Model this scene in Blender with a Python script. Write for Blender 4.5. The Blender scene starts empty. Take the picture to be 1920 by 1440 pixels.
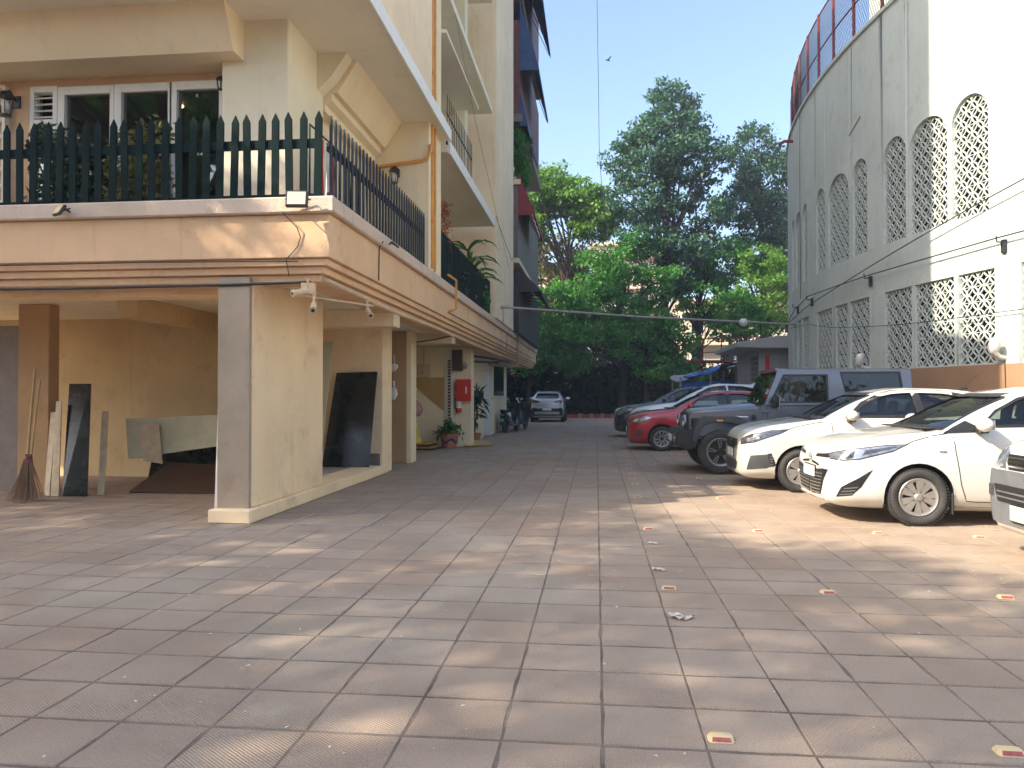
import bpy, bmesh, math, random
from mathutils import Vector, Matrix, noise
from mathutils.bvhtree import BVHTree
from mathutils.geometry import delaunay_2d_cdt

random.seed(7)
R = math.radians
PI = math.pi
scene = bpy.context.scene
col = scene.collection

# ------------------------------------------------------------------ camera
cam_d = bpy.data.cameras.new('camera')
cam = bpy.data.objects.new('camera', cam_d)
col.objects.link(cam)
cam.location = (0, 0, 1.40)
cam.rotation_euler = (R(90 + 0.789), 0, R(6.249))
cam_d.sensor_width = 36.0
cam_d.lens = 36.0 * 1443 / 1920
cam_d.clip_start = 0.05
cam_d.clip_end = 2000
scene.camera = cam

# ------------------------------------------------------------------ sky, sun, exposure
SUN_TO = Vector((-1.1, -0.654, 1.0)).normalized()      # towards the sun
elev = math.asin(SUN_TO.z)
world = bpy.data.worlds.new('World')
scene.world = world
world.use_nodes = True
wn = world.node_tree.nodes
wl = world.node_tree.links
bg = wn['Background']
sky = wn.new('ShaderNodeTexSky')
sky.sky_type = 'NISHITA'
sky.sun_disc = False
sky.sun_elevation = elev
sky.sun_rotation = math.atan2(SUN_TO.x, SUN_TO.y)
sky.air_density = 1.0
sky.dust_density = 3.0
sky.ozone_density = 2.4
wl.new(sky.outputs[0], bg.inputs[0])
bg.inputs[1].default_value = 0.13
sun_d = bpy.data.lights.new('sun', 'SUN')
sun_d.energy = 3.3
sun_d.angle = R(0.55)
sun_d.color = (1.0, 0.87, 0.69)
sun = bpy.data.objects.new('sun', sun_d)
col.objects.link(sun)
sun.rotation_euler = (-SUN_TO).to_track_quat('-Z', 'Y').to_euler()
sun.location = (-20, -12, 30)
scene.view_settings.view_transform = 'Standard'
scene.view_settings.look = 'None'
scene.view_settings.gamma = 1.0
scene.view_settings.exposure = 1.66
scene.view_settings.use_curve_mapping = False
try:
    scene.cycles.max_bounces = 8
    scene.cycles.transparent_max_bounces = 16
    scene.cycles.caustics_reflective = False
    scene.cycles.caustics_refractive = False
    scene.cycles.use_denoising = True
except Exception:
    pass

# ------------------------------------------------------------------ helpers
def tag(o, label=None, cat=None, group=None, kind=None):
    if label: o['label'] = label
    if cat: o['category'] = cat
    if group: o['group'] = group
    if kind: o['kind'] = kind
    return o

def empty(name, loc=(0, 0, 0), rz=0.0, label=None, cat=None, group=None, parent=None):
    o = bpy.data.objects.new(name, None)
    o.empty_display_size = 0.2
    col.objects.link(o)
    o.location = loc
    o.rotation_euler = (0, 0, rz)
    if parent: o.parent = parent
    return tag(o, label, cat, group)

def link(name, me, parent=None, loc=None, rot=None):
    o = bpy.data.objects.new(name, me)
    col.objects.link(o)
    if parent: o.parent = parent
    if loc: o.location = loc
    if rot: o.rotation_euler = rot
    return o

def copy_tree(o, parent=None):
    c = o.copy()
    col.objects.link(c)
    c.parent = parent
    for ch in list(o.children):
        copy_tree(ch, c)
    return c

class MB:
    """collects shapes, builds one mesh object"""
    def __init__(s):
        s.v = []; s.f = []; s.m = []
    def add(s, vs, fs, mi=0):
        n = len(s.v)
        s.v.extend([tuple(p) for p in vs])
        s.f.extend([tuple(i + n for i in f) for f in fs])
        s.m.extend([mi] * len(fs))
        return s
    def box(s, x0, x1, y0, y1, z0, z1, mi=0, M=None):
        vs = [(x0,y0,z0),(x1,y0,z0),(x1,y1,z0),(x0,y1,z0),(x0,y0,z1),(x1,y0,z1),(x1,y1,z1),(x0,y1,z1)]
        if M is not None: vs = [M @ Vector(p) for p in vs]
        return s.add(vs, [(0,3,2,1),(4,5,6,7),(0,1,5,4),(1,2,6,5),(2,3,7,6),(3,0,4,7)], mi)
    def cbox(s, c, d, M=None, mi=0):
        return s.box(c[0]-d[0]/2, c[0]+d[0]/2, c[1]-d[1]/2, c[1]+d[1]/2, c[2]-d[2]/2, c[2]+d[2]/2, mi, M)
    def quad(s, a, b, c, d, mi=0):
        return s.add([a, b, c, d], [(0, 1, 2, 3)], mi)
    def tube(s, pts, r, seg=8, mi=0, cap=True):
        pts = [Vector(p) for p in pts]
        rs = r if isinstance(r, (list, tuple)) else [r] * len(pts)
        n0 = None; rings = []
        for i, p in enumerate(pts):
            t = (pts[min(i+1, len(pts)-1)] - pts[max(i-1, 0)])
            if t.length < 1e-9: t = Vector((0, 0, 1))
            t.normalize()
            if n0 is None:
                a = Vector((0, 0, 1)) if abs(t.z) < 0.9 else Vector((1, 0, 0))
                n0 = t.cross(a).normalized()
            else:
                n0 = (n0 - t * n0.dot(t))
                if n0.length < 1e-6: n0 = t.orthogonal()
                n0.normalize()
            b = t.cross(n0)
            rings.append([p + (n0 * math.cos(2*PI*k/seg) + b * math.sin(2*PI*k/seg)) * rs[i] for k in range(seg)])
        vs = [q for ring in rings for q in ring]
        fs = []
        for i in range(len(pts) - 1):
            for k in range(seg):
                a = i*seg + k; b = i*seg + (k+1) % seg
                fs.append((a, b, b + seg, a + seg))
        if cap:
            fs.append(tuple(range(seg))[::-1])
            fs.append(tuple((len(pts)-1)*seg + k for k in range(seg)))
        return s.add(vs, fs, mi)
    def lathe(s, prof, seg=24, M=None, mi=0, axis='z', close=False, cap=True):
        """prof: list of (r, h)"""
        vs = []
        for r, h in prof:
            for k in range(seg):
                a = 2*PI*k/seg
                if axis == 'z': p = Vector((r*math.cos(a), r*math.sin(a), h))
                elif axis == 'y': p = Vector((r*math.cos(a), h, r*math.sin(a)))
                else: p = Vector((h, r*math.cos(a), r*math.sin(a)))
                vs.append(M @ p if M is not None else p)
        fs = []
        n = len(prof)
        for i in range(n if close else n - 1):
            for k in range(seg):
                a = i*seg + k; b = i*seg + (k+1) % seg
                c = ((i+1) % n)*seg + (k+1) % seg; d = ((i+1) % n)*seg + k
                fs.append((a, b, c, d))
        if not close and cap:
            if prof[0][0] > 1e-5: fs.append(tuple(range(seg))[::-1])
            if prof[-1][0] > 1e-5: fs.append(tuple((n-1)*seg + k for k in range(seg)))
        return s.add(vs, fs, mi)
    def prism(s, poly, axis, h0, h1, mi=0, M=None):
        """poly of 2-D points extruded; axis 'x': (y,z)  'y': (x,z)  'z': (x,y)"""
        def P(a, b, h):
            p = {'x': (h, a, b), 'y': (a, h, b), 'z': (a, b, h)}[axis]
            return M @ Vector(p) if M is not None else p
        n = len(poly)
        vs = [P(a, b, h0) for a, b in poly] + [P(a, b, h1) for a, b in poly]
        fs = [tuple(range(n))[::-1], tuple(range(n, 2*n))]
        fs += [(i, (i+1) % n, n + (i+1) % n, n + i) for i in range(n)]
        return s.add(vs, fs, mi)
    def ball(s, c, r, seg=12, ring=8, M=None, mi=0):
        rx, ry, rz = r if isinstance(r, (tuple, list)) else (r, r, r)
        vs = []; fs = []
        for i in range(ring + 1):
            t = PI * i / ring
            for k in range(seg):
                a = 2*PI*k/seg
                p = Vector((c[0] + rx*math.sin(t)*math.cos(a), c[1] + ry*math.sin(t)*math.sin(a), c[2] + rz*math.cos(t)))
                vs.append(M @ p if M is not None else p)
        for i in range(ring):
            for k in range(seg):
                fs.append((i*seg + k, (i+1)*seg + k, (i+1)*seg + (k+1) % seg, i*seg + (k+1) % seg))
        return s.add(vs, fs, mi)
    def mesh(s, name, mats, smooth=0, bevel=0, bseg=1, fix=True):
        me = bpy.data.meshes.new(name)
        me.from_pydata([tuple(p) for p in s.v], [], s.f)
        mats = mats if isinstance(mats, (list, tuple)) else [mats]
        for m in mats: me.materials.append(M_[m] if isinstance(m, str) else m)
        if len(mats) > 1: me.polygons.foreach_set('material_index', s.m)
        if fix or bevel:
            bm = bmesh.new(); bm.from_mesh(me)
            if fix:
                bmesh.ops.remove_doubles(bm, verts=bm.verts, dist=1e-5)
                bmesh.ops.recalc_face_normals(bm, faces=bm.faces)
            if bevel:
                es = [e for e in bm.edges if len(e.link_faces) == 2 and e.calc_face_angle(0) > 0.5]
                bmesh.ops.bevel(bm, geom=es, offset=bevel, segments=bseg, affect='EDGES', clamp_overlap=True)
            bm.to_mesh(me); bm.free()
        if smooth: shade(me, smooth)
        me.update()
        return me
    def build(s, name, mats, parent=None, smooth=0, bevel=0, bseg=1, fix=True, loc=None, rot=None):
        return link(name, s.mesh(name, mats, smooth, bevel, bseg, fix), parent, loc, rot)

def shade(me, ang=35):
    bm = bmesh.new(); bm.from_mesh(me)
    for f in bm.faces: f.smooth = True
    for e in bm.edges:
        if len(e.link_faces) == 2: e.smooth = e.calc_face_angle(0) < R(ang)
    bm.to_mesh(me); bm.free()

# ------------------------------------------------------------------ materials
M_ = {}
def nodes_of(name):
    m = bpy.data.materials.new(name); m.use_nodes = True
    nt = m.node_tree
    return m, nt, nt.nodes, nt.links, nt.nodes['Principled BSDF']

def mix_rgb(nt, fac, a, b, blend='MIX'):
    n = nt.nodes.new('ShaderNodeMix'); n.data_type = 'RGBA'; n.blend_type = blend
    for sock, v in ((n.inputs[0], fac), (n.inputs[6], a), (n.inputs[7], b)):
        if isinstance(v, (int, float)): sock.default_value = v
        elif isinstance(v, (tuple, list)): sock.default_value = (*v[:3], 1)
        else: nt.links.new(v, sock)
    return n.outputs[2]

def ramp(nt, src, lo, hi):
    n = nt.nodes.new('ShaderNodeMapRange')
    n.inputs[1].default_value = lo; n.inputs[2].default_value = hi
    nt.links.new(src, n.inputs[0])
    return n.outputs[0]

def noise_tex(nt, vec, scale, detail=4, rough=0.6):
    n = nt.nodes.new('ShaderNodeTexNoise')
    n.inputs['Scale'].default_value = scale; n.inputs['Detail'].default_value = detail
    n.inputs['Roughness'].default_value = rough
    if vec is not None: nt.links.new(vec, n.inputs['Vector'])
    return n.outputs['Fac']

def mapping(nt, vec, scale=(1, 1, 1), rot=(0, 0, 0)):
    n = nt.nodes.new('ShaderNodeMapping')
    n.inputs['Scale'].default_value = scale; n.inputs['Rotation'].default_value = rot
    nt.links.new(vec, n.inputs['Vector'])
    return n.outputs[0]

def bump(nt, h, strength, dist):
    n = nt.nodes.new('ShaderNodeBump')
    n.inputs['Strength'].default_value = strength; n.inputs['Distance'].default_value = dist
    nt.links.new(h, n.inputs['Height'])
    return n.outputs[0]

def geo_pos(nt):
    return nt.nodes.new('ShaderNodeNewGeometry').outputs['Position']
def obj_pos(nt):
    return nt.nodes.new('ShaderNodeTexCoord').outputs['Object']

def plain(name, c, rough=0.5, metal=0.0, coat=0.0, spec=0.5, bumpy=0.0, bscale=60, var=0.0, vscale=6):
    m, nt, nd, lk, bs = nodes_of(name)
    bs.inputs['Base Color'].default_value = (*c, 1)
    bs.inputs['Roughness'].default_value = rough
    bs.inputs['Metallic'].default_value = metal
    bs.inputs['Coat Weight'].default_value = coat
    bs.inputs['Coat Roughness'].default_value = 0.04
    bs.inputs['Specular IOR Level'].default_value = spec
    if var or bumpy:
        pos = obj_pos(nt)
    if var:
        f = noise_tex(nt, pos, vscale, 5, 0.65)
        lk.new(mix_rgb(nt, ramp(nt, f, 0.32, 0.68), tuple(x*(1-var) for x in c), tuple(min(1, x*(1+var)) for x in c)), bs.inputs['Base Color'])
        rr = nt.nodes.new('ShaderNodeMapRange'); rr.inputs[3].default_value = max(0, rough-0.12); rr.inputs[4].default_value = min(1, rough+0.12)
        lk.new(f, rr.inputs[0]); lk.new(rr.outputs[0], bs.inputs['Roughness'])
    if bumpy:
        lk.new(bump(nt, noise_tex(nt, pos, bscale, 3), bumpy, 0.01), bs.inputs['Normal'])
    M_[name] = m
    return m

def plaster(name, c, stain=(0.5, 0.45, 0.38), amount=0.35, var=0.1, bumpy=0.35, rough=0.85, drip=0.4, crack=0.0):
    """painted render: broad tone changes, dirt patches, rain streaks, fine relief"""
    m, nt, nd, lk, bs = nodes_of(name)
    pos = geo_pos(nt)
    base = mix_rgb(nt, ramp(nt, noise_tex(nt, pos, 0.9, 4), 0.3, 0.7), tuple(x*(1-var) for x in c), tuple(min(1, x*(1+var*0.6)) for x in c))
    dirt = ramp(nt, noise_tex(nt, pos, 2.3, 8, 0.72), 0.55, 0.78)
    mul = nt.nodes.new('ShaderNodeMath'); mul.operation = 'MULTIPLY'; mul.inputs[1].default_value = amount
    lk.new(dirt, mul.inputs[0])
    sc = tuple(a*b for a, b in zip(c, stain))
    base = mix_rgb(nt, mul.outputs[0], base, sc)
    streak = ramp(nt, noise_tex(nt, mapping(nt, pos, (5.0, 5.0, 0.22)), 1.6, 6, 0.7), 0.56, 0.8)
    mul2 = nt.nodes.new('ShaderNodeMath'); mul2.operation = 'MULTIPLY'; mul2.inputs[1].default_value = drip
    lk.new(streak, mul2.inputs[0])
    base = mix_rgb(nt, mul2.outputs[0], base, sc)
    fleck = ramp(nt, noise_tex(nt, pos, 26, 3, 0.5), 0.70, 0.76)
    mul3 = nt.nodes.new('ShaderNodeMath'); mul3.operation = 'MULTIPLY'; mul3.inputs[1].default_value = 0.35
    lk.new(fleck, mul3.inputs[0])
    base = mix_rgb(nt, mul3.outputs[0], base, tuple(x*0.45 for x in c))
    lk.new(base, bs.inputs['Base Color'])
    bs.inputs['Roughness'].default_value = rough
    bs.inputs['Specular IOR Level'].default_value = 0.25
    h = nt.nodes.new('ShaderNodeMath'); h.operation = 'ADD'
    lk.new(noise_tex(nt, pos, 70, 4, 0.6), h.inputs[0])
    h2 = nt.nodes.new('ShaderNodeMath'); h2.operation = 'MULTIPLY'; h2.inputs[1].default_value = 1.6
    lk.new(noise_tex(nt, pos, 7, 3, 0.5), h2.inputs[0]); lk.new(h2.outputs[0], h.inputs[1])
    lk.new(bump(nt, h.outputs[0], bumpy, 0.012), bs.inputs['Normal'])
    M_[name] = m
    return m

def glass(name, tint=(0.75, 0.85, 0.82), refl=0.12, rough=0.02):
    """thin pane: mostly see-through, mirror-like at grazing angles"""
    m = bpy.data.materials.new(name); m.use_nodes = True
    nt = m.node_tree; nt.nodes.clear()
    out = nt.nodes.new('ShaderNodeOutputMaterial')
    tr = nt.nodes.new('ShaderNodeBsdfTransparent'); tr.inputs[0].default_value = (*tint, 1)
    gl = nt.nodes.new('ShaderNodeBsdfGlossy'); gl.inputs['Roughness'].default_value = rough
    lw = nt.nodes.new('ShaderNodeFresnel'); lw.inputs[0].default_value = 1.52
    ad = nt.nodes.new('ShaderNodeMath'); ad.operation = 'MULTIPLY_ADD'; ad.inputs[1].default_value = 0.95; ad.inputs[2].default_value = refl
    ad.use_clamp = True
    nt.links.new(lw.outputs[0], ad.inputs[0])
    mx = nt.nodes.new('ShaderNodeMixShader')
    nt.links.new(ad.outputs[0], mx.inputs[0]); nt.links.new(tr.outputs[0], mx.inputs[1]); nt.links.new(gl.outputs[0], mx.inputs[2])
    nt.links.new(mx.outputs[0], out.inputs[0])
    M_[name] = m
    return m

def leafmat(name, c1, c2, rough=0.5, trans=0.35):
    """leaves: colour varies from leaf to leaf (per mesh island), some light passes through"""
    m, nt, nd, lk, bs = nodes_of(name)
    g = nt.nodes.new('ShaderNodeNewGeometry')
    f = noise_tex(nt, g.outputs['Position'], 0.6, 2)
    ad = nt.nodes.new('ShaderNodeMath'); ad.operation = 'MULTIPLY_ADD'; ad.inputs[1].default_value = 0.55
    lk.new(g.outputs['Random Per Island'], ad.inputs[0])
    sub = nt.nodes.new('ShaderNodeMath'); sub.operation = 'MULTIPLY_ADD'; sub.inputs[1].default_value = 1.6; sub.inputs[2].default_value = -0.55
    lk.new(f, sub.inputs[0]); lk.new(sub.outputs[0], ad.inputs[2]); ad.use_clamp = True
    c = mix_rgb(nt, ad.outputs[0], c1, c2)
    lk.new(c, bs.inputs['Base Color'])
    bs.inputs['Roughness'].default_value = rough
    bs.inputs['Specular IOR Level'].default_value = 0.35
    tl = nt.nodes.new('ShaderNodeBsdfTranslucent')
    lk.new(mix_rgb(nt, 1.0, c, (0.95, 1.0, 0.45), 'MULTIPLY'), tl.inputs[0])
    mx = nt.nodes.new('ShaderNodeMixShader'); mx.inputs[0].default_value = trans
    out = nt.nodes['Material Output']
    lk.new(bs.outputs[0], mx.inputs[1]); lk.new(tl.outputs[0], mx.inputs[2]); lk.new(mx.outputs[0], out.inputs[0])
    M_[name] = m
    return m

# walls and trim
plaster('cream', (0.88, 0.73, 0.49), amount=0.25, var=0.07, drip=0.25)
plaster('cream_rough', (0.93, 0.71, 0.45), amount=0.6, var=0.1, bumpy=0.5, drip=0.35)
plaster('white_plaster', (0.84, 0.75, 0.55), amount=0.2, var=0.05, drip=0.15)
plaster('soffit', (0.84, 0.77, 0.61), amount=0.25, var=0.08, drip=0.0)
plaster('peach', (0.76, 0.50, 0.295), amount=0.55, var=0.12, bumpy=0.6, drip=0.4)
plaster('coping', (0.66, 0.52, 0.40), stain=(0.45, 0.42, 0.4), amount=0.8, var=0.15, bumpy=0.7, drip=0.2)
plaster('upper_wall', (0.90, 0.71, 0.49), amount=0.35, var=0.1, drip=0.6)
plaster('brown_wall', (0.46, 0.29, 0.15), amount=0.5, var=0.18, bumpy=0.6, drip=0.3)
plaster('greybrown', (0.42, 0.33, 0.24), amount=0.5, var=0.2, bumpy=0.5, drip=0.4)
plaster('garage_wall', (0.62, 0.48, 0.275), amount=0.6, var=0.15, bumpy=0.4, drip=0.4)
plaster('jali_wall', (0.56, 0.61, 0.565), stain=(0.42, 0.39, 0.35), amount=0.5, var=0.08, bumpy=0.4, drip=0.55)
plaster('wainscot', (0.36, 0.215, 0.125), amount=0.35, var=0.12, bumpy=0.4, drip=0.4)
plaster('annex_wall', (0.42, 0.43, 0.42), amount=0.5, var=0.12, drip=0.5)
plaster('far_cream', (0.72, 0.62, 0.48), amount=0.3, var=0.1, drip=0.5)
plaster('far_pink', (0.66, 0.52, 0.44), amount=0.3, var=0.1, drip=0.5)
plaster('concrete_floor', (0.40, 0.35, 0.31), amount=0.5, var=0.18, bumpy=0.5, drip=0.0)
plaster('soil', (0.16, 0.12, 0.09), amount=0.6, var=0.25, bumpy=0.8, drip=0.0)
plain('white_frame', (0.80, 0.77, 0.70), 0.45, var=0.05)
plain('fence_green', (0.006, 0.016, 0.015), 0.6, spec=0.04, var=0.35, vscale=9, bumpy=0.15)
plain('fence_grey', (0.04, 0.045, 0.05), 0.6, spec=0.08, var=0.2)
plain('black_paint', (0.012, 0.012, 0.013), 0.4)
plain('black_stone', (0.014, 0.017, 0.015), 0.16, var=0.5, vscale=3)
plain('black_plastic', (0.02, 0.02, 0.021), 0.5, var=0.15)
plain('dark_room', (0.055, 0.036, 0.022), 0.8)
plain('dark_void', (0.02, 0.018, 0.016), 0.9)
plain('orange_pipe', (0.70, 0.31, 0.05), 0.45, var=0.12)
plain('cream_pipe', (0.62, 0.45, 0.28), 0.5, var=0.12)
plain('grey_pipe', (0.36, 0.33, 0.29), 0.5, var=0.2)
plain('cable', (0.02, 0.02, 0.022), 0.55)
plain('cable_tan', (0.35, 0.26, 0.17), 0.6)
plain('steel', (0.55, 0.55, 0.56), 0.3, metal=1.0)
plain('rust_red', (0.22, 0.035, 0.04), 0.55, var=0.25, vscale=14)
plain('red_paint', (0.66, 0.035, 0.02), 0.35, var=0.08)
plain('red_kerb', (0.48, 0.07, 0.045), 0.7, var=0.25)
plain('wood_dark', (0.07, 0.035, 0.018), 0.6, var=0.3, vscale=8)
plain('wood_pale', (0.52, 0.42, 0.28), 0.7, var=0.2, vscale=8)
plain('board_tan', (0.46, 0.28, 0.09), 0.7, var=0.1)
plain('board_green', (0.48, 0.47, 0.33), 0.6, var=0.1)
plain('siding_maroon', (0.15, 0.045, 0.04), 0.6, var=0.3)
plain('siding_grey', (0.17, 0.14, 0.125), 0.6, var=0.2)
plain('awning_blue', (0.02, 0.06, 0.17), 0.6, var=0.25)
plain('awning_maroon', (0.26, 0.018, 0.03), 0.6, var=0.2)
plain('awning_black', (0.03, 0.026, 0.03), 0.6, var=0.2)
plain('tarp_blue', (0.02, 0.13, 0.52), 0.4, var=0.35, vscale=4, bumpy=0.8, bscale=9)
plain('tarp_grey', (0.30, 0.31, 0.33), 0.5, var=0.4, vscale=5, bumpy=0.8, bscale=9)
plain('terracotta', (0.42, 0.16, 0.08), 0.75, var=0.2)
plain('bark', (0.075, 0.05, 0.034), 0.9, var=0.35, vscale=5, bumpy=0.9, bscale=14)
plain('bark_dark', (0.035, 0.028, 0.025), 0.9, var=0.35, vscale=5, bumpy=0.9, bscale=14)
plain('net_green', (0.03, 0.20, 0.17), 0.7, var=0.15)
plain('sack_pink', (0.55, 0.27, 0.25), 0.8, var=0.2)
plain('sack_yellow', (0.62, 0.50, 0.08), 0.7, var=0.2)
plain('cloth_red', (0.55, 0.03, 0.05), 0.8)
plain('cloth_white', (0.75, 0.73, 0.70), 0.8)
plain('paper', (0.55, 0.50, 0.42), 0.85, var=0.2, vscale=30)
plain('straw', (0.30, 0.19, 0.11), 0.8, var=0.3, vscale=30)
plain('stick', (0.42, 0.28, 0.12), 0.6, var=0.2)
plain('stud_yellow', (0.66, 0.52, 0.27), 0.5, var=0.1, vscale=20)
plain('stud_red', (0.36, 0.09, 0.085), 0.35, var=0.25, vscale=40)
plain('lens_pale', (0.62, 0.60, 0.42), 0.25)
plain('lamp_cover', (0.60, 0.58, 0.52), 0.3)
plain('plate_white', (0.74, 0.74, 0.70), 0.45, var=0.06, vscale=20)
plain('plate_yellow', (0.75, 0.68, 0.45), 0.45, var=0.12, vscale=30)
plain('plate_ink', (0.10, 0.10, 0.10), 0.5)
glass('pane', (0.55, 0.55, 0.5), 0.10)
leafmat('leaf_mid', (0.028, 0.125, 0.030), (0.12, 0.36, 0.065), trans=0.42)
leafmat('leaf_light', (0.07, 0.19, 0.025), (0.20, 0.38, 0.06), trans=0.4)
leafmat('leaf_dark', (0.008, 0.030, 0.018), (0.026, 0.070, 0.030), trans=0.25)
leafmat('leaf_blue', (0.028, 0.085, 0.055), (0.075, 0.18, 0.10), trans=0.3)
leafmat('leaf_olive', (0.10, 0.10, 0.03), (0.24, 0.22, 0.07), trans=0.35)
leafmat('leaf_orange', (0.30, 0.07, 0.02), (0.55, 0.17, 0.05), trans=0.3)
mb_, nt_, nd_, lk_, bs_ = nodes_of('bulb')
bs_.inputs['Emission Color'].default_value = (1.0, 0.72, 0.38, 1)
bs_.inputs['Emission Strength'].default_value = 5.0
M_['bulb'] = mb_
# ================================================================== PAVEMENT
PITCH = 0.41
TX0, TY0 = 0.025, 3.115          # a joint crossing
def tile_material():
    m, nt, nd, lk, bs = nodes_of('paver')
    pos = geo_pos(nt)
    sep = nt.nodes.new('ShaderNodeSeparateXYZ'); lk.new(pos, sep.inputs[0])
    def cell(sock, off):
        a = nt.nodes.new('ShaderNodeMath'); a.operation = 'SUBTRACT'; a.inputs[1].default_value = off
        lk.new(sock, a.inputs[0])
        d = nt.nodes.new('ShaderNodeMath'); d.operation = 'DIVIDE'; d.inputs[1].default_value = PITCH
        lk.new(a.outputs[0], d.inputs[0])
        f = nt.nodes.new('ShaderNodeMath'); f.operation = 'FLOOR'
        lk.new(d.outputs[0], f.inputs[0])
        return f.outputs[0]
    cmb = nt.nodes.new('ShaderNodeCombineXYZ')
    lk.new(cell(sep.outputs[0], TX0), cmb.inputs[0]); lk.new(cell(sep.outputs[1], TY0), cmb.inputs[1])
    wh = nt.nodes.new('ShaderNodeTexWhiteNoise'); wh.noise_dimensions = '2D'
    lk.new(cmb.outputs[0], wh.inputs['Vector'])
    rnd = wh.outputs['Value']
    c = mix_rgb(nt, ramp(nt, rnd, 0.0, 1.0), (0.345, 0.256, 0.186), (0.39, 0.30, 0.226))
    # broad bands of greyer dusty paving
    dust = ramp(nt, noise_tex(nt, pos, 0.35, 5, 0.62), 0.42, 0.66)
    md = nt.nodes.new('ShaderNodeMath'); md.operation = 'MULTIPLY'; md.inputs[1].default_value = 0.45
    lk.new(dust, md.inputs[0])
    c = mix_rgb(nt, md.outputs[0], c, (0.43, 0.365, 0.295))
    blot = ramp(nt, noise_tex(nt, pos, 3.2, 8, 0.72), 0.5, 0.78)
    mb2 = nt.nodes.new('ShaderNodeMath'); mb2.operation = 'MULTIPLY'; mb2.inputs[1].default_value = 0.30
    lk.new(blot, mb2.inputs[0])
    c = mix_rgb(nt, mb2.outputs[0], c, (0.19, 0.14, 0.115))
    pale = ramp(nt, noise_tex(nt, pos, 1.1, 7, 0.7), 0.60, 0.72)
    mp = nt.nodes.new('ShaderNodeMath'); mp.operation = 'MULTIPLY'; mp.inputs[1].default_value = 0.55
    lk.new(pale, mp.inputs[0])
    c = mix_rgb(nt, mp.outputs[0], c, (0.46, 0.43, 0.355))
    # cement smears left by old repairs
    for px_, py_, rr_ in ((-1.5, 4.6, .75), (-.62, 5.65, .6), (-3.2, 5.1, .7), (-1.2, 7.2, .5)):
        vd = nt.nodes.new('ShaderNodeVectorMath'); vd.operation = 'DISTANCE'; vd.inputs[1].default_value = (px_, py_, 0)
        lk.new(pos, vd.inputs[0])
        ed = nt.nodes.new('ShaderNodeMath'); ed.operation = 'MULTIPLY_ADD'; ed.inputs[1].default_value = 1.1; lk.new(noise_tex(nt, pos, 2.4, 6, .6), ed.inputs[0]); lk.new(vd.outputs['Value'], ed.inputs[2])
        sm = nt.nodes.new('ShaderNodeMath'); sm.operation = 'MULTIPLY'; sm.inputs[1].default_value = .28; lk.new(ramp(nt, ed.outputs[0], rr_+.62, rr_+.38), sm.inputs[0])
        c = mix_rgb(nt, sm.outputs[0], c, (0.46, 0.415, 0.33))
    speck = ramp(nt, noise_tex(nt, pos, 160, 2, 0.5), 0.35, 0.7)
    c = mix_rgb(nt, speck, mix_rgb(nt, 1.0, c, (0.8, 0.8, 0.8), 'MULTIPLY'), mix_rgb(nt, 1.0, c, (1.15, 1.15, 1.15), 'MULTIPLY'))
    dots = ramp(nt, noise_tex(nt, pos, 21, 2, 0.4), 0.775, 0.80)
    c = mix_rgb(nt, dots, c, (0.55, 0.52, 0.47))
    COL = c
    bs.inputs['Roughness'].default_value = 0.86
    bs.inputs['Specular IOR Level'].default_value = 0.3
    # diagonal ribs, turned one way or the other from tile to tile
    def ribs(rot):
        w = nt.nodes.new('ShaderNodeTexWave'); w.inputs['Scale'].default_value = 24.0
        w.inputs['Distortion'].default_value = 1.2; w.inputs['Detail'].default_value = 1.0; w.inputs['Detail Scale'].default_value = 3
        lk.new(mapping(nt, pos, (1, 1, 1), (0, 0, rot)), w.inputs['Vector'])
        return w.outputs['Fac']
    sel = nt.nodes.new('ShaderNodeMath'); sel.operation = 'GREATER_THAN'; sel.inputs[1].default_value = 0.3
    lk.new(rnd, sel.inputs[0])
    mixr = nt.nodes.new('ShaderNodeMix'); lk.new(sel.outputs[0], mixr.inputs[0])
    lk.new(ribs(R(38)), mixr.inputs[2]); lk.new(ribs(R(-52)), mixr.inputs[3])
    wear = ramp(nt, noise_tex(nt, pos, 0.8, 4), 0.38, 0.6)
    mr = nt.nodes.new('ShaderNodeMath'); mr.operation = 'MULTIPLY'
    lk.new(mixr.outputs[0], mr.inputs[0]); lk.new(wear, mr.inputs[1])
    grv = ramp(nt, mr.outputs[0], 0.55, 0.05)
    gm = nt.nodes.new('ShaderNodeMath'); gm.operation = 'MULTIPLY'; lk.new(grv, gm.inputs[0]); lk.new(wear, gm.inputs[1])
    gm2 = nt.nodes.new('ShaderNodeMath'); gm2.operation = 'MULTIPLY'; gm2.inputs[1].default_value = 0.2; lk.new(gm.outputs[0], gm2.inputs[0])
    lk.new(mix_rgb(nt, gm2.outputs[0], COL, (0.13, 0.095, 0.075)), bs.inputs['Base Color'])
    ad = nt.nodes.new('ShaderNodeMath'); ad.operation = 'MULTIPLY_ADD'; ad.inputs[1].default_value = 0.9
    lk.new(noise_tex(nt, pos, 55, 5, 0.7), ad.inputs[0]); lk.new(mr.outputs[0], ad.inputs[2])
    lk.new(bump(nt, ad.outputs[0], 0.6, 0.008), bs.inputs['Normal'])
    M_['paver'] = m
tile_material()

def grout_material():
    m, nt, nd, lk, bs = nodes_of('grout')
    pos = geo_pos(nt)
    c = mix_rgb(nt, ramp(nt, noise_tex(nt, pos, 2.0, 6, 0.7), 0.35, 0.65), (0.095, 0.070, 0.054), (0.25, 0.195, 0.15))
    lk.new(c, bs.inputs['Base Color']); bs.inputs['Roughness'].default_value = 0.95
    M_['grout'] = m
grout_material()

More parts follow.
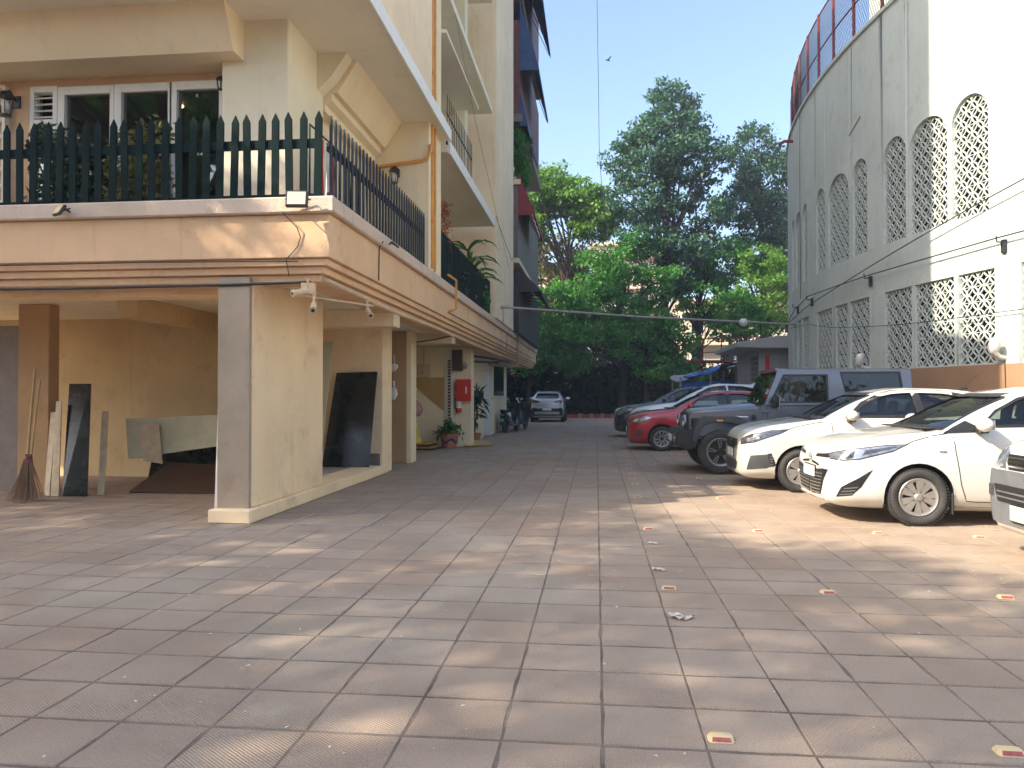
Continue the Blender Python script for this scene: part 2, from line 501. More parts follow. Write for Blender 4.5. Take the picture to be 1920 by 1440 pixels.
g = MB(); g.box(-900, 900, -300, 1500, -0.5, -0.030)
tag(g.build('ground', 'soil'), 'bare earth ground under and beyond the paved yard', 'ground', kind='structure')
pv = MB(); pv.box(-11.5, 10.5, -6.0, 46.6, -0.025, -0.0045)
pavement = tag(pv.build('pavement', 'grout'), 'brown square paver yard between the two buildings', 'pavement', kind='structure')
rt = random.Random(3)
def tile_mesh(k):
    h = PITCH / 2 - 0.0062
    b = 0.004
    o = MB()
    j = lambda: rt.uniform(-0.0012, 0.0012)
    hx, hy = PITCH/2-.0034, PITCH/2-.0105
    ring = []
    n = 5
    for (x0, y0), (x1, y1) in (((-hx, -hy), (hx, -hy)), ((hx, -hy), (hx, hy)), ((hx, hy), (-hx, hy)), ((-hx, hy), (-hx, -hy))):
        for i in range(n):
            t = i/n; k_ = 1.0 if rt.random() > .16 else rt.uniform(.965, .99)      # a few nibbled edges
            ring.append(((x0+(x1-x0)*t)*k_+j(), (y0+(y1-y0)*t)*k_+j()))
    N_ = len(ring)
    lo = [(x, y, -.0075) for x, y in ring]
    top = [(x*(1-b/h), y*(1-b/h), rt.uniform(-.0012, .0002)) for x, y in ring]
    o.add(lo + top + [(0, 0, 0)], [(N_+i, N_+(i+1) % N_, 2*N_) for i in range(N_)] + [(i, (i+1) % N_, N_+(i+1) % N_, N_+i) for i in range(N_)])
    return o.mesh('paver', 'paver')
TM = [tile_mesh(k) for k in range(10)]
def in_view(x, y, m=0.0):
    c, s_ = math.cos(R(6.249)), math.sin(R(6.249))
    d = -s_*x + c*y
    l = c*x + s_*y
    return d > 0.3 and abs(l/d) < 0.68 + m and d > 2.55
cells = []
for i in range(-28, 26):
    for j in range(-4, 106):
        x = TX0 + PITCH*(i + 0.5); y = TY0 + PITCH*(j + 0.5)
        if x < -11.3 or x > 10.3: continue
        cells.append((x, y))
vis = sorted([c for c in cells if in_view(*c)], key=lambda c: c[0]**2 + c[1]**2)
near = set(vis[:300])
for (x, y) in vis[:300]:
    o = link('paver', rt.choice(TM), pavement, (x, y, rt.uniform(-0.0012, 0.0012)), (rt.uniform(-.0035, .0035), rt.uniform(-.0035, .0035), rt.choice((0, PI))))
fb = MB()
h = PITCH/2 - 0.0036; hy = PITCH/2 - 0.0105
for (x, y) in cells:
    if (x, y) in near: continue
    z = rt.uniform(-0.0014, 0.0010)
    b = 0.004
    t1, t2 = rt.uniform(-.0035, .0035)*h, rt.uniform(-.0035, .0035)*h
    zz = [z - t1 - t2, z + t1 - t2, z + t1 + t2, z - t1 + t2]
    q = [(-1,-1), (1,-1), (1,1), (-1,1)]
    vs = [(x + a*h, y + c*hy, -0.0075) for a, c in q] + [(x + a*(h-b), y + c*(hy-b), zz[k]) for k, (a, c) in enumerate(q)]
    fb.add(vs, [(4,5,6,7)] + [(i, (i+1) % 4, 4+(i+1) % 4, 4+i) for i in range(4)])
tag(fb.build('paver_field', 'paver', pavement, fix=False), kind='stuff')

# ================================================================== LEFT APARTMENT BUILDING
B = empty('apartment_building', (-6, 20, 0), label='tall cream and peach apartment building with projecting first floor terrace ledge on the left', cat='building')
Bo = Vector((-6, 20, 0))
def part(mb, name, mat, smooth=0, bevel=0, parent=None, bseg=1, label=None):
    o = mb.build(name, mat, None, smooth, bevel, bseg)
    p = parent or B
    o.parent = p
    o.matrix_parent_inverse = Matrix.Translation(-Bo) if p is B else Matrix.Identity(4)
    if label: o['label'] = label
    return o
# --- ground floor
YF = 8.0                      # front fascia
m = MB(); m.box(-12, -3.25, 8.42, 36.4, 2.70, 3.40); part(m, 'floor_slab', 'soffit')
m = MB(); m.box(-4.14, -3.78, 8.16, 10.36, 0.15, 2.698); part(m, 'pillar', 'cream_rough', bevel=0.012)
m = MB(); m.box(-4.16, -3.795, 8.10, 8.157, 0.0, 2.696); part(m, 'pillar_facing', 'greybrown', bevel=0.004)
m = MB(); m.box(-4.20, -3.72, 7.97, 13.5, 0, 0.15); part(m, 'plinth', 'cream_rough', bevel=0.012)
m = MB(); m.box(-4.898, -4.222, 10.38, 13.298, 0, 0.148); part(m, 'bay_floor', 'concrete_floor')
m = MB(); m.box(-8.25, -7.77, 10.2, 10.42, 0, 2.698); part(m, 'pillar', 'brown_wall', bevel=0.01)
m = MB(); m.box(-12, -4.9, 12.4, 12.6, 0, 2.699); part(m, 'garage_back_wall', 'garage_wall')
m = MB(); m.box(-9.19, -8.26, 10.3, 10.36, 0, 2.4); part(m, 'garage_shutter', 'siding_grey', label='dark grey sheet metal door beside the brown pillar')
m = MB(); m.box(-6.35, -6.05, 9.6, 12.39, 2.43, 2.698); part(m, 'ceiling_beam', 'garage_wall', bevel=0.006)
m = MB(); m.box(-9.2, -4.2, 8.55, 8.9, 2.56, 2.697); part(m, 'ceiling_beam', 'cream_rough', bevel=0.006)
m = MB(); m.box(-9.2, -6.9, 10.0, 12.39, 2.0, 2.6); 
m = MB(); m.box(-5.1, -4.9, 10.36, 13.3, 0.15, 2.698); part(m, 'bay_side_wall', 'cream_rough')
m = MB(); m.box(-4.9, -3.76, 13.3, 13.92, 0.0, 2.695); part(m, 'bay_back_wall', 'cream_rough', bevel=0.008)
m = MB(); m.box(-4.2, -3.863, 15.4, 15.9, 0, 2.696); part(m, 'pillar', 'brown_wall', bevel=0.01)
m = MB(); m.box(-3.862, -3.765, 15.42, 15.88, 0, 2.694); part(m, 'pillar_facing', 'cream', bevel=0.006)
m = MB(); m.box(-5.3, -5.1, 13.93, 20.4, 0, 2.697); part(m, 'passage_wall', 'cream')
m = MB(); m.box(-5.3, -3.33, 20.42, 20.85, 0, 2.696); part(m, 'passage_end_wall', 'cream', bevel=0.006)
m = MB(); m.box(-4.4, -3.05, 11.4, 11.75, 2.44, 2.697); part(m, 'ceiling_beam', 'cream', bevel=0.006)
m = MB(); m.box(-5.0, -3.05, 16.2, 16.5, 2.50, 2.697); part(m, 'ceiling_beam', 'cream', bevel=0.006)
m = MB(); m.box(-5.0, -3.65, 20.86, 24.7, 0, 2.695); m.box(-5.0, -3.65, 24.702, 26.5, 2.2, 2.695); m.box(-5.0, -3.65, 26.502, 31.2, 0, 2.695); m.box(-5.2, -5.0, 24.7, 26.5, 0, 2.694)
part(m, 'long_side_wall', 'cream')
m = MB(); m.box(-3.72, -3.68, 24.75, 26.45, 0.02, 2.19); d = part(m, 'door', 'white_frame', bevel=0.004)
m = MB(); m.box(-3.678, -3.64, 24.85, 26.35, 1.15, 2.05); m.box(-3.678, -3.64, 24.85, 26.35, 0.15, 1.0); part(m, 'door_panel', 'white_frame', bevel=0.01)
m = MB(); m.box(-3.66, -3.60, 26.85, 29.9, 1.30, 2.62); w = part(m, 'window', 'white_frame')
for k in range(3):
    m = MB(); m.box(-3.597, -3.585, 26.92 + k*0.99, 27.84 + k*0.99, 1.36, 2.56); part(m, 'window_pane', 'black_stone')
m = MB(); m.box(-3.80, -3.66, 31.2, 31.4, 0, 2.694); part(m, 'corner_strip', 'cream')
m = MB(); m.box(-9, -3.9, 33, 33.3, 0, 2.69); part(m, 'rear_wall', 'garage_wall')
# door leaf edge + grille on the passage end wall
m = MB(); m.box(-4.02, -3.80, 20.36, 20.415, 0, 2.42); part(m, 'door_frame', 'white_frame', bevel=0.004)
m = MB(); m.box(-3.965, -3.885, 20.345, 20.357, 0.05, 2.33); dl = part(m, 'door_grille', 'wood_dark')
m = MB()
for k in range(26): m.box(-3.96, -3.89, 20.336, 20.344, 0.1 + k*0.086, 0.14 + k*0.086)
part(m, 'grille_rungs', 'wood_pale')
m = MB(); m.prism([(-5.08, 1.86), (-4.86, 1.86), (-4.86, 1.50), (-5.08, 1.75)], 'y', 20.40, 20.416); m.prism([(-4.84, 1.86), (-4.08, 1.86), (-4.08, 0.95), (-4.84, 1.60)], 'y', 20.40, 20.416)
part(m, 'tan_wall_shape', 'board_tan', label='flat tan shape with a diagonal lower edge on the passage wall')  # two thin tan shapes with slanted lower edges, flat on the wall

# --- ledge: cornice, fascia, coping on the front and the side
def ledge(name, off, z0, z1, mat, bevel=0.006, depth=0.35):
    x1 = -2.85 + off; y0 = YF - off
    m = MB()
    m.box(-12.5, x1, y0, y0 + depth, z0, z1)
    m.box(x1 - depth, x1, y0 + depth + 0.002, 36.5, z0, z1)
    return part(m, name, mat, bevel=bevel)
ledge('cornice_step', -0.16, 2.64, 2.72, 'peach')
ledge('cornice_step', -0.10, 2.723, 2.80, 'peach')
ledge('cornice_step', -0.045, 2.803, 2.878, 'peach')
ledge('fascia', 0.0, 2.881, 3.352, 'peach', 0.008)
ledge('coping', 0.065, 3.355, 3.53, 'coping', 0.015, 0.34)
m = MB(); m.box(-12.3, -3.17, 8.3, 36.2, 3.402, 3.47); part(m, 'terrace_floor', 'concrete_floor')

# --- terrace level
m = MB(); m.box(-4.69, -3.82, 9.2, 10.45, 3.472, 6.25); part(m, 'terrace_column', 'white_plaster', bevel=0.012)
m = MB(); m.box(-4.6, -3.95, 10.46, 12.94, 3.472, 6.2); part(m, 'terrace_side_wall', 'cream')
m = MB(); m.box(-4.0, -2.85, 12.96, 13.97, 3.474, 20.5); part(m, 'fin_wall', 'cream', bevel=0.015)
# windows wall with real openings (front, behind the fence)
wx = [(-7.0, -6.36), (-6.2, -5.55), (-5.43, -4.85)]
m = MB()
m.box(-12, -7.5, 9.50, 9.68, 3.472, 5.62)
m.box(-4.85, -4.69, 9.50, 9.68, 3.472, 5.62)
m.box(-7.5, -4.85, 9.50, 9.68, 5.48, 5.62)
part(m, 'terrace_front_wall', 'peach')
for (a, b) in wx:
    m = MB()
    m.box(a - .10, a, 9.44, 9.56, 3.474, 5.48); m.box(b, b + .055, 9.44, 9.56, 3.474, 5.48)
    m.box(a, b, 9.44, 9.56, 5.37, 5.48); m.box(a, b, 9.44, 9.56, 3.474, 3.54)
    w = part(m, 'window', 'white_frame', bevel=0.006)
    m = MB(); m.box(a, b, 9.495, 9.503, 3.54, 5.37); p_ = part(m, 'window_pane', 'pane')
m = MB(); m.box(-7.5, -7.44, 9.44, 9.56, 3.474, 5.5); m.box(-7.17, -7.105, 9.44, 9.56, 3.474, 5.5); m.box(-7.44, -7.17, 9.44, 9.56, 5.0, 5.06); m.box(-7.44, -7.17, 9.44, 9.56, 4.05, 4.12); m.box(-7.44, -7.17, 9.44, 9.56, 5.42, 5.5)
part(m, 'window', 'white_frame', bevel=0.006)
for k in range(4):
    T_ = Matrix.Translation((-7.305, 9.5, 5.11 + k*0.085))
    m = MB(); m.cbox((0, 0, 0), (0.268, 0.10, 0.012), T_ @ Matrix.Rotation(0.5, 4, 'X')); part(m, 'louvre_slat', 'white_frame')
m = MB(); m.box(-7.44, -7.17, 9.495, 9.503, 4.12, 5.0); part(m, 'window_pane', 'pane')
m = MB(); m.box(-7.44, -7.17, 9.495, 9.503, 3.474, 4.05); part(m, 'window_pane', 'pane')
# the room behind
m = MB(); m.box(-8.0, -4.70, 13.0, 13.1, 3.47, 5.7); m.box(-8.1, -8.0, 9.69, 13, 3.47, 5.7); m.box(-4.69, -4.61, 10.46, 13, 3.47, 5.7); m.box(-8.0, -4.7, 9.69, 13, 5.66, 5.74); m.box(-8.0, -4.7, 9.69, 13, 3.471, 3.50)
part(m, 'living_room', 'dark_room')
m = MB(); m.ball((-6.05, 10.6, 5.62), (0.06, 0.06, 0.03), 12, 6); part(m, 'ceiling_spotlight', 'bulb')
# pierced block strip at the far left of the terrace wall
m = MB()
for k in range(9):
    z = 3.55 + k*0.22
    m.box(-8.10, -8.06, 9.42, 9.497, z, z+.22); m.box(-7.88, -7.84, 9.42, 9.497, z, z+.22); m.box(-8.06, -7.88, 9.42, 9.497, z+.18, z+.22)
part(m, 'pierced_block', 'white_frame')
# soffit of the floor above, cove beams
m = MB(); m.box(-12.5, -2.70, 8.2, 13.96, 6.10, 6.24); part(m, 'upper_slab', 'soffit', bevel=0.01)
m = MB(); m.box(-12.5, -2.66, 8.14, 8.198, 6.075, 6.30); m.box(-2.698, -2.655, 8.2, 13.96, 6.075, 6.30); part(m, 'slab_lip', 'white_frame', bevel=0.006)
m = MB(); m.prism([(8.66, 6.098), (8.92, 5.60), (9.7, 5.60), (9.7, 6.098)], 'x', -12, -4.4); part(m, 'cove_beam', 'cream')
m = MB(); m.prism([(-3.33, 6.098), (-3.62, 5.66), (-3.70, 5.66), (-3.70, 5.55), (-3.80, 5.50), (-3.80, 5.40), (-4.2, 5.40), (-4.2, 6.098)], 'y', 10.46, 12.95); part(m, 'cove_beam', 'cream')
m = MB(); m.prism([(-3.40, 6.097), (-3.62, 5.78), (-3.818, 5.60), (-3.818, 6.097)], 'y', 10.2, 10.455); part(m, 'column_capital', 'white_plaster')
m = MB(); m.prism([(8.70, 6.097), (9.0, 5.75), (9.197, 5.60), (9.197, 6.097)], 'x', -4.68, -4.42); part(m, 'column_capital', 'white_plaster')
m = MB(); m.box(-12, -2.80, 8.3, 12.955, 6.242, 11.2); part(m, 'upper_block', 'upper_wall', bevel=0.02)
m = MB(); m.box(-12, -2.82, 10.3, 12.955, 11.202, 20.5); part(m, 'tower_block', 'upper_wall')
m = MB(); m.box(-12.1, -2.70, 10.2, 13.9, 20.502, 20.8); part(m, 'roof_slab', 'soffit')
# recess with balconies and sun shades between the fin and the next block
m = MB(); m.box(-24, -4.0, 13.972, 20.998, 3.475, 20.5); part(m, 'recess_wall', 'cream')
m = MB(); m.box(-3.998, -2.75, 14.1, 20.5, 5.93, 6.07); part(m, 'balcony_slab', 'soffit', bevel=0.008)
m = MB(); m.box(-2.748, -2.70, 14.1, 20.5, 5.90, 6.14); part(m, 'balcony_lip', 'white_frame', bevel=0.006)
for z in (8.12, 11.1, 14.1):
    m = MB(); m.prism([(-3.998, z + .22), (-3.25, z + .16), (-2.75, z + .06), (-2.75, z), (-3.25, z), (-3.998, z)], 'y', 13.98, 17.9); part(m, 'sun_shade', 'soffit', bevel=0.005)
for z in (8.95, 11.95, 14.95):
    m = MB(); m.box(-3.998, -2.76, 13.98, 20.4, z, z + .14); part(m, 'balcony_slab', 'soffit')
m = MB(); m.box(-3.6, -3.3, 19.2, 19.6, 6.07, 18); part(m, 'recess_column', 'white_plaster', bevel=0.01)
for z in (6.15, 9.2):
    m = MB(); m.box(-4.03, -3.96, 14.6, 17.2, z, z + 1.85); w = part(m, 'window', 'white_frame', bevel=0.005)
    for k in range(2):
        m = MB(); m.box(-3.958, -3.95, 14.68 + k*1.25, 15.85 + k*1.25, z + .06, z + 1.78); part(m, 'window_pane', 'black_stone')
# second block and rear part
m = MB(); m.box(-24, -2.74, 21.0, 25.5, 3.476, 22); part(m, 'stair_block', 'upper_wall', bevel=0.05, bseg=2)
m = MB(); m.box(-24, -3.3, 25.502, 36.3, 3.476, 21); part(m, 'rear_block', 'upper_wall')
m = MB(); m.box(-24, -7.0, 36.302, 47, 0, 7.5); part(m, 'unseen_shade_block', 'upper_wall')  # unseen block, added so its shadow darkens the far hedge and kerb
# enclosed balconies of the rear part
m = MB(); m.box(-3.298, -2.62, 26.0, 35.5, 3.54, 3.62); m.box(-2.70, -2.62, 26.0, 35.5, 3.622, 5.6); m.box(-3.298, -2.702, 26.0, 26.06, 3.622, 5.6); part(m, 'screened_balcony', 'awning_black')
m = MB(); m.box(-3.298, -2.64, 26.0, 35, 6.05, 8.55); part(m, 'enclosed_balcony', 'siding_grey', bevel=0.01)
m = MB(); m.box(-3.298, -2.55, 25.9, 35, 8.55, 8.72); m.box(-3.298, -2.60, 25.9, 35, 5.88, 6.04); part(m, 'balcony_floor', 'upper_wall')
m = MB(); m.box(-3.298, -2.60, 26.0, 35, 11.0, 14.2)
for k in range(22): m.box(-2.60, -2.585, 26.05 + k*0.40, 26.40 + k*0.40, 11.02, 14.18)
part(m, 'enclosed_balcony', 'siding_maroon')
m = MB(); m.box(-3.298, -2.60, 26.0, 35, 15.2, 20)
for k in range(22): m.box(-2.60, -2.585, 26.05 + k*0.40, 26.40 + k*0.40, 15.22, 19.98)
part(m, 'enclosed_balcony', 'siding_maroon')
m = MB(); m.box(-3.298, -2.5, 25.95, 35, 10.7, 10.98); m.box(-3.298, -2.5, 25.95, 35, 14.9, 15.18); part(m, 'balcony_floor', 'siding_grey')
def awning(x0, z0, x1, z1, y0, y1, mat, name='awning', th=0.03):
    m = MB(); m.prism([(x0, z0), (x1, z1), (x1, z1 - th - .10), (x1 - .02, z1 - th - .10), (x1-.02, z1 - th), (x0, z0 - th)], 'y', y0, y1)
    n = int((y1 - y0) / 0.9)
    for k in range(n + 1):
        y = y0 + 0.05 + (y1 - y0 - 0.1) * k / n
        m.tube([(x0, y, z0 - .06), (x1 - .03, y, z1 - .06)], 0.018, 6)
        m.tube([(x0, y, z0 - .75), (x1 - .05, y, z1 - .06)], 0.014, 6)
    m.prism([(x0, z0 - th), (x1 - .02, z1 - th), (x0, z1 - th)], 'y', y0 + .01, y0 + .03)
    return part(m, name, mat)
awning(-2.64, 5.75, -1.85, 4.95, 26.3, 31.5, 'awning_black')
awning(-2.64, 9.0, -2.06, 7.55, 26.0, 30.5, 'awning_maroon')
awning(-2.58, 14.9, -1.92, 12.5, 26.0, 31.0, 'awning_blue')
awning(-2.58, 11.8, -2.30, 10.6, 26.0, 30.5, 'awning_blue')
awning(-2.58, 17.6, -1.85, 15.4, 26.0, 31.5, 'awning_blue')

# pipes fixed to the building
m = MB(); m.tube([(-2.83, 13.12, 20), (-2.83, 13.12, 3.6)], 0.028, 8)
for z in (4.4, 5.6, 7.0, 8.6, 10): m.box(-2.85, -2.79, 13.07, 13.17, z, z + .03)
part(m, 'gas_pipe', 'orange_pipe', smooth=40)
m = MB(); m.tube([(-2.82, 13.30, 20), (-2.82, 13.30, 3.56)], 0.022, 8); part(m, 'water_pipe', 'orange_pipe', smooth=40)
m = MB(); m.tube([(-3.75, 12.93, 5.05), (-3.75, 12.93, 5.30), (-3.72, 12.93, 5.34), (-2.98, 12.93, 5.42), (-2.88, 12.93, 5.46), (-2.83, 12.94, 5.58), (-2.83, 12.97, 5.7)], 0.03, 8); part(m, 'gas_pipe', 'orange_pipe', smooth=40)
m = MB(); m.tube([(-2.70, 13.9, 3.60), (-2.68, 14.6, 3.60), (-2.68, 14.6, 3.05), (-2.83, 14.6, 3.0)], 0.022, 8); part(m, 'gas_pipe', 'orange_pipe', smooth=40)
m = MB(); m.tube([(-2.83, 14.6, 3.0), (-2.82, 22, 3.02), (-2.82, 34, 3.02)], 0.018, 6); part(m, 'conduit', 'cream_pipe', smooth=40)
m = MB(); m.tube([(-2.95, 8.2, 2.66), (-2.9, 9.0, 2.62), (-2.92, 11, 2.60), (-2.9, 14, 2.61), (-2.93, 18, 2.6), (-2.95, 24, 2.6)], 0.025, 6); part(m, 'cable_conduit', 'cream_pipe', smooth=40)
m = MB(); m.tube([(-12, 8.10, 2.60), (-9, 8.09, 2.61), (-6, 8.10, 2.60), (-4, 8.09, 2.61), (-3.1, 8.10, 2.63)], 0.016, 6); m.tube([(-12, 7.985, 2.86), (-8, 7.98, 2.85), (-5, 7.985, 2.86), (-3.2, 7.99, 2.84)], 0.007, 5)
part(m, 'sagging_cable', 'cable')
for x in (-7.25, -6.98):
    m = MB(); m.tube([(x, 7.985, 3.36 if x < -7 else 3.2), (x, 7.985, 2.9), (x + .02, 8.02, 2.75)], 0.012, 6); part(m, 'conduit', 'cream_pipe')
m = MB(); m.tube([(-3.35, 7.93, 3.36), (-3.2, 7.96, 3.2), (-3.17, 7.985, 3.1), (-3.2, 7.985, 3.0), (-3.33, 7.985, 2.86), (-3.3, 7.99, 2.68)], 0.006, 5); part(m, 'hanging_cable', 'cable')
for y in (9.85, 24.4):
    m = MB(); m.tube([(-2.76, y - .08, 3.4), (-2.835, y, 3.33), (-2.84, y, 2.9)], 0.008, 5); part(m, 'hanging_cable', 'cable')
m = MB(); m.tube([(-2.80, 26.5, 3.62), (-2.74, 27.0, 3.3), (-2.76, 27.1, 2.45), (-3.3, 27.1, 2.42), (-4, 25, 2.45)], 0.05, 8); part(m, 'drain_pipe', 'greybrown', smooth=40)
m = MB(); m.tube([(-3.6, 20.9, 2.5), (-3.0, 23, 2.46), (-2.9, 26, 2.5)], 0.03, 6); m.tube([(-3.6, 20.9, 2.32), (-3.1, 22.6, 2.36), (-2.9, 25, 2.5)], 0.03, 6); part(m, 'cable_bundle', 'cable')
m = MB(); m.tube([(-5.2, 8.115, 2.5), (-3.05, 16.1, 2.66)], 0.004, 4)
m = MB(); m.tube([(-3.85, 16.15, 2.52), (-3.4, 16.15, 2.58), (-3.0, 16.1, 2.66)], 0.012, 5); part(m, 'hanging_cable', 'cable')

# --- terrace fence
def picket_mesh(wd, ht, th=0.02):
    m = MB(); m.prism([(-wd/2, 0), (wd/2, 0), (wd/2, ht - .09), (0, ht), (-wd/2, ht - .09)], 'y', -th/2, th/2)
    return m
PK = picket_mesh(0.086, 1.0).mesh('picket', 'fence_green', bevel=0.003)
PKB = picket_mesh(0.013, 0.98, 0.013).mesh('baluster', 'fence_grey')
PKG = picket_mesh(0.06, 0.98).mesh('picket', 'fence_grey', bevel=0.003)
F = empty('picket_fence', (-3.0, 8.25, 3.53), label='dark green pointed picket fence wrapping the front corner of the first floor terrace', cat='fence')
rf = random.Random(5)
x = -3.05
while x > -9.2:
    link('picket', PK, F, (x + 3.0 + rf.uniform(-.006, .006), 8.16 - 8.25, rf.uniform(-.012, .006)), (rf.uniform(-.01, .01), rf.uniform(-.02, .02), 0)); x -= 0.161
m = MB(); m.box(-6.3, -0.01, 0.012, 0.045, 0.60, 0.70); m.build('rail', 'fence_green', F, loc=(0, -.09, 0))
m = MB(); m.box(-6.3, -0.01, 0.012, 0.045, 0.02, 0.09); m.build('rail', 'fence_green', F, loc=(0, -.09, 0))
y = 8.26
while y < 12.9:
    link('picket', PKG, F, (-2.93 + 3.0, y - 8.25, 0.0), (0, 0, PI/2 + rf.uniform(-.02, .02))); y += 0.1495
for z0 in (0.58, 0.03):
    m = MB(); m.box(0.02, 0.05, 0.0, 4.66, z0, z0 + .09); m.build('rail', 'fence_grey', F)
F2 = empty('picket_fence', (-2.92, 14.1, 3.53), label='weathered grey green picket fence in front of the terrace plants beyond the pillar', cat='fence')
y = 0.0
while y < 7.6:
    link('picket', PK, F2, (0, y, 0), (0, 0, PI/2 + rf.uniform(-.03, .03))); y += 0.15
m = MB(); m.box(-.045, -.012, 0, 7.6, 0.6, 0.69); m.build('rail', 'fence_green', F2)
m = MB(); m.box(-.045, -.012, 0, 7.6, 0.03, 0.11); m.build('rail', 'fence_green', F2)
F3 = empty('balcony_railing', (-2.78, 14.2, 6.07), label='grey spiked balcony railing on the second floor behind the orange pipe', cat='railing')
y = 0.0
while y < 2.9:
    link('baluster', PKB, F3, (0, y, 0), (0, 0, PI/2)); y += 0.19
m = MB(); m.box(-.012, 0.004, 0, 2.9, 0.6, 0.63); m.build('rail', 'fence_grey', F3)
m = MB(); m.box(-.03, 0, 0, 2.9, 0.04, 0.10); m.build('rail', 'fence_grey', F3)
# ================================================================== RIGHT CURVED BUILDING
CX, CY, CR = 33.0, 21.5, 27.06
RB = empty('curved_building', (6.0, 21.0, 0), label='cream curved building with pierced lattice arched windows and brown base on the right', cat='building')
RBo = Vector((6.0, 21.0, 0))
def rpart(mb, name, mat, smooth=0, bevel=0, label=None):
    o = mb.build(name, mat, None, smooth, bevel)
    o.parent = RB; o.matrix_parent_inverse = Matrix.Translation(-RBo)
    if label: o['label'] = label
    return o
def cyl(phi, z, off=0.0):
    """point on the curved wall: phi in degrees, off outwards"""
    a = R(phi); r = CR + off
    return Vector((CX - r*math.cos(a), CY + r*math.sin(a), z))
D2M = CR * PI / 180           # metres of wall per degree
ZT = 9.75
upper = [(-15.10, -13.34), (-12.90, -10.58), (-10.14, -8.48), (-6.75, -5.35), (-4.70, -1.99), (-1.27, 0.24), (2.4, 3.5), (4.2, 6.1), (6.8, 8.0), (-23.6, -22.0), (-21.5, -19.2), (-18.7, -17.1)]
lower = [(-15.31, -13.67), (-13.19, -10.93), (-10.46, -8.57), (-6.86, -4.97), (-4.43, -3.05), (-2.24, 0.13), (2.2, 3.8), (4.4, 5.6), (6.2, 8.0), (-24, -22.0), (-21.4, -19.3), (-18.6, -16.75)]
upper = [(a-.16, b+.03) for a, b in upper]
lower = [(a-.20, b+.05) for a, b in lower]
UB, UT = 4.66, 6.88
LB, LT = 1.96, 3.62
def arch_top(phi, a, b):
    c, hw = (a + b)/2, (b - a)/2
    t = max(-1, min(1, (phi - c)/hw))
    rise = min(hw * D2M, 0.52)
    return UT - rise + rise * math.sqrt(max(0, 1 - t*t))
# angular stations
st = set()
p = -34.0
while p < 42: st.add(round(p, 3)); p += 0.5
for a, b in upper + lower:
    for k in range(15): st.add(round((a + b)/2 - (b - a)/2 * math.cos(PI*k/14), 4))
st = sorted(st)
wall = MB(); rev = MB()
DEP = 0.12
def wquad(p0, p1, za0, za1, zb0, zb1):
    wall.quad(cyl(p0, za0), cyl(p1, za1), cyl(p1, zb1), cyl(p0, zb0))
zsplit = 4.1
for p0, p1 in zip(st[:-1], st[1:]):
    pm = (p0 + p1)/2
    lo = next(((a, b) for a, b in lower if a < pm < b), None)
    up = next(((a, b) for a, b in upper if a < pm < b), None)
    if lo:
        wquad(p0, p1, 0, 0, LB, LB); wquad(p0, p1, LT, LT, zsplit, zsplit)
        rev.quad(cyl(p0, LB), cyl(p1, LB), cyl(p1, LB, -DEP), cyl(p0, LB, -DEP)); rev.quad(cyl(p0, LT), cyl(p1, LT), cyl(p1, LT, -DEP), cyl(p0, LT, -DEP))
    else: wquad(p0, p1, 0, 0, zsplit, zsplit)
    if up:
        wquad(p0, p1, zsplit, zsplit, UB, UB)
        t0, t1 = arch_top(p0, *up), arch_top(p1, *up)
        wquad(p0, p1, t0, t1, ZT, ZT)
        rev.quad(cyl(p0, UB), cyl(p1, UB), cyl(p1, UB, -DEP), cyl(p0, UB, -DEP)); rev.quad(cyl(p0, t0), cyl(p1, t1), cyl(p1, t1, -DEP), cyl(p0, t0, -DEP))
    else: wquad(p0, p1, zsplit, zsplit, ZT, ZT)
    rev.quad(cyl(p0, ZT), cyl(p1, ZT), cyl(p1, ZT, -0.3), cyl(p0, ZT, -0.3))
    rev.quad(cyl(p0, ZT, -.3), cyl(p1, ZT, -.3), cyl(p1, 9.0, -0.3), cyl(p0, 9.0, -0.3))
for a, b in lower:
    for q in (a, b): rev.quad(cyl(q, LB), cyl(q, LT), cyl(q, LT, -DEP), cyl(q, LB, -DEP))
for a, b in upper:
    for q in (a, b): rev.quad(cyl(q, UB), cyl(q, arch_top(q, a, b)), cyl(q, arch_top(q, a, b), -DEP), cyl(q, UB, -DEP))
wo = rpart(wall, 'curved_wall', 'jali_wall', smooth=20)
rpart(rev, 'window_reveal', 'jali_wall')
m = MB()   # dark rooms behind the lattices, floors and roof
for p0, p1 in zip(range(-34, 42, 2), range(-32, 44, 2)):
    m.quad(cyl(p0, 0, -1.6), cyl(p1, 0, -1.6), cyl(p1, 9, -1.6), cyl(p0, 9, -1.6))
    m.quad(cyl(p0, 4.2, 0), cyl(p1, 4.2, 0), cyl(p1, 4.2, -1.6), cyl(p0, 4.2, -1.6))
    m.quad(cyl(p0, 7.6, -.05), cyl(p1, 7.6, -.05), cyl(p1, 7.6, -1.6), cyl(p0, 7.6, -1.6))
    m.quad(cyl(p0, 9.0, -.05), cyl(p1, 9.0, -.05), cyl(p1, 9.0, -14), cyl(p0, 9.0, -14))
rpart(m, 'inner_wall', 'dark_void')
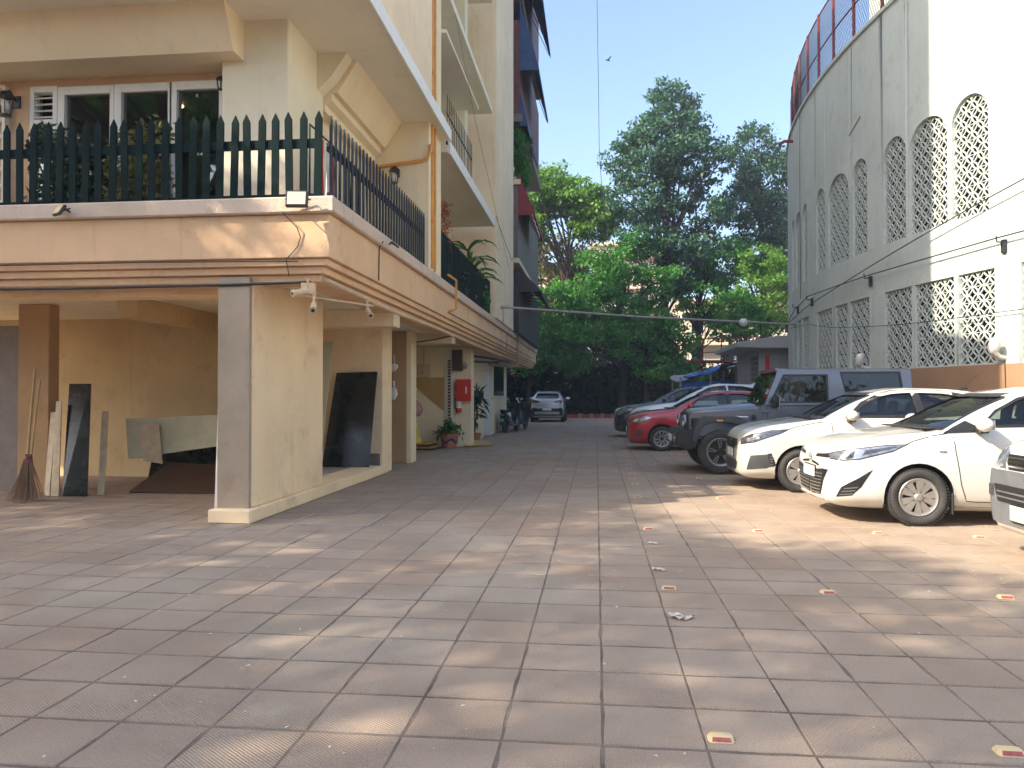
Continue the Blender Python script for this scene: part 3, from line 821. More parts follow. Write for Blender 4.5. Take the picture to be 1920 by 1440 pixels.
def lattice(a, b, z0, ztop, off0, thick=0.022, rad=0.14, w=0.021):
    """screen of interlocking rings, real holes; cut to the opening"""
    c = (a + b)/2
    hw = (b - a)/2 * D2M
    out = MB()
    N = 20
    def inside(s, z): return abs(s) < hw + 0.01 and z0 - 0.01 < z < ztop(c + s/D2M) + 0.015
    zmax = max(ztop(c + t*(b - a)/2) for t in (-.9, -.5, 0, .5, .9))
    ni = int(hw/rad) + 2; nj = int((zmax - z0)/rad) + 3
    for i in range(-ni, ni + 1):
        for j in range(-1, nj):
            if (i + j) % 2: continue
            cs, cz = i*rad, z0 + j*rad
            if cs - rad > hw or cs + rad < -hw: continue
            prev = None
            ang = [2*PI*k/N for k in range(N + 1)]
            for k in range(N):
                pts = []
                for t in (ang[k], ang[k+1]):
                    for r in (rad - w/2, rad + w/2):
                        pts.append((cs + r*math.cos(t), cz + r*math.sin(t)))
                ms = sum(q[0] for q in pts)/4; mz = sum(q[1] for q in pts)/4
                if not inside(ms, mz): continue
                cl = []
                for s, z in pts:
                    s = max(-hw, min(hw, s)); z = max(z0, min(ztop(c + s/D2M), z)); cl.append((s, z))
                fr = [cyl(c + s/D2M, z, off0) for s, z in cl]
                bk = [cyl(c + s/D2M, z, off0 - thick) for s, z in cl]
                out.add(fr + bk, [(0, 1, 3, 2), (0, 2, 6, 4), (1, 5, 7, 3), (0, 4, 5, 1), (2, 3, 7, 6)])
    # thin bed joints between the cast blocks
    z = z0 + 2*rad
    while z < zmax - .05:
        for t in range(12):
            s0 = -hw + 2*hw*t/12; s1 = -hw + 2*hw*(t+1)/12
            if inside((s0+s1)/2, z):
                out.add([cyl(c+s0/D2M, z-.006, off0-.004), cyl(c+s1/D2M, z-.006, off0-.004), cyl(c+s1/D2M, z+.006, off0-.004), cyl(c+s0/D2M, z+.006, off0-.004)], [(0,1,2,3)])
        z += 2*rad
    return out
for a, b in upper:
    if a > 11 : continue
    rpart(lattice(a, b, UB, lambda q, a=a, b=b: arch_top(q, a, b), -0.055), 'lattice_screen', 'jali_wall')
for a, b in lower:
    rpart(lattice(a, b, LB, lambda q: LT, -0.045), 'lattice_screen', 'jali_wall')
# mullions between lower windows stand a little proud of the lintel recess
m = MB()
for k in range(len(st) - 1):
    p0, p1 = st[k], st[k+1]
    m.add([cyl(p0, 0, .03), cyl(p1, 0, .03), cyl(p1, 1.93, .03), cyl(p0, 1.93, .03), cyl(p0, 1.93, -.01), cyl(p1, 1.93, -.01)], [(0,1,2,3), (3,2,5,4)])
rpart(m, 'brown_base', 'wainscot', smooth=20)
m = MB()
for k in range(-33, 41):
    m.add([cyl(k, ZT - .0, .05), cyl(k+1, ZT, .05), cyl(k+1, ZT + .08, .05), cyl(k, ZT + .08, .05), cyl(k+1, ZT + .08, -.32), cyl(k, ZT + .08, -.32), cyl(k, ZT, 0), cyl(k+1, ZT, 0)], [(0,1,2,3), (3,2,4,5), (6,7,1,0)])
rpart(m, 'parapet_cap', 'jali_wall', smooth=20)
# stair head room on the roof behind the safety fence
m = MB(); m.box(8.0, 13.5, 18.3, 23.5, 9.0, 15.5); rpart(m, 'roof_room', 'jali_wall')
m = MB()
for k in range(3): m.box(7.9, 7.98, 16.4 + k*0.3, 16.42 + k*.3, 9.8, 14)
m = MB(); m.box(7.2, 7.23, 14.0, 17.8, 9.83, 14.5); rpart(m, 'shade_net', 'net_green')
# roof safety fence
SF = empty('roof_safety_fence', (6.2, 21, ZT + .08), label='rusty red framed wire mesh safety fence along the curved roof edge', cat='fence')
SFo = Vector((6.2, 21, ZT + .08))
def sfpart(mb, name, mat, smooth=0):
    o = mb.build(name, mat, None, smooth); o.parent = SF; o.matrix_parent_inverse = Matrix.Translation(-SFo); return o
zf = ZT + .08
posts = [-14, -10.9, -7.9, -4.9, -2.1, 0.6, 3.3, 6.0, 8.7, 11.4, 14]
for q in posts:
    m = MB(); c = cyl(q, 0, -.14); m.box(c.x - .03, c.x + .03, c.y - .03, c.y + .03, zf, zf + 2.0); sfpart(m, 'post', 'rust_red')
for q0, q1 in zip(posts[:-1], posts[1:]):
    for z in (zf + 1.95, zf + .95):
        m = MB(); m.tube([cyl(q0 + (q1-q0)*k/3, z, -.14) for k in range(4)], 0.022, 6); sfpart(m, 'rail', 'rust_red')
    m = MB(); n = 16
    for k in range(-10, n + 10):
        for sgn in (1, -1):
            s0, s1 = k/n, k/n + sgn*0.62
            za, zb = zf + .02, zf + 1.93
            if s0 > s1: s0, s1, za, zb = s1, s0, zb, za
            c0, c1 = max(0, s0), min(1, s1)
            if c1 <= c0: continue
            f = lambda t: za + (zb - za)*(t - s0)/(s1 - s0)
            m.tube([cyl(q0 + (q1-q0)*c0, f(c0), -.14), cyl(q0 + (q1-q0)*c1, f(c1), -.14)], 0.005, 3, cap=False)
    sfpart(m, 'wire_mesh', 'fence_grey')
# rainwater spout, brackets, cables and lamps on the wall
m = MB(); m.tube([cyl(7.2, 9.35, -.05), cyl(7.2, 9.38, .25), cyl(7.2, 9.28, .42)], [.05, .05, .06], 8); rpart(m, 'rain_spout', 'rust_red', smooth=40)
def wall_cable(pts, r=0.013, mat='cable', name='wall_cable', label=None):
    m = MB(); m.tube(pts, r, 5); return rpart(m, name, mat, smooth=60, label=label)
def cs(pp, n=10, off=.10, sag=0.0):
    out = []
    for (q0, z0), (q1, z1) in zip(pp[:-1], pp[1:]):
        for k in range(n):
            t = k/n; out.append(cyl(q0 + (q1-q0)*t, z0 + (z1-z0)*t - sag*4*t*(1-t), off))
    out.append(cyl(*pp[-1], off)); return out
wall_cable(cs([(-24, 4.2), (-16.0, 4.10), (-7.3, 4.07), (1.0, 4.12), (5.0, 3.95), (10, 3.6)], 8, .12, 0.02), 0.014)
wall_cable(cs([(-24, 5.6), (-15.1, 4.78), (-6.4, 4.15), (0.4, 3.85), (8.5, 3.6)], 8, .16, 0.03), 0.012)
wall_cable(cs([(-24, 2.86), (-15.6, 2.82), (-9.9, 2.86), (-3.2, 3.08), (1.3, 3.36), (8, 3.5)], 6, .08, 0.015), 0.008)
wall_cable([cyl(3.9, 9.7, .03), cyl(3.8, 8.2, .05), cyl(3.7, 6.4, .06), cyl(3.7, 4.2, .05)], 0.008)
wall_cable([cyl(-16.05, 2.0, .05), cyl(-16.1, 1.2, .05), cyl(-16.1, 0.5, .05)], 0.006)
for q in (-16.0, -7.3, 1.0, 5.0):
    a = cyl(q, 4.02, .0); n = (cyl(q, 4, 1) - cyl(q, 4, 0)).normalized()
    m = MB(); m.tube([a, a + n*.16, a + n*.17 + Vector((0, 0, .10))], 0.014, 6); c = a + n*.02
    m.box(c.x - .03, c.x + .03, c.y - .05, c.y + .05, 3.84, 4.06)
    rpart(m, 'cable_bracket', 'fence_grey')
m = MB(); m.tube([cyl(-5.0, 7.6, .012), cyl(-6.3, 7.85, .012)], 0.012, 4); rpart(m, 'plaster_scar', 'greybrown')
def bulkhead(q, z, label):
    n = (cyl(q, z, 1) - cyl(q, z, 0)).normalized(); a = cyl(q, z, 0)
    rot = n.to_track_quat('Z', 'Y').to_matrix().to_4x4()
    tilt = Matrix.Rotation(R(-28), 4, 'Y')
    o = empty('wall_lamp', a, label=label, cat='lamp', group='oval lamps on the curved wall')
    up = Vector((0, 0, 1))
    m = MB(); m.tube([Vector((0, 0, -.14)), n*.12 + up*-.12, n*.20 + up*-.04], [.055, .05, .05], 10); m.build('lamp_arm', 'lamp_cover', o, smooth=40)
    Mx = Matrix.Translation(n*.20 + up*.06) @ Matrix.Rotation(R(18), 4, 'X') @ rot
    m = MB(); m.ball((0, 0, 0), (.10, .17, .075), 16, 10, Mx); m.build('lamp_body', 'lamp_cover', o, smooth=60)
    Mx2 = Matrix.Translation(n*.225 + up*.06) @ Matrix.Rotation(R(18), 4, 'X') @ rot
    m = MB(); m.ball((0, 0, 0.012), (.085, .15, .066), 16, 10, Mx2); m.build('lamp_lens', 'plate_white', o, smooth=60)
bulkhead(-15.95, 2.17, 'pale oval lamp on the sunlit wall above the brown base at the right edge')
bulkhead(-7.0, 2.12, 'grey oval lamp peeking over the off-roader roof')

# ================================================================== VEHICLES
def paint(name, c, metal=0.0, rough=0.32, coat=1.0, flake=0.0, dust=0.12):
    m, nt, nd, lk, bs = nodes_of(name)
    pos = obj_pos(nt)
    f = ramp(nt, noise_tex(nt, pos, 3.5, 6, 0.7), 0.35, 0.75)
    ml = nt.nodes.new('ShaderNodeMath'); ml.operation = 'MULTIPLY'; ml.inputs[1].default_value = dust
    lk.new(f, ml.inputs[0])
    sep = nt.nodes.new('ShaderNodeSeparateXYZ'); lk.new(pos, sep.inputs[0])
    low = nt.nodes.new('ShaderNodeMapRange'); low.inputs[1].default_value = 0.55; low.inputs[2].default_value = 0.15; low.inputs[3].default_value = 0; low.inputs[4].default_value = 0.35
    lk.new(sep.outputs[2], low.inputs[0])
    ad = nt.nodes.new('ShaderNodeMath'); ad.operation = 'MAXIMUM'; lk.new(ml.outputs[0], ad.inputs[0])
    m3 = nt.nodes.new('ShaderNodeMath'); m3.operation = 'MULTIPLY'; lk.new(low.outputs[0], m3.inputs[0]); lk.new(f, m3.inputs[1]); lk.new(m3.outputs[0], ad.inputs[1])
    lk.new(mix_rgb(nt, ad.outputs[0], c, (0.36, 0.30, 0.24)), bs.inputs['Base Color'])
    bs.inputs['Metallic'].default_value = metal
    bs.inputs['Roughness'].default_value = rough
    bs.inputs['Coat Weight'].default_value = coat
    bs.inputs['Coat Roughness'].default_value = 0.06
    M_[name] = m
paint('paint_white', (0.64, 0.625, 0.575), dust=0.12)
paint('paint_white2', (0.62, 0.60, 0.54), dust=0.14)
paint('paint_red', (0.46, 0.006, 0.018), metal=0.1, rough=0.3, dust=0.02)
paint('paint_grey', (0.125, 0.142, 0.17), metal=0.3, rough=0.3, dust=0.1)
paint('paint_silver', (0.74, 0.76, 0.78), metal=0.1, rough=0.3)
paint('paint_navy', (0.012, 0.015, 0.028), metal=0.2, rough=0.25)
paint('paint_suv', (0.56, 0.59, 0.61), metal=0.25, rough=0.3)
plain('trim_black', (0.014, 0.014, 0.015), 0.42, var=0.2)
plain('trim_grey', (0.06, 0.062, 0.066), 0.55, var=0.2)
plain('bumper_grey', (0.13, 0.14, 0.15), 0.5, var=0.15)
plain('cabin', (0.035, 0.032, 0.030), 0.8)
plain('seat_cloth', (0.10, 0.085, 0.06), 0.85, var=0.2)
plain('seat_green', (0.12, 0.13, 0.05), 0.85, var=0.2)
plain('rubber', (0.042, 0.040, 0.038), 0.78, var=0.25, vscale=10, bumpy=0.3, bscale=50)
plain('rim_silver', (0.40, 0.385, 0.36), 0.38, metal=0.6, var=0.08)
plain('rim_dark', (0.045, 0.045, 0.048), 0.4, metal=0.5)
plain('chrome', (0.72, 0.72, 0.73), 0.12, metal=1.0)
plain('lamp_chrome', (0.27, 0.29, 0.33), 0.18, metal=0.5, coat=1.0, var=0.55, vscale=11)
plain('lamp_dark', (0.08, 0.085, 0.10), 0.12, metal=0.4, coat=1.0, var=0.5, vscale=16)
plain('lamp_red', (0.30, 0.012, 0.012), 0.12, coat=1.0)
plain('amber', (0.85, 0.30, 0.03), 0.2, coat=1.0)
plain('sticker', (0.70, 0.70, 0.66), 0.5)
glass('car_glass', (0.52, 0.60, 0.54), 0.03)
glass('car_glass_dark', (0.13, 0.16, 0.15), 0.04)

def pchip(xs, ys):
    n = len(xs); h = [xs[i+1]-xs[i] for i in range(n-1)]; d = [(ys[i+1]-ys[i])/h[i] for i in range(n-1)]
    m = [0]*n; m[0] = d[0]; m[-1] = d[-1]
    for i in range(1, n-1):
        if d[i-1]*d[i] > 0:
            w1 = 2*h[i]+h[i-1]; w2 = h[i]+2*h[i-1]; m[i] = (w1+w2)/(w1/d[i-1]+w2/d[i])
    def f(x):
        i = 0
        while i < n-2 and x > xs[i+1]: i += 1
        t = (x-xs[i])/h[i]; t = max(0, min(1, t))
        return (ys[i]*(2*t**3-3*t**2+1) + h[i]*m[i]*(t**3-2*t**2+t) + ys[i+1]*(-2*t**3+3*t**2) + h[i]*m[i+1]*(t**3-t**2))
    return f
def catmull(pts, sub):
    out = []
    n = len(pts)
    for i in range(n-1):
        p0 = pts[i-1] if i > 0 else (2*pts[0][0]-pts[1][0], 2*pts[0][1]-pts[1][1])
        p1, p2 = pts[i], pts[i+1]
        p3 = pts[i+2] if i+2 < n else (2*p2[0]-p1[0], 2*p2[1]-p1[1])
        for k in range(sub[i]):
            t = k/sub[i]
            out.append(tuple(0.5*((2*b)+(-a+c)*t+(2*a-5*b+4*c-d)*t*t+(-a+3*b-3*c+d)*t**3) for a, b, c, d in zip(p0, p1, p2, p3)))
    out.append(pts[-1])
    return out
class Body:
    """car body lofted from stations (x, zb, wb, ws, zs, wm, zm, wsh, zsh, wt, zt, zc)"""
    def __init__(s, table):
        xs = [r[0] for r in table]
        s.f = [pchip(xs, [r[k] for r in table]) for k in range(1, 12)]
        s.L = xs[-1]; s.xs = xs
    def half(s, x, inset=0.0, zfloor=None):
        zb, wb, ws, zs, wm, zm, wsh, zsh, wt, zt, zc = [f(x) for f in s.f]
        pts = catmull([(wb, zb), (ws, zs), (wm, zm), (wsh, zsh), (wt, zt), (wt*.52, zt+(zc-zt)*.78), (0, zc)], [3, 4, 5, 6, 3, 3])
        pts = [(0, zb)] + pts
        pts[-1] = (0, zc)
        if inset:
            pts = [(max(0, y - inset) if i not in (0, len(pts)-1) else 0, (z - inset if z > zm else z)) for i, (y, z) in enumerate(pts)]
            pts = [(y, max(z, zfloor)) for y, z in pts]
        return pts
    def stations(s, x0=0, x1=None, n=64):
        x1 = s.L if x1 is None else x1
        out = set(x for x in s.xs if x0 <= x <= x1)
        for k in range(n+1): out.add(x0+(x1-x0)*k/n)
        o = sorted(out); r = [o[0]]
        for x in o[1:]:
            if x - r[-1] > 0.008: r.append(x)
        r[-1] = o[-1]
        return r
    def mesh(s, name, x0=0, x1=None, inset=0, zfloor=None, n=64):
        xs = s.stations(x0, x1, n)
        rings = []
        for x in xs:
            hp = s.half(x, inset, zfloor)
            rings.append([(x, -y, z) for y, z in hp] + [(x, y, z) for y, z in hp[-2:0:-1]])
        N = len(rings[0]); vs = [p for r in rings for p in r]; fs = []
        for i in range(len(rings)-1):
            for k in range(N):
                fs.append((i*N+k, i*N+(k+1) % N, (i+1)*N+(k+1) % N, (i+1)*N+k))
        fs.append(tuple(range(N))); fs.append(tuple((len(rings)-1)*N+k for k in range(N))[::-1])
        me = bpy.data.meshes.new(name); me.from_pydata(vs, [], fs)
        bm = bmesh.new(); bm.from_mesh(me)
        bmesh.ops.remove_doubles(bm, verts=bm.verts, dist=0.0006)
        bmesh.ops.recalc_face_normals(bm, faces=bm.faces)
        bm.to_mesh(me); bm.free()
        return me
def bool_cut(me, cutters):
    o = bpy.data.objects.new('tmp_body', me); col.objects.link(o)
    tmp = [o]
    for c in cutters:
        oc = bpy.data.objects.new('tmp_cut', c); col.objects.link(oc); tmp.append(oc)
        md = o.modifiers.new('b', 'BOOLEAN'); md.operation = 'DIFFERENCE'; md.solver = 'EXACT'; md.object = oc
    dg = bpy.context.evaluated_depsgraph_get()
    res = bpy.data.meshes.new_from_object(o.evaluated_get(dg))
    for t in tmp: bpy.data.objects.remove(t)
    return res
class Car:
    def __init__(s, name, table, loc, rz, label, cat, paintm, group='cars parked in the yard'):
        s.o = empty(name, loc, rz, label, cat, group)
        s.body = Body(table); s.paint = paintm
        s.raw = s.body.mesh('raw')
        bm = bmesh.new(); bm.from_mesh(s.raw); s.bvh = BVHTree.FromBMesh(bm)
        bm.free()
    def ray(s, u, z, alpha):
        a = R(alpha); D = Vector((math.cos(a), math.sin(a), 0)); U = Vector((math.sin(a), -math.cos(a), 0))
        org = U*u - D*6 + Vector((0, 0, z))
        h = s.bvh.ray_cast(org, D)
        return h[0], h[1], D
    def shell(s, arches, side_wins, ws=None, rw=None, cabin=None, arch_r=0.36):
        cut = []
        for (x, z) in arches:
            for sg in (-1, 1):
                m = MB(); m.lathe([(arch_r, -.16), (arch_r, .40)], 36, Matrix.Translation((x, sg*0.74, z)), axis='y'); cut.append(m.mesh('c', 'trim_black'))
        if cabin:
            cut.append(s.body.mesh('cab', cabin[0], cabin[1], 0.045, 0.36, 30))
            for poly in side_wins:
                m = MB(); m.prism(poly, 'y', -1.5, 1.5); cut.append(m.mesh('c', 'trim_black'))
            if ws: m = MB(); m.prism(ws[0], 'x', ws[1], ws[2]); cut.append(m.mesh('c', 'trim_black'))
            if rw: m = MB(); m.prism(rw[0], 'x', rw[1], rw[2]); cut.append(m.mesh('c', 'trim_black'))
        me = bool_cut(s.raw, cut)
        me.materials.clear(); me.materials.append(M_[s.paint]); me.materials.append(M_['trim_black'])
        # smooth normals of the uncut surface; faces made by the cuts get the dark lining
        raw = s.raw
        for p in raw.polygons: p.use_smooth = True
        vn = [v.normal.copy() for v in raw.vertices]
        pv = [tuple(p.vertices) for p in raw.polygons]
        norms = []
        co = [v.co for v in me.vertices]
        for p in me.polygons:
            c = p.center; loc, nr, idx, dist = s.bvh.find_nearest(c)
            outer = dist is not None and dist < 0.004 and nr.dot(p.normal) > 0.8
            p.use_smooth = outer
            p.material_index = 0 if outer else 1
            for li in p.loop_indices:
                if outer:
                    q = co[me.loops[li].vertex_index]; l2, n2, i2, d2 = s.bvh.find_nearest(q)
                    if i2 is None or n2.dot(p.normal) < 0.75: norms.append(p.normal.copy()); continue
                    ws_ = 0; acc = Vector((0, 0, 0))
                    for vi in pv[i2]:
                        w = 1/((raw.vertices[vi].co - q).length + 1e-4)**2; acc += vn[vi]*w
                    acc.normalize()
                    norms.append(acc if acc.dot(p.normal) > 0.5 else p.normal.copy())
                else: norms.append(p.normal.copy())
        me.normals_split_custom_set(norms)
        s.bodyo = link('body', me, s.o)
        return s.bodyo
    def patch(s, name, poly, alpha, mat, off=0.004, depth=0.02, step=0.05, both=True, parent=None, smooth=50, label=None):
        """conform a polygon (u, z) to the body surface, seen along direction alpha"""
        pts = []
        n = len(poly)
        for i in range(n):
            a, b = Vector(poly[i]), Vector(poly[(i+1) % n]); k = max(1, int((b-a).length/step))
            for t in range(k): pts.append(a + (b-a)*t/k)
        nb = len(pts)
        us = [p.x for p in pts]; zs = [p.y for p in pts]
        def ins(u, z):
            c = False
            for i in range(n):
                x1, y1 = poly[i]; x2, y2 = poly[(i+1) % n]
                if (y1 > z) != (y2 > z) and u < (x2-x1)*(z-y1)/(y2-y1)+x1: c = not c
            return c
        nu = int((max(us)-min(us))/step); nz = int((max(zs)-min(zs))/step)
        for i in range(1, nu+1):
            for j in range(1, nz+1):
                u = min(us)+i*step; z = min(zs)+j*step
                if ins(u, z) and min((Vector((u, z))-p).length for p in pts[:nb]) > step*.35: pts.append(Vector((u, z)))
        r = delaunay_2d_cdt(pts, [(i, (i+1) % nb) for i in range(nb)], [], 1, 1e-6)
        vs, tris = r[0], r[2]
        P = []; N = []
        for v in vs:
            h, nr, D = s.ray(v.x, v.y, alpha)
            P.append(h); N.append(nr if h is not None else None); 
        D = Vector((math.cos(R(alpha)), math.sin(R(alpha)), 0))
        good = [i for i in range(len(P)) if P[i] is not None]
        if not good: return None
        for i in range(len(P)):
            if P[i] is None:
                j = min(good, key=lambda g: (vs[g]-vs[i]).length); 
                U = Vector((math.sin(R(alpha)), -math.cos(R(alpha)), 0))
                P[i] = P[j] + U*(vs[i].x-vs[j].x) + Vector((0, 0, vs[i].y-vs[j].y)); N[i] = N[j]
        top = [P[i] + N[i]*off for i in range(len(P))]
        mb = MB()
        bot = [t + D*depth for t in top]
        ec = {}
        for t in tris:
            for a, b in ((t[0], t[1]), (t[1], t[2]), (t[2], t[0])): ec[frozenset((a, b))] = ec.get(frozenset((a, b)), 0)+1
        fs = [tuple(t) for t in tris]
        nv = len(top)
        if depth > 0:
            for e, c in ec.items():
                if c == 1: a, b = tuple(e); fs.append((a, b, nv+b, nv+a))
            mb.add(top+bot, fs)
        else: mb.add(top, fs)
        o = mb.build(name, mat, parent or s.o, smooth)
        if label: o['label'] = label
        if both:
            mb2 = MB(); mb2.add([(p[0], -p[1], p[2]) for p in mb.v], fs)
            mb2.build(name, mat, parent or s.o, smooth)
        return o
    def seam(s, pts, alpha=90, w=0.010, mat='trim_black', off=0.0012, name='panel_gap', both=True, step=0.06):
        """thin gap line lying on the surface"""
        ln = []
        for a, b in zip(pts[:-1], pts[1:]):
            a, b = Vector(a), Vector(b); k = max(1, int((b-a).length/step))
            for t in range(k): ln.append(a+(b-a)*t/k)
        ln.append(Vector(pts[-1]))
        mb = MB(); prev = None
        for i, p in enumerate(ln):
            t = (ln[min(i+1, len(ln)-1)]-ln[max(0, i-1)]).normalized(); nn = Vector((-t.y, t.x))*w/2
            q = []
            for v in (p-nn, p+nn):
                h, nr, D = s.ray(v.x, v.y, alpha)
                q.append(None if h is None else h+nr*off)
            if prev and None not in q and None not in prev: mb.quad(prev[0], prev[1], q[1], q[0])
            prev = q
        if not mb.f: return
        mb.build(name, mat, s.o)
        if both:
            m2 = MB(); m2.add([(a, -b, c) for a, b, c in mb.v], mb.f); m2.build(name, mat, s.o)

def frame_poly(poly, w):
    """grow a polygon outwards by w (about its centroid edges)"""
    n = len(poly); out = []
    area = sum(poly[i][0]*poly[(i+1) % n][1]-poly[(i+1) % n][0]*poly[i][1] for i in range(n))
    sg = 1 if area > 0 else -1
    for i in range(n):
        a, b, c = Vector(poly[i-1]), Vector(poly[i]), Vector(poly[(i+1) % n])
        e1, e2 = (b-a).normalized(), (c-b).normalized()
        n1 = Vector((e1.y, -e1.x))*sg; n2 = Vector((e2.y, -e2.x))*sg
        k = 1+n1.dot(n2)
        d = (n1+n2)/max(k, 0.35)
        out.append(tuple(b+d*w))
    return out

# ---- wheels
def tyre_mesh(r, w, rr):
    m = MB()
    prof = [(rr, -w*.36), (rr+.012, -w*.44), (rr+(r-rr)*.45, -w*.5), (r-.035, -w*.49), (r-.012, -w*.42), (r-.002, -w*.30), (r, 0), (r-.002, w*.30), (r-.012, w*.42), (r-.035, w*.49), (rr+(r-rr)*.45, w*.5), (rr+.012, w*.44), (rr, w*.36)]
    m.lathe(prof, 48, axis='y', close=True)
    # tread grooves around the shoulder
    for k in range(60):
        a = 2*PI*k/60
        Mx = Matrix.Rotation(a, 4, 'Y')
        for sg in (-1, 1): m.cbox((0, sg*w*.36, r-.0035), (.012, w*.2, .012), Mx)
    return m.mesh('tyre', 'rubber', smooth=40)
def rim_mesh(style, rr, w):
    """outer face towards -y; slot 0 bright, slot 1 dark"""
    m = MB(); f = -w*.40
    m.lathe([(rr, w*.36), (rr, f+.006), (rr-.012, f-.004), (rr-.03, f+.004), (rr-.045, f+.03), (rr-.05, w*.2)], 40, axis='y', mi=0, cap=False)
    m.lathe([(rr-.045, f+.055), (0.0, f+.055)], 32, axis='y', mi=1, cap=False)
    def spoke(a0, r0, r1, w0, w1, d0, d1, tw=0.0, th=.022, mi=0):
        """tapered bar from radius r0 to r1 at angle a0 (twisted by tw at the end)"""
        n = 5; L = []; T = []
        for k in range(n+1):
            t = k/n; r = r0+(r1-r0)*t; a = a0+tw*t*t; ww = w0+(w1-w0)*t; y = f+d0+(d1-d0)*t
            ca, sa = math.cos(a), math.sin(a)
            for sgn in (-1, 1):
                px_, pz_ = r*ca - sgn*ww/2*sa, r*sa + sgn*ww/2*ca
                L.append((px_, y, pz_)); T.append((px_, y+th, pz_))
        N_ = len(L); fs = []
        for k in range(n):
            a, b, c, d = 2*k, 2*k+1, 2*k+3, 2*k+2
            fs += [(a, b, c, d), (a, d, N_+d, N_+a), (b, N_+b, N_+c, c)]
        fs += [(0, N_, N_+1, 1), (2*n, 2*n+1, N_+2*n+1, N_+2*n)]
        m.add(L+T, fs, mi)
    if style == 'cover':
        for k in range(10):
            a = 2*PI*(k//2)/5 + (0.27 if k % 2 else -0.27) + PI/2
            spoke(a, .045, rr-.028, .036, .088 if k % 2 else .080, .004, .004)
        m.lathe([(0.0, f-.012), (.03, f-.010), (.045, f+.004), (.048, f+.03)], 24, axis='y', cap=False)
        m.lathe([(rr-.03, f+.002), (rr-.042, f+.006), (rr-.042, f+.03)], 40, axis='y', cap=False)
    elif style == 'five':
        for k in range(5):
            for sgn in (-1, 1):
                a = 2*PI*k/5 + PI/2 + sgn*.125
                spoke(a, .055, rr-.02, .030, .036, .012, .0, 0, .03, 1)
                spoke(a, .075, rr-.028, .012, .016, .009, -.003, 0, .01, 0)
        m.lathe([(0.0, f-.002), (.05, f), (.062, f+.015), (.065, f+.05)], 24, axis='y', mi=1, cap=False)
    elif style == 'swirl':
        for k in range(10):
            a = 2*PI*k/10 + PI/2
            spoke(a, .045, rr-.02, .018, .052 if k % 2 else .030, .014, .0, -.42, .03, 0)
        m.lathe([(0.0, f+.002), (.03, f+.002), (.045, f+.015), (.048, f+.05)], 24, axis='y', mi=1, cap=False)
    mats = {'cover': ['rim_silver', 'rim_dark'], 'five': ['rim_silver', 'rim_dark'], 'swirl': ['rim_silver', 'rim_dark']}[style]
    return m.mesh('rim', mats, smooth=35)
WH = {}
def add_wheels(car, pos, r, w, rr, style, half):
    key = (r, w, rr, style)
    if key not in WH:
        hb = MB(); hb.lathe([(.13, .0), (.13, .06), (.05, .06), (.05, .10)], 20, axis='y')
        WH[key] = (hb.mesh('wheel', 'steel'), tyre_mesh(r, w, rr), rim_mesh(style, rr, w))
    hub, ty, rm = WH[key]
    for (x, z) in pos:
        for sg in (-1, 1):
            wh = link('wheel', hub, car.o if isinstance(car, Car) else car, (x, sg*half, z), (0, 0, 0 if sg < 0 else PI))
            link('tyre', ty, wh); link('rim', rm, wh, rot=(0, random.uniform(0, 1.2), 0))

def seat(parent, x, y, mat, zb=0.40, w=.5):
    m = MB()
    m.prism([(x-.25, zb), (x+.28, zb), (x+.28, zb+.16), (x-.22, zb+.20)], 'y', y-w/2, y+w/2)
    m.prism([(x+.20, zb+.12), (x+.33, zb+.10), (x+.52, zb+.68), (x+.40, zb+.70)], 'y', y-w/2+.02, y+w/2-.02)
    m.prism([(x+.43, zb+.71), (x+.53, zb+.69), (x+.58, zb+.90), (x+.49, zb+.91)], 'y', y-.13, y+.13)
    m.build('seat', mat, parent, smooth=40, bevel=0.03, bseg=2)
def interior(car, xd, xs, mat='seat_cloth', rear=1.0, zb=.40):
    p = car.o
    m = MB(); m.prism([(xd-.25, .5), (xd+.18, .55), (xd+.22, .86), (xd+.05, .95), (xd-.25, .93)], 'y', -.66, .66); m.build('dashboard', 'cabin', p, smooth=40, bevel=.02)
    m = MB(); Mx = Matrix.Translation((xd+.36, .34, .92)) @ Matrix.Rotation(R(-65), 4, 'Y')
    pts = [Mx @ Vector((.17*math.cos(a), .17*math.sin(a), 0)) for a in [2*PI*k/20 for k in range(21)]]
    m.tube(pts, .016, 6); m.tube([Mx @ Vector((-.16, 0, 0)), Mx @ Vector((.16, 0, 0))], .02, 6); m.tube([Mx @ Vector((0, 0, 0)), Mx @ Vector((0, 0, -.25))], .03, 6)
    m.build('steering_wheel', 'cabin', p, smooth=50)
    for y in (-.36, .36): seat(p, xs, y, mat, zb)
    seat(p, xs+rear, 0, mat, zb, 1.15)
    m = MB(); m.box(xd+.2, xs+rear+.5, -.68, .68, .34, .375); m.build('cabin_floor', 'cabin', p)
def mirror(car, x, y, z, mat, s=1.0, foot='trim_black'):
    for sg in (-1, 1):
        m = MB()
        m.ball((x, sg*(y+.13*s), z), (.075*s, .125*s, .075*s), 16, 10)
        o = m.build('side_mirror', mat, car.o, smooth=60)
        m = MB(); m.prism([(x-.05*s, z-.09), (x+.06*s, z-.09), (x+.05*s, z-.03), (x-.03*s, z-.03)], 'y', min(sg*(y-.06), sg*(y+.12*s)), max(sg*(y-.06), sg*(y+.12*s)))
        m.build('mirror_stalk', foot, o, bevel=.01)
        m = MB(); m.box(x+.05*s, x+.066*s, sg*(y+.13*s)-.095*s, sg*(y+.13*s)+.095*s, z-.045*s, z+.05*s); m.build('mirror_glass', 'chrome', o, bevel=.005)
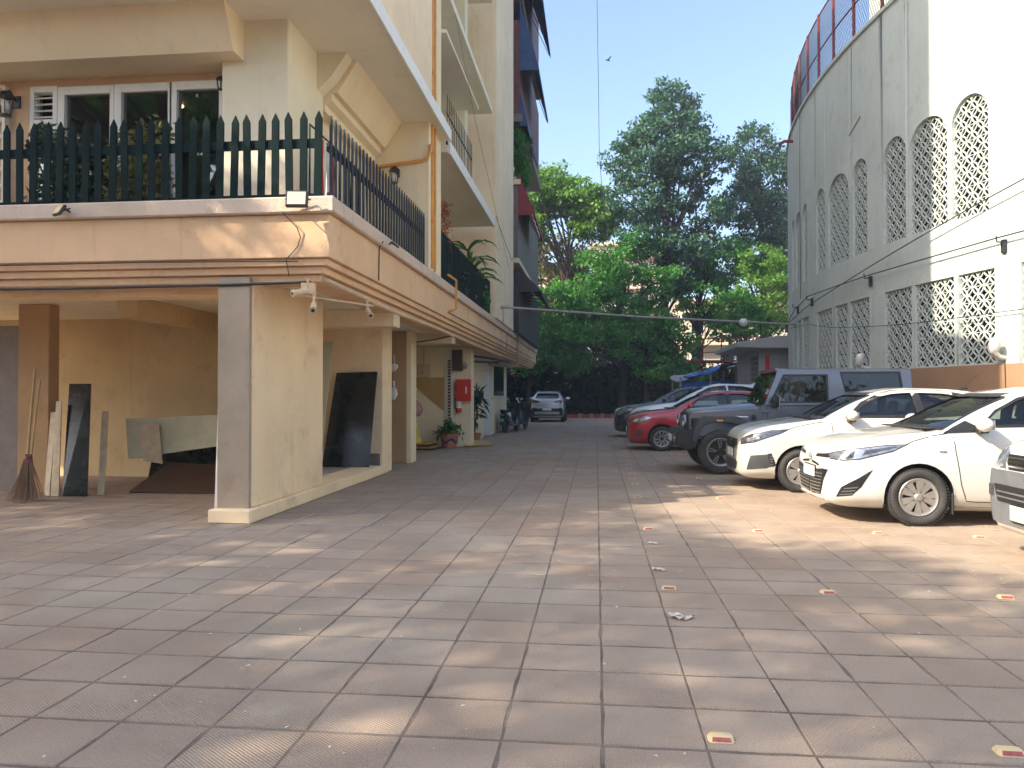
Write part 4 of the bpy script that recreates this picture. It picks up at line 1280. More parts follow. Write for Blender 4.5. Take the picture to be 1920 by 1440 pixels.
def plate(car, x, z, rear=False, w=.5, h=.12, mat='plate_white', y=0, tilt=0):
    m = MB(); m.box(-.008, .008, -w/2, w/2, -h/2, h/2)
    o = m.build('number_plate', mat, car.o, bevel=.004, loc=(x, y, z), rot=(0, tilt, 0))
    m = MB(); m.box(-.0, .012, -w/2-.012, w/2+.012, -h/2-.012, h/2+.012)
    m.build('plate_holder', 'trim_black', o, loc=(.006 if not rear else -.018, 0, 0))
def glaze(car, wins, alpha, mat='car_glass', both=True, trim=0.028, name='side_window', toff=.003):
    for w in wins:
        g = frame_poly(w, 0.012)
        car.patch(name, g, alpha, mat, off=-.012, depth=0, step=.09, both=both)
def ring_patch(car, poly, alpha, w_out, w_in, mat, name, both=True, off=.003):
    """seal around an opening: a narrow band made of quads lying on the surface"""
    o_, i_ = frame_poly(poly, w_out), frame_poly(poly, -w_in)
    n = len(poly); mb = MB()
    for k in range(n):
        a, b, c, d = Vector(o_[k]), Vector(o_[(k+1) % n]), Vector(i_[(k+1) % n]), Vector(i_[k])
        st_ = max(1, int((b-a).length/.06)); prev = None
        for t in range(st_+1):
            f_ = t/st_; q = []
            for v in (a+(b-a)*f_, d+(c-d)*f_):
                h, nr, D = car.ray(v.x, v.y, alpha); q.append(None if h is None else h+nr*off)
            if prev and None not in prev and None not in q: mb.quad(prev[0], q[0], q[1], prev[1])
            prev = q
    if not mb.f: return
    mb.build(name, mat, car.o, smooth=60)
    if both:
        m2 = MB(); m2.add([(x, -y, z) for x, y, z in mb.v], mb.f); m2.build(name, mat, car.o, smooth=60)

#            x     zb    wb   ws   zs   wm    zm   wsh   zsh   wt   zt    zc
SEDAN = [(0.00, .26, .44, .50, .32, .53, .46, .50, .63, .34, .695, .705),
         (0.03, .22, .50, .595, .29, .625, .46, .59, .67, .38, .75, .762),
         (0.10, .19, .58, .70, .28, .735, .48, .69, .735, .44, .815, .828),
         (0.25, .175, .66, .785, .28, .812, .52, .765, .81, .48, .88, .893),
         (0.50, .17, .70, .82, .28, .848, .55, .80, .882, .50, .938, .950),
         (0.88, .17, .72, .825, .28, .860, .58, .815, .942, .54, .985, 1.000),
         (1.15, .17, .72, .828, .28, .864, .60, .818, .970, .66, 1.010, 1.035),
         (1.30, .17, .72, .83, .28, .865, .61, .818, .985, .69, 1.085, 1.125),
         (1.66, .17, .72, .83, .28, .865, .62, .815, 1.010, .645, 1.265, 1.305),
         (2.00, .17, .72, .83, .28, .865, .63, .812, 1.030, .605, 1.385, 1.440),
         (2.40, .17, .72, .83, .28, .865, .64, .810, 1.045, .585, 1.430, 1.490),
         (3.00, .17, .72, .83, .28, .865, .66, .805, 1.065, .575, 1.410, 1.475),
         (3.50, .18, .72, .83, .29, .862, .68, .795, 1.085, .565, 1.300, 1.365),
         (3.90, .20, .70, .81, .31, .845, .70, .775, 1.070, .62, 1.115, 1.140),
         (4.25, .24, .66, .77, .34, .80, .70, .73, 1.020, .56, 1.075, 1.090),
         (4.39, .30, .60, .70, .40, .72, .68, .66, .970, .48, 1.030, 1.045),
         (4.425, .36, .52, .60, .44, .62, .66, .56, .920, .40, .98, .99)]
HATCH = [(0.00, .27, .44, .50, .34, .54, .50, .50, .68, .34, .745, .755),
         (0.03, .23, .50, .60, .30, .64, .50, .60, .715, .40, .80, .812),
         (0.10, .20, .58, .70, .29, .745, .52, .70, .775, .46, .865, .878),
         (0.25, .185, .66, .785, .29, .82, .55, .775, .85, .50, .925, .938),
         (0.50, .18, .70, .82, .29, .852, .58, .81, .915, .52, .975, .990),
         (0.88, .18, .72, .828, .29, .866, .60, .82, .975, .56, 1.015, 1.032),
         (1.12, .18, .72, .83, .29, .870, .61, .822, 1.000, .67, 1.040, 1.065),
         (1.30, .18, .72, .83, .29, .872, .62, .82, 1.015, .69, 1.125, 1.165),
         (1.66, .18, .72, .83, .29, .872, .63, .818, 1.040, .645, 1.300, 1.340),
         (1.98, .18, .72, .83, .29, .872, .64, .815, 1.058, .61, 1.405, 1.455),
         (2.40, .18, .72, .83, .29, .872, .65, .812, 1.075, .59, 1.450, 1.505),
         (2.95, .18, .72, .83, .29, .872, .67, .805, 1.095, .58, 1.435, 1.495),
         (3.40, .19, .72, .825, .30, .868, .69, .795, 1.115, .57, 1.385, 1.44),
         (3.70, .22, .70, .80, .33, .845, .70, .77, 1.120, .56, 1.26, 1.30),
         (3.90, .26, .66, .76, .36, .80, .70, .73, 1.06, .55, 1.10, 1.125),
         (3.97, .31, .60, .70, .40, .73, .68, .67, .98, .50, 1.02, 1.035),
         (3.99, .36, .54, .62, .44, .64, .66, .58, .92, .42, .96, .97)]
def stretch(tab, L, H, W=1.0, z0=0.30):
    """same kind of body with another length and height"""
    l0 = tab[-1][0]; h0 = max(r[11] for r in tab)
    out = []
    for r in tab:
        def zz(z): return z0*z/z0 if z < z0 else z0+(z-z0)*(H-z0)/(h0-z0)
        out.append((r[0]*L/l0, zz(r[1]), r[2]*W, r[3]*W, zz(r[4]), r[5]*W, zz(r[6]), r[7]*W, zz(r[8]), r[9]*W, zz(r[10]), zz(r[11])))
    return out

# ---------------------------------------------------------------- white sedan, nearest whole car
def white_sedan():
    c = Car('sedan', SEDAN, (2.52, 9.44, 0), 0, 'white sedan with silver wheel covers, the nearest whole car in the parked row', 'car', 'paint_white')
    sw1 = [(1.55, 1.075), (1.72, 1.215), (1.98, 1.345), (2.18, 1.392), (2.46, 1.405), (2.50, 1.09)]
    sw2 = [(2.60, 1.10), (2.57, 1.405), (2.95, 1.385), (3.28, 1.30), (3.42, 1.22), (3.30, 1.14)]
    ws = [(-.66, 1.045), (.66, 1.045), (.555, 1.385), (-.555, 1.385)]
    c.shell([(.88, .32), (3.43, .32)], [sw1, sw2], (ws, .9, 2.1), ([(-.5, 1.16), (.5, 1.16), (.45, 1.36), (-.45, 1.36)], 3.2, 4.2), (1.16, 3.75), .355)
    glaze(c, [sw1, sw2], 90)
    for s_ in (sw1, sw2): ring_patch(c, s_, 90, .022, .004, 'trim_black', 'window_seal')
    wsu = [(-.66, 1.045), (.66, 1.045), (.555, 1.385), (-.555, 1.385)]
    c.patch('windscreen', frame_poly(wsu, .012), 0, 'car_glass', off=-.010, depth=0, step=.1, both=False)
    ring_patch(c, wsu, 0, .030, .010, 'trim_black', 'windscreen_seal', both=False)
    c.patch('rear_window', [(-.5, 1.16), (.5, 1.16), (.45, 1.36), (-.45, 1.36)], 180, 'car_glass_dark', off=-.010, depth=0, step=.1, both=False)
    # small triangle ahead of the door glass
    c.patch('quarter_trim', [(1.14, .985), (1.50, 1.005), (1.50, 1.05), (1.40, 1.115)], 90, 'trim_black', off=.010, depth=.01, step=.03)
    c.patch('waist_trim', [(1.50, 1.045), (2.55, 1.068), (2.55, 1.085), (1.50, 1.068)], 90, 'trim_black', off=.004, depth=0)
    # head lamp, wraps from the nose to the wing
    hl = [(.44, .700), (.60, .690), (.76, .712), (1.02, .80), (1.13, .868), (.98, .853), (.74, .815), (.53, .772), (.40, .742)]
    A = 48
    c.patch('headlight', hl, A, 'lamp_chrome', off=.006, depth=.02)
    ring_patch(c, hl, A, .010, .002, 'trim_black', 'headlight_gap', off=.004)
    c.patch('headlight_lens', [(.60, .703), (.70, .716), (.71, .79), (.62, .775)], A, 'lamp_dark', off=.009, depth=.0)
    c.patch('headlight_lens', [(.78, .745), (1.06, .838), (1.04, .848), (.80, .80)], A, 'lamp_dark', off=.009, depth=.0)
    c.patch('headlight_surround', [(.14, .695), (.42, .70), (.41, .748), (.17, .725)], A, 'trim_black', off=.004, depth=0)
    # grille and bumper openings
    c.patch('upper_grille', [(.04, .615), (.22, .60), (.30, .59), (.33, .612), (.20, .628), (.06, .642)], 20, 'trim_black', off=.004, depth=.0)
    gr = [(-.02, .54), (.26, .555), (.44, .575), (.56, .575), (.46, .44), (.36, .275), (.02, .255)]
    c.patch('lower_grille', gr, 25, 'trim_black', off=.004, depth=.0)
    for k in range(7):
        z = .285+k*.037
        c.seam([(.02, z-.004), (.28, z+.002), (.36+k*.017, z+.012)], 25, .012, 'bumper_grey' if k > 3 else 'rim_silver', .014, 'grille_bar')
    c.patch('fog_recess', [(.50, .285), (.67, .315), (.76, .41), (.86, .60), (.73, .50), (.57, .40)], 50, 'trim_black', off=.004, depth=.0)
    for k in range(3): c.seam([(.54+k*.03, .315+k*.035), (.68+k*.025, .335+k*.035)], 50, .010, 'bumper_grey', .010, 'fog_slat')
    c.patch('front_lip', [(-.02, .215), (.40, .228), (.40, .255), (.0, .245)], 22, 'paint_white', off=.02, depth=.03)
    plate(c, -.02, .515, w=.42, h=.12)
    m = MB(); m.lathe([(.052, -.004), (.058, 0), (.052, .004), (.046, 0)], 28, Matrix.Translation((-.004, 0, .675)) @ Matrix.Scale(.72, 4, (0, 0, 1)), axis='x', close=True)
    m.lathe([(.030, -.004), (.035, 0), (.030, .004), (.026, 0)], 20, Matrix.Translation((-.004, 0, .685)) @ Matrix.Scale(.55, 4, (0, 0, 1)), axis='x', close=True)
    m.lathe([(.028, -.004), (.032, 0), (.028, .004), (.024, 0)], 20, Matrix.Translation((-.004, 0, .672)) @ Matrix.Scale(.55, 4, (0, 1, 0)), axis='x', close=True)
    m.build('emblem', 'chrome', c.o, smooth=50)
    # panel gaps, handles, repeater
    c.seam([(1.235, 1.02), (1.25, .80), (1.30, .45), (1.36, .275), (1.45, .265), (2.35, .265), (2.46, .30), (2.53, .55), (2.53, 1.06)])
    c.seam([(2.53, 1.06), (2.53, .55), (2.60, .28), (3.05, .30), (3.12, .52), (3.33, .80), (3.40, 1.05)])
    c.seam([(.90, .845), (1.02, .905), (1.22, .965), (1.35, .985)], 75)
    c.seam([(.62, .655), (.70, .60), (.76, .55)], 60, .004)
    c.patch('side_repeater', [(1.085, .788), (1.155, .790), (1.155, .806), (1.085, .804)], 90, 'lamp_chrome', off=.008, depth=.01)
    for x in (2.28, 3.18): c.patch('door_handle', [(x, .865), (x+.19, .872), (x+.19, .897), (x, .89)], 90, 'paint_white', off=.03, depth=.03)
    c.patch('sill', [(1.26, .17), (3.05, .17), (3.05, .215), (1.26, .215)], 90, 'paint_white', off=.014, depth=.03)
    ring_patch(c, [(.88+.352*math.cos(2*PI*k/28), .32+.352*math.sin(2*PI*k/28)) for k in range(28)], 90, .012, .0, 'paint_white', 'arch_lip', off=.006)
    for sg in (-1, 1):
        m = MB(); m.box(1.20, 1.225, sg*.84-.03, sg*.84+.05, .13, .36); m.build('mud_flap', 'trim_black', c.o, bevel=.01)
        m = MB(); m.tube([(1.13, sg*.30, 1.045), (1.42, sg*.30+.42, 1.10)], .009, 5); m.build('wiper', 'trim_black', c.o)
    m = MB(); m.box(1.02, 1.14, -.62, .62, 1.022, 1.036); m.build('cowl', 'trim_black', c.o)
    mirror(c, 1.50, .80, 1.085, 'paint_white')
    for x, y in ((.44, .2), (.50, -.15)): pass
    m = MB(); m.box(-.05, .05, -.001, .001, -.035, .035); o = m.build('windscreen_sticker', 'sticker', c.o, loc=(1.80, -.42, 1.27), rot=(0, R(-64)+PI/2, R(90)))
    interior(c, 1.35, 2.05, 'seat_green', 1.0)
    add_wheels(c, [(.88, .308), (3.43, .308)], .308, .19, .208, 'cover', .765)
    return c
white_sedan()

# ---------------------------------------------------------------- white hatchback, behind the sedan
def hatch_common(c, sw, ws, glassm='car_glass', detail=True, arch=.36, wheels=None, seats='seat_cloth'):
    c.shell([(.82, .32), (3.34, .32)], sw, (ws, .9, 2.1), ([(-.5, 1.16), (.5, 1.16), (.45, 1.36), (-.45, 1.36)], 3.2, 4.0), (1.14, 3.6), arch)
    glaze(c, sw, 90, glassm)
    for s_ in sw: ring_patch(c, s_, 90, .05, .004, 'trim_black', 'window_seal')
    c.patch('windscreen', frame_poly(ws, .012), 0, glassm, off=-.010, depth=0, step=.1, both=False)
    ring_patch(c, ws, 0, .032, .010, 'trim_black', 'windscreen_seal', both=False)
    c.seam([(1.25, 1.0), (1.27, .80), (1.32, .45), (1.38, .285), (1.48, .275), (2.30, .275), (2.42, .31), (2.47, .55), (2.47, 1.09)])
    c.seam([(2.47, 1.09), (2.47, .55), (2.54, .29), (2.95, .31), (3.04, .55), (3.22, .82), (3.26, 1.10)])
    c.seam([(.80, .885), (.98, .945), (1.18, .99), (1.32, 1.01)], 75)
    for x in (2.22, 3.02): c.patch('door_handle', [(x, .89), (x+.18, .897), (x+.18, .92), (x, .915)], 90, c.paint, off=.03, depth=.03)
    m = MB(); m.box(1.0, 1.12, -.62, .62, 1.05, 1.066); m.build('cowl', 'trim_black', c.o)
    mirror(c, 1.50, .81, 1.105, c.paint)
    interior(c, 1.35, 2.0, seats, .95)
SWH = [[(1.52, 1.095), (1.72, 1.25), (1.98, 1.37), (2.16, 1.412), (2.40, 1.425), (2.43, 1.115)], [(2.53, 1.12), (2.50, 1.425), (2.85, 1.41), (3.16, 1.35), (3.32, 1.27), (3.12, 1.155)]]
WSH = [(-.66, 1.075), (.66, 1.075), (.56, 1.40), (-.56, 1.40)]
def white_hatch():
    c = Car('hatchback', HATCH, (2.08, 12.22, 0), 0, 'white hatchback with slim dark headlights between the sedan and the grey off-roader', 'car', 'paint_white2')
    hatch_common(c, SWH, WSH)
    hl = [(.44, .680), (.66, .715), (.96, .845), (1.06, .905), (.86, .880), (.60, .815), (.42, .745)]
    c.patch('headlight', hl, 48, 'lamp_dark', off=.006, depth=.02)
    ring_patch(c, hl, 48, .010, .002, 'trim_black', 'headlight_gap', off=.004)
    c.patch('headlight_lens', [(.56, .712), (.74, .765), (.72, .80), (.55, .765)], 48, 'lamp_chrome', off=.010, depth=0)
    c.patch('headlight_lens', [(.60, .818), (.98, .888), (.98, .894), (.60, .826)], 48, 'lamp_chrome', off=.010, depth=0)
    gr = [(.0, .60), (.24, .60), (.44, .66), (.42, .74), (.26, .745), (.0, .745)]
    c.patch('upper_grille', gr, 25, 'trim_black', off=.004, depth=0)
    for k in range(3): c.seam([(.0, .635+k*.034), (.30, .64+k*.034)], 25, .010, 'chrome', .010, 'grille_bar')
    c.patch('lower_grille', [(.0, .27), (.34, .285), (.44, .40), (.30, .43), (.0, .43)], 25, 'trim_black', off=.004, depth=0)
    for k in range(4): c.seam([(.0, .295+k*.033), (.33, .31+k*.033)], 25, .008, 'bumper_grey', .010, 'grille_bar')
    c.patch('fog_recess', [(.52, .31), (.80, .345), (.90, .40), (.84, .545), (.60, .52)], 50, 'trim_grey', off=.004, depth=0)
    c.patch('fog_lamp', [(.835, .37), (.905, .385), (.855, .56), (.815, .55)], 50, 'trim_black', off=.012, depth=.01)
    for k in range(4): c.seam([(.835, .40+k*.037), (.875, .405+k*.037)], 50, .010, 'lamp_chrome', .016, 'fog_lamp_strip')
    c.patch('front_lip', [(-.02, .22), (.42, .235), (.42, .262), (.0, .25)], 22, 'rim_silver', off=.014, depth=.03)
    plate(c, -.02, .53, w=.42, h=.12)
    m = MB(); m.tube([(.005, .035, .70), (-.01, 0, .72), (.005, -.035, .70), (-.01, .035, .665), (.005, 0, .645), (.0, -.035, .67)], .008, 5); m.build('emblem', 'chrome', c.o)
    m = MB(); m.tube([(3.30, 0, 1.46), (3.45, 0, 1.50)], .018, 8); m.tube([(3.36, 0, 1.49), (3.62, .03, 1.70)], .005, 5); m.build('antenna', 'trim_black', c.o)
    ring_patch(c, [(.82+.357*math.cos(2*PI*k/28), .32+.357*math.sin(2*PI*k/28)) for k in range(28)], 90, .012, .0, 'paint_white2', 'arch_lip', off=.006)
    for dx in (0, .02): pass
    m = MB(); m.tube([(1.08, -.30, 1.075), (1.36, .12, 1.13)], .009, 5); m.build('wiper', 'trim_black', c.o)
    add_wheels(c, [(.82, .308), (3.34, .308)], .308, .19, .205, 'cover', .775)
white_hatch()
def red_hatch():
    c = Car('hatchback', HATCH, (.80, 20.25, 0), 0, 'red hatchback with two tone swirl alloy wheels beyond the grey off-roader', 'car', 'paint_red')
    hatch_common(c, SWH, WSH)
    c.patch('headlight', [(.50, .70), (.72, .70), (1.00, .83), (.84, .86), (.60, .82)], 50, 'lamp_chrome', off=.006, depth=.02)
    c.patch('headlight_lens', [(.56, .72), (.66, .715), (.72, .79), (.62, .79)], 50, 'lens_pale', off=.010, depth=0)
    c.patch('upper_grille', [(.0, .60), (.26, .60), (.46, .68), (.42, .73), (.0, .72)], 25, 'trim_black', off=.004, depth=0)
    c.patch('lower_grille', [(.0, .28), (.40, .30), (.42, .44), (.0, .44)], 25, 'trim_black', off=.004, depth=0)
    c.patch('fog_recess', [(.66, .36), (.78, .37), (.80, .52), (.68, .54)], 50, 'trim_grey', off=.004, depth=0)
    plate(c, -.02, .52, w=.42, h=.12)
    ring_patch(c, [(.82+.357*math.cos(2*PI*k/28), .32+.357*math.sin(2*PI*k/28)) for k in range(28)], 90, .012, .0, 'paint_red', 'arch_lip', off=.006)
    add_wheels(c, [(.82, .305), (3.34, .305)], .305, .19, .215, 'swirl', .775)
red_hatch()
def far_car(x, y, label, pm, L, H, name='hatchback'):
    tab = stretch(HATCH, L, H)
    c = Car(name, tab, (x, y, 0), 0, label, 'car', pm)
    k = (H-.3)/(1.505-.3)
    Z = lambda p: [(a*L/3.99, .3+(b-.3)*k) for a, b in p]
    sw = [Z(q) for q in SWH]; ws = [(a, .3+(b-.3)*k) for a, b in WSH]
    c.shell([(.82, .33), (L-.68, .33)], sw, (ws, .9, 2.2), None, (1.14*L/3.99, L-.45), .37)
    glaze(c, sw, 90)
    for s_ in sw: ring_patch(c, s_, 90, .03, .004, 'trim_black', 'window_seal')
    c.patch('windscreen', frame_poly(ws, .012), 0, 'car_glass', off=-.010, depth=0, step=.1, both=False)
    ring_patch(c, ws, 0, .032, .010, 'trim_black', 'windscreen_seal', both=False)
    zz = lambda q: .3+(q-.3)*k
    c.patch('headlight', [(.46, zz(.70)), (.70, zz(.72)), (1.0, zz(.87)), (.84, zz(.88)), (.56, zz(.82))], 48, 'lamp_chrome', off=.006, depth=.02)
    c.patch('upper_grille', [(.0, zz(.60)), (.26, zz(.60)), (.46, zz(.68)), (.42, zz(.74)), (.0, zz(.74))], 25, 'trim_black', off=.004, depth=0)
    for j in range(3): c.seam([(.0, zz(.63+j*.034)), (.32, zz(.64+j*.034))], 25, .012, 'chrome', .010, 'grille_bar')
    c.patch('lower_grille', [(.0, zz(.28)), (.40, zz(.30)), (.42, zz(.44)), (.0, zz(.44))], 25, 'trim_black', off=.004, depth=0)
    plate(c, -.02, zz(.52), w=.42, h=.12)
    mirror(c, 1.50*L/3.99, .81, zz(1.12), pm)
    m = MB(); m.prism([(L-.95, H-.03), (L-.70, H-.05), (L-.72, H+.06)], 'y', -.02, .02); m.build('shark_fin', pm, c.o)
    interior(c, 1.4*L/3.99, 2.1, 'seat_cloth', 1.0, .5)
    add_wheels(c, [(.82, .32), (L-.68, .32)], .32, .2, .21, 'swirl', .78)
far_car(.98, 23.0, 'silver people carrier nosing out beyond the red hatchback', 'paint_silver', 4.4, 1.72, 'people_carrier')
far_car(.60, 26.1, 'dark navy car, the farthest in the parked row beside the hedge', 'paint_navy', 4.2, 1.66)
# ---------------------------------------------------------------- grey off-roader
def off_roader():
    o = empty('off_roader', (1.45, 14.70, 0), 0, 'dark grey boxy off-roader with hard top and big five spoke wheels', 'car', 'cars parked in the yard')
    PG = 'paint_grey'
    # bonnet
    m = MB()
    def sec(x, w, zt, zb, crown): return [(x, -w, zb), (x, -w, zt-.05), (x, -w+.06, zt), (x, 0, zt+crown), (x, w-.06, zt), (x, w, zt-.05), (x, w, zb)]
    S = [sec(.20, .58, 1.08, .72, .0), sec(.26, .61, 1.13, .72, .015), (sec(.8, .66, 1.18, .72, .03)), sec(1.45, .73, 1.225, .72, .03)]
    vs = [p for s_ in S for p in s_]; fs = []
    for i in range(3):
        for k in range(7): fs.append((i*7+k, i*7+(k+1) % 7, (i+1)*7+(k+1) % 7, (i+1)*7+k))
    fs += [tuple(range(7)), tuple(range(21, 28))[::-1]]
    m.add(vs, fs); m.build('bonnet', PG, o, smooth=40, bevel=.018, bseg=3)
    m = MB(); m.box(.30, 1.50, -.80, .80, .62, .96); m.build('wing', PG, o, bevel=.05, bseg=3, smooth=40)
    m = MB(); m.box(.155, .205, -.57, .57, .66, 1.06); gr = m.build('grille', 'trim_black', o, bevel=.03, bseg=2)
    for k in range(7):
        m = MB(); m.box(.14, .158, -.30+k*.1-.018, -.30+k*.1+.018, .72, 1.0); m.build('grille_bar', 'bumper_grey', gr, bevel=.006)
    for y in (-.47, .47):
        m = MB(); m.lathe([(.115, 0), (.115, -.03), (.095, -.045), (.09, -.02), (0, -.03)], 24, Matrix.Translation((.16, y, .92)), axis='x'); m.build('headlight', 'lamp_chrome', o, smooth=40)
    for y in (-.62, .62):
        m = MB(); m.box(.24, .36, y-.06, y+.06, .80, .98); m.build('indicator_housing', 'trim_black', o, bevel=.02)
    # bumper with raised corners
    m = MB(); m.prism([(-.05, .50), (-.05, .70), (.02, .78), (.30, .78), (.32, .46), (.12, .42)], 'y', -.84, .84); m.build('front_bumper', 'trim_black', o, bevel=.03, bseg=2, smooth=40)
    m = MB(); m.box(-.07, -.045, -.45, .45, .545, .67); m.build('bumper_insert', 'bumper_grey', o, bevel=.01)
    for y in (-.66, .66):
        m = MB(); m.lathe([(.06, 0), (.06, -.02), (.045, -.025), (0, -.015)], 18, Matrix.Translation((-.05, y, .60)), axis='x'); m.build('fog_lamp', 'lamp_chrome', o, smooth=40)
    plt = MB(); plt.box(-.09, -.072, -.25, .25, .55, .665); plt.build('number_plate', 'plate_white', o, bevel=.004)
    # flares over the wheels
    def flare(xc, rear=False):
        out = [(-.50, .56), (-.46, .78), (-.38, .97), (-.28, 1.015), (.30, 1.015), (.42, .96), (.56, .74), (.66, .55)]
        inn = [(.50, .55), (.43, .72), (.30, .86), (.12, .905), (-.14, .905), (-.30, .85), (-.38, .72), (-.41, .56)]
        poly = [(xc+a, b) for a, b in out+inn]
        for sg in (-1, 1):
            m = MB(); y0, y1 = sorted((sg*.62, sg*.915)); m.prism(poly, 'y', y0, y1); m.build('wheel_flare', 'trim_grey', o, smooth=40, bevel=.022, bseg=2)
    flare(.72); flare(3.17)
    for sg in (-1, 1):
        m = MB(); m.cbox((.70, sg*.918, .945), (.11, .012, .030)); m.build('side_marker', 'amber', o, bevel=.004)
    # tub and doors
    tub = MB(); tub.prism([(1.38, .48), (3.90, .48), (3.95, .60), (3.95, 1.22), (1.42, 1.22), (1.38, 1.10)], 'y', -.80, .80)
    me = tub.mesh('tub', PG, bevel=.03, bseg=2)
    cut = MB(); cut.lathe([(.47, -1.2), (.47, 1.2)], 36, Matrix.Translation((3.17, 0, .40)), axis='y')
    cut2 = MB(); cut2.box(1.50, 3.88, -.74, .74, .60, 1.5)
    me = bool_cut(me, [cut.mesh('c', PG), cut2.mesh('c', PG)]); me.materials.clear(); me.materials.append(M_[PG]); shade(me, 30)
    link('body', me, o)
    # hard top
    top = MB(); top.prism([(-.80, 1.222), (.80, 1.222), (.735, 1.74), (.70, 1.83), (.60, 1.865), (-.60, 1.865), (-.70, 1.83), (-.735, 1.74)], 'x', 1.40, 3.96)
    me = top.mesh('top', PG)
    k1 = MB(); k1.prism([(1.2, 1.1), (1.435, 1.1), (1.72, 1.80), (1.64, 2.0), (1.2, 2.0)], 'y', -1, 1)          # slanted screen face
    k2 = MB(); k2.prism([(-.735, 1.1), (.735, 1.1), (.68, 1.76), (.58, 1.81), (-.58, 1.81), (-.68, 1.76)], 'x', 1.52, 3.90)
    k3 = MB(); k3.prism([(1.60, 1.275), (1.83, 1.735), (2.55, 1.735), (2.55, 1.275)], 'y', -1, 1)
    k4 = MB(); k4.prism([(2.86, 1.46), (2.80, 1.78), (3.76, 1.78), (3.80, 1.46)], 'y', -1, 1)
    k5 = MB(); k5.prism([(-.66, 1.28), (.66, 1.28), (.63, 1.74), (-.63, 1.74)], 'x', 1.2, 1.9)
    me = bool_cut(me, [x_.mesh('c', PG) for x_ in (k1, k2, k3, k4, k5)]); me.materials.clear(); me.materials.append(M_[PG]); shade(me, 28)
    link('hard_top', me, o)
    def ysid(z): return .80-(z-1.222)*.125+.0
    for sg in (-1, 1):
        for name, poly, mt in (('side_window', [(1.59, 1.265), (1.825, 1.745), (2.56, 1.745), (2.56, 1.265)], 'car_glass'), ('rear_side_window', [(2.85, 1.45), (2.79, 1.79), (3.77, 1.79), (3.81, 1.45)], 'car_glass_dark')):
            m = MB(); m.add([(x, sg*(ysid(z)-.018), z) for x, z in poly], [(0, 1, 2, 3)]); m.build(name, mt, o)
        for poly in ([(1.60, 1.275), (1.83, 1.735), (2.55, 1.735), (2.55, 1.275)], [(2.86, 1.46), (2.80, 1.78), (3.76, 1.78), (3.80, 1.46)]):
            m = MB(); oo, ii = frame_poly(poly, .022), frame_poly(poly, -.003)
            for k in range(4):
                q = [oo[k], oo[(k+1) % 4], ii[(k+1) % 4], ii[k]]; m.add([(x, sg*(ysid(z)+.003), z) for x, z in q], [(0, 1, 2, 3)])
            m.build('window_seal', 'trim_black', o)
        # door gaps, hinges, handle
        m = MB()
        for a, b in (((1.56, .56), (1.52, 1.22)), ((1.56, .56), (2.52, .56)), ((2.52, .56), (2.68, 1.0)), ((2.68, 1.0), (2.68, 1.22))):
            d = Vector((b[0]-a[0], b[1]-a[1])).normalized(); n_ = Vector((-d.y, d.x))*.005
            m.add([(a[0]-n_.x, sg*.803, a[1]-n_.y), (b[0]-n_.x, sg*.803, b[1]-n_.y), (b[0]+n_.x, sg*.803, b[1]+n_.y), (a[0]+n_.x, sg*.803, a[1]+n_.y)], [(0, 1, 2, 3)])
        m.build('panel_gap', 'trim_black', o)
        for z in (.80, 1.10): m = MB(); m.cbox((1.50, sg*.81, z), (.14, .03, .05)); m.build('door_hinge', PG, o, bevel=.01)
        m = MB(); m.cbox((2.52, sg*.815, 1.09), (.20, .03, .035)); m.build('door_handle', 'trim_black', o, bevel=.012)
        m = MB(); m.lathe([(.045, 0), (.045, .02), (0, .025)], 16, Matrix.Translation((1.29, sg*.80, 1.005)) @ Matrix.Scale(sg, 4, (0, 1, 0)), axis='y'); m.build('fender_knob', 'trim_black', o)
        m = MB(); m.cbox((1.12, sg*.803, 1.01), (.16, .006, .018)); m.cbox((1.02, sg*.803, 1.012), (.03, .006, .028)); m.build('badge', 'chrome', o)
        m = MB(); m.box(1.45, 2.75, min(sg*.74, sg*.88), max(sg*.74, sg*.88), .42, .47); m.build('side_step', 'trim_black', o, bevel=.015)
        # mirror
        m = MB(); m.box(1.60, 1.68, min(sg*.84, sg*1.06), max(sg*.84, sg*1.06), 1.15, 1.40); mi = m.build('side_mirror', 'trim_black', o, bevel=.035, bseg=3, smooth=40)
        m = MB(); m.box(1.682, 1.690, min(sg*.87, sg*1.04), max(sg*.87, sg*1.04), 1.19, 1.37); m.build('mirror_glass', 'chrome', mi)
        m = MB(); m.tube([(1.64, sg*.78, 1.18), (1.64, sg*.90, 1.20)], .025, 8); m.build('mirror_stalk', 'trim_black', mi)
    m = MB(); m.add([(1.455, -.67, 1.26), (1.455, .67, 1.26), (1.665, .64, 1.75), (1.665, -.64, 1.75)], [(0, 1, 2, 3)]); m.build('windscreen', 'car_glass_dark', o)
    for x, y, dz in ((1.53, -.52, 1.42),):
        m = MB(); m.cbox((0, 0, 0), (.005, .07, .05)); m.build('windscreen_sticker', 'sticker', o, loc=(1.44, -.40, 1.28), rot=(0, R(22), 0))
    m = MB(); m.box(1.36, 1.44, -.70, .70, 1.225, 1.25); m.tube([(1.40, -.3, 1.25), (1.47, -.05, 1.35)], .01, 5); m.build('wiper', 'trim_black', o)
    for y in (-.36, .36): seat(o, 2.1, y, 'seat_cloth', .72)
    seat(o, 3.0, 0, 'seat_cloth', .74, 1.1)
    m = MB(); m.box(1.50, 1.80, -.70, .70, .85, 1.24); m.build('dashboard', 'cabin', o, bevel=.03)
    m = MB(); m.box(1.5, 3.88, -.73, .73, .61, .66); m.build('cabin_floor', 'cabin', o)
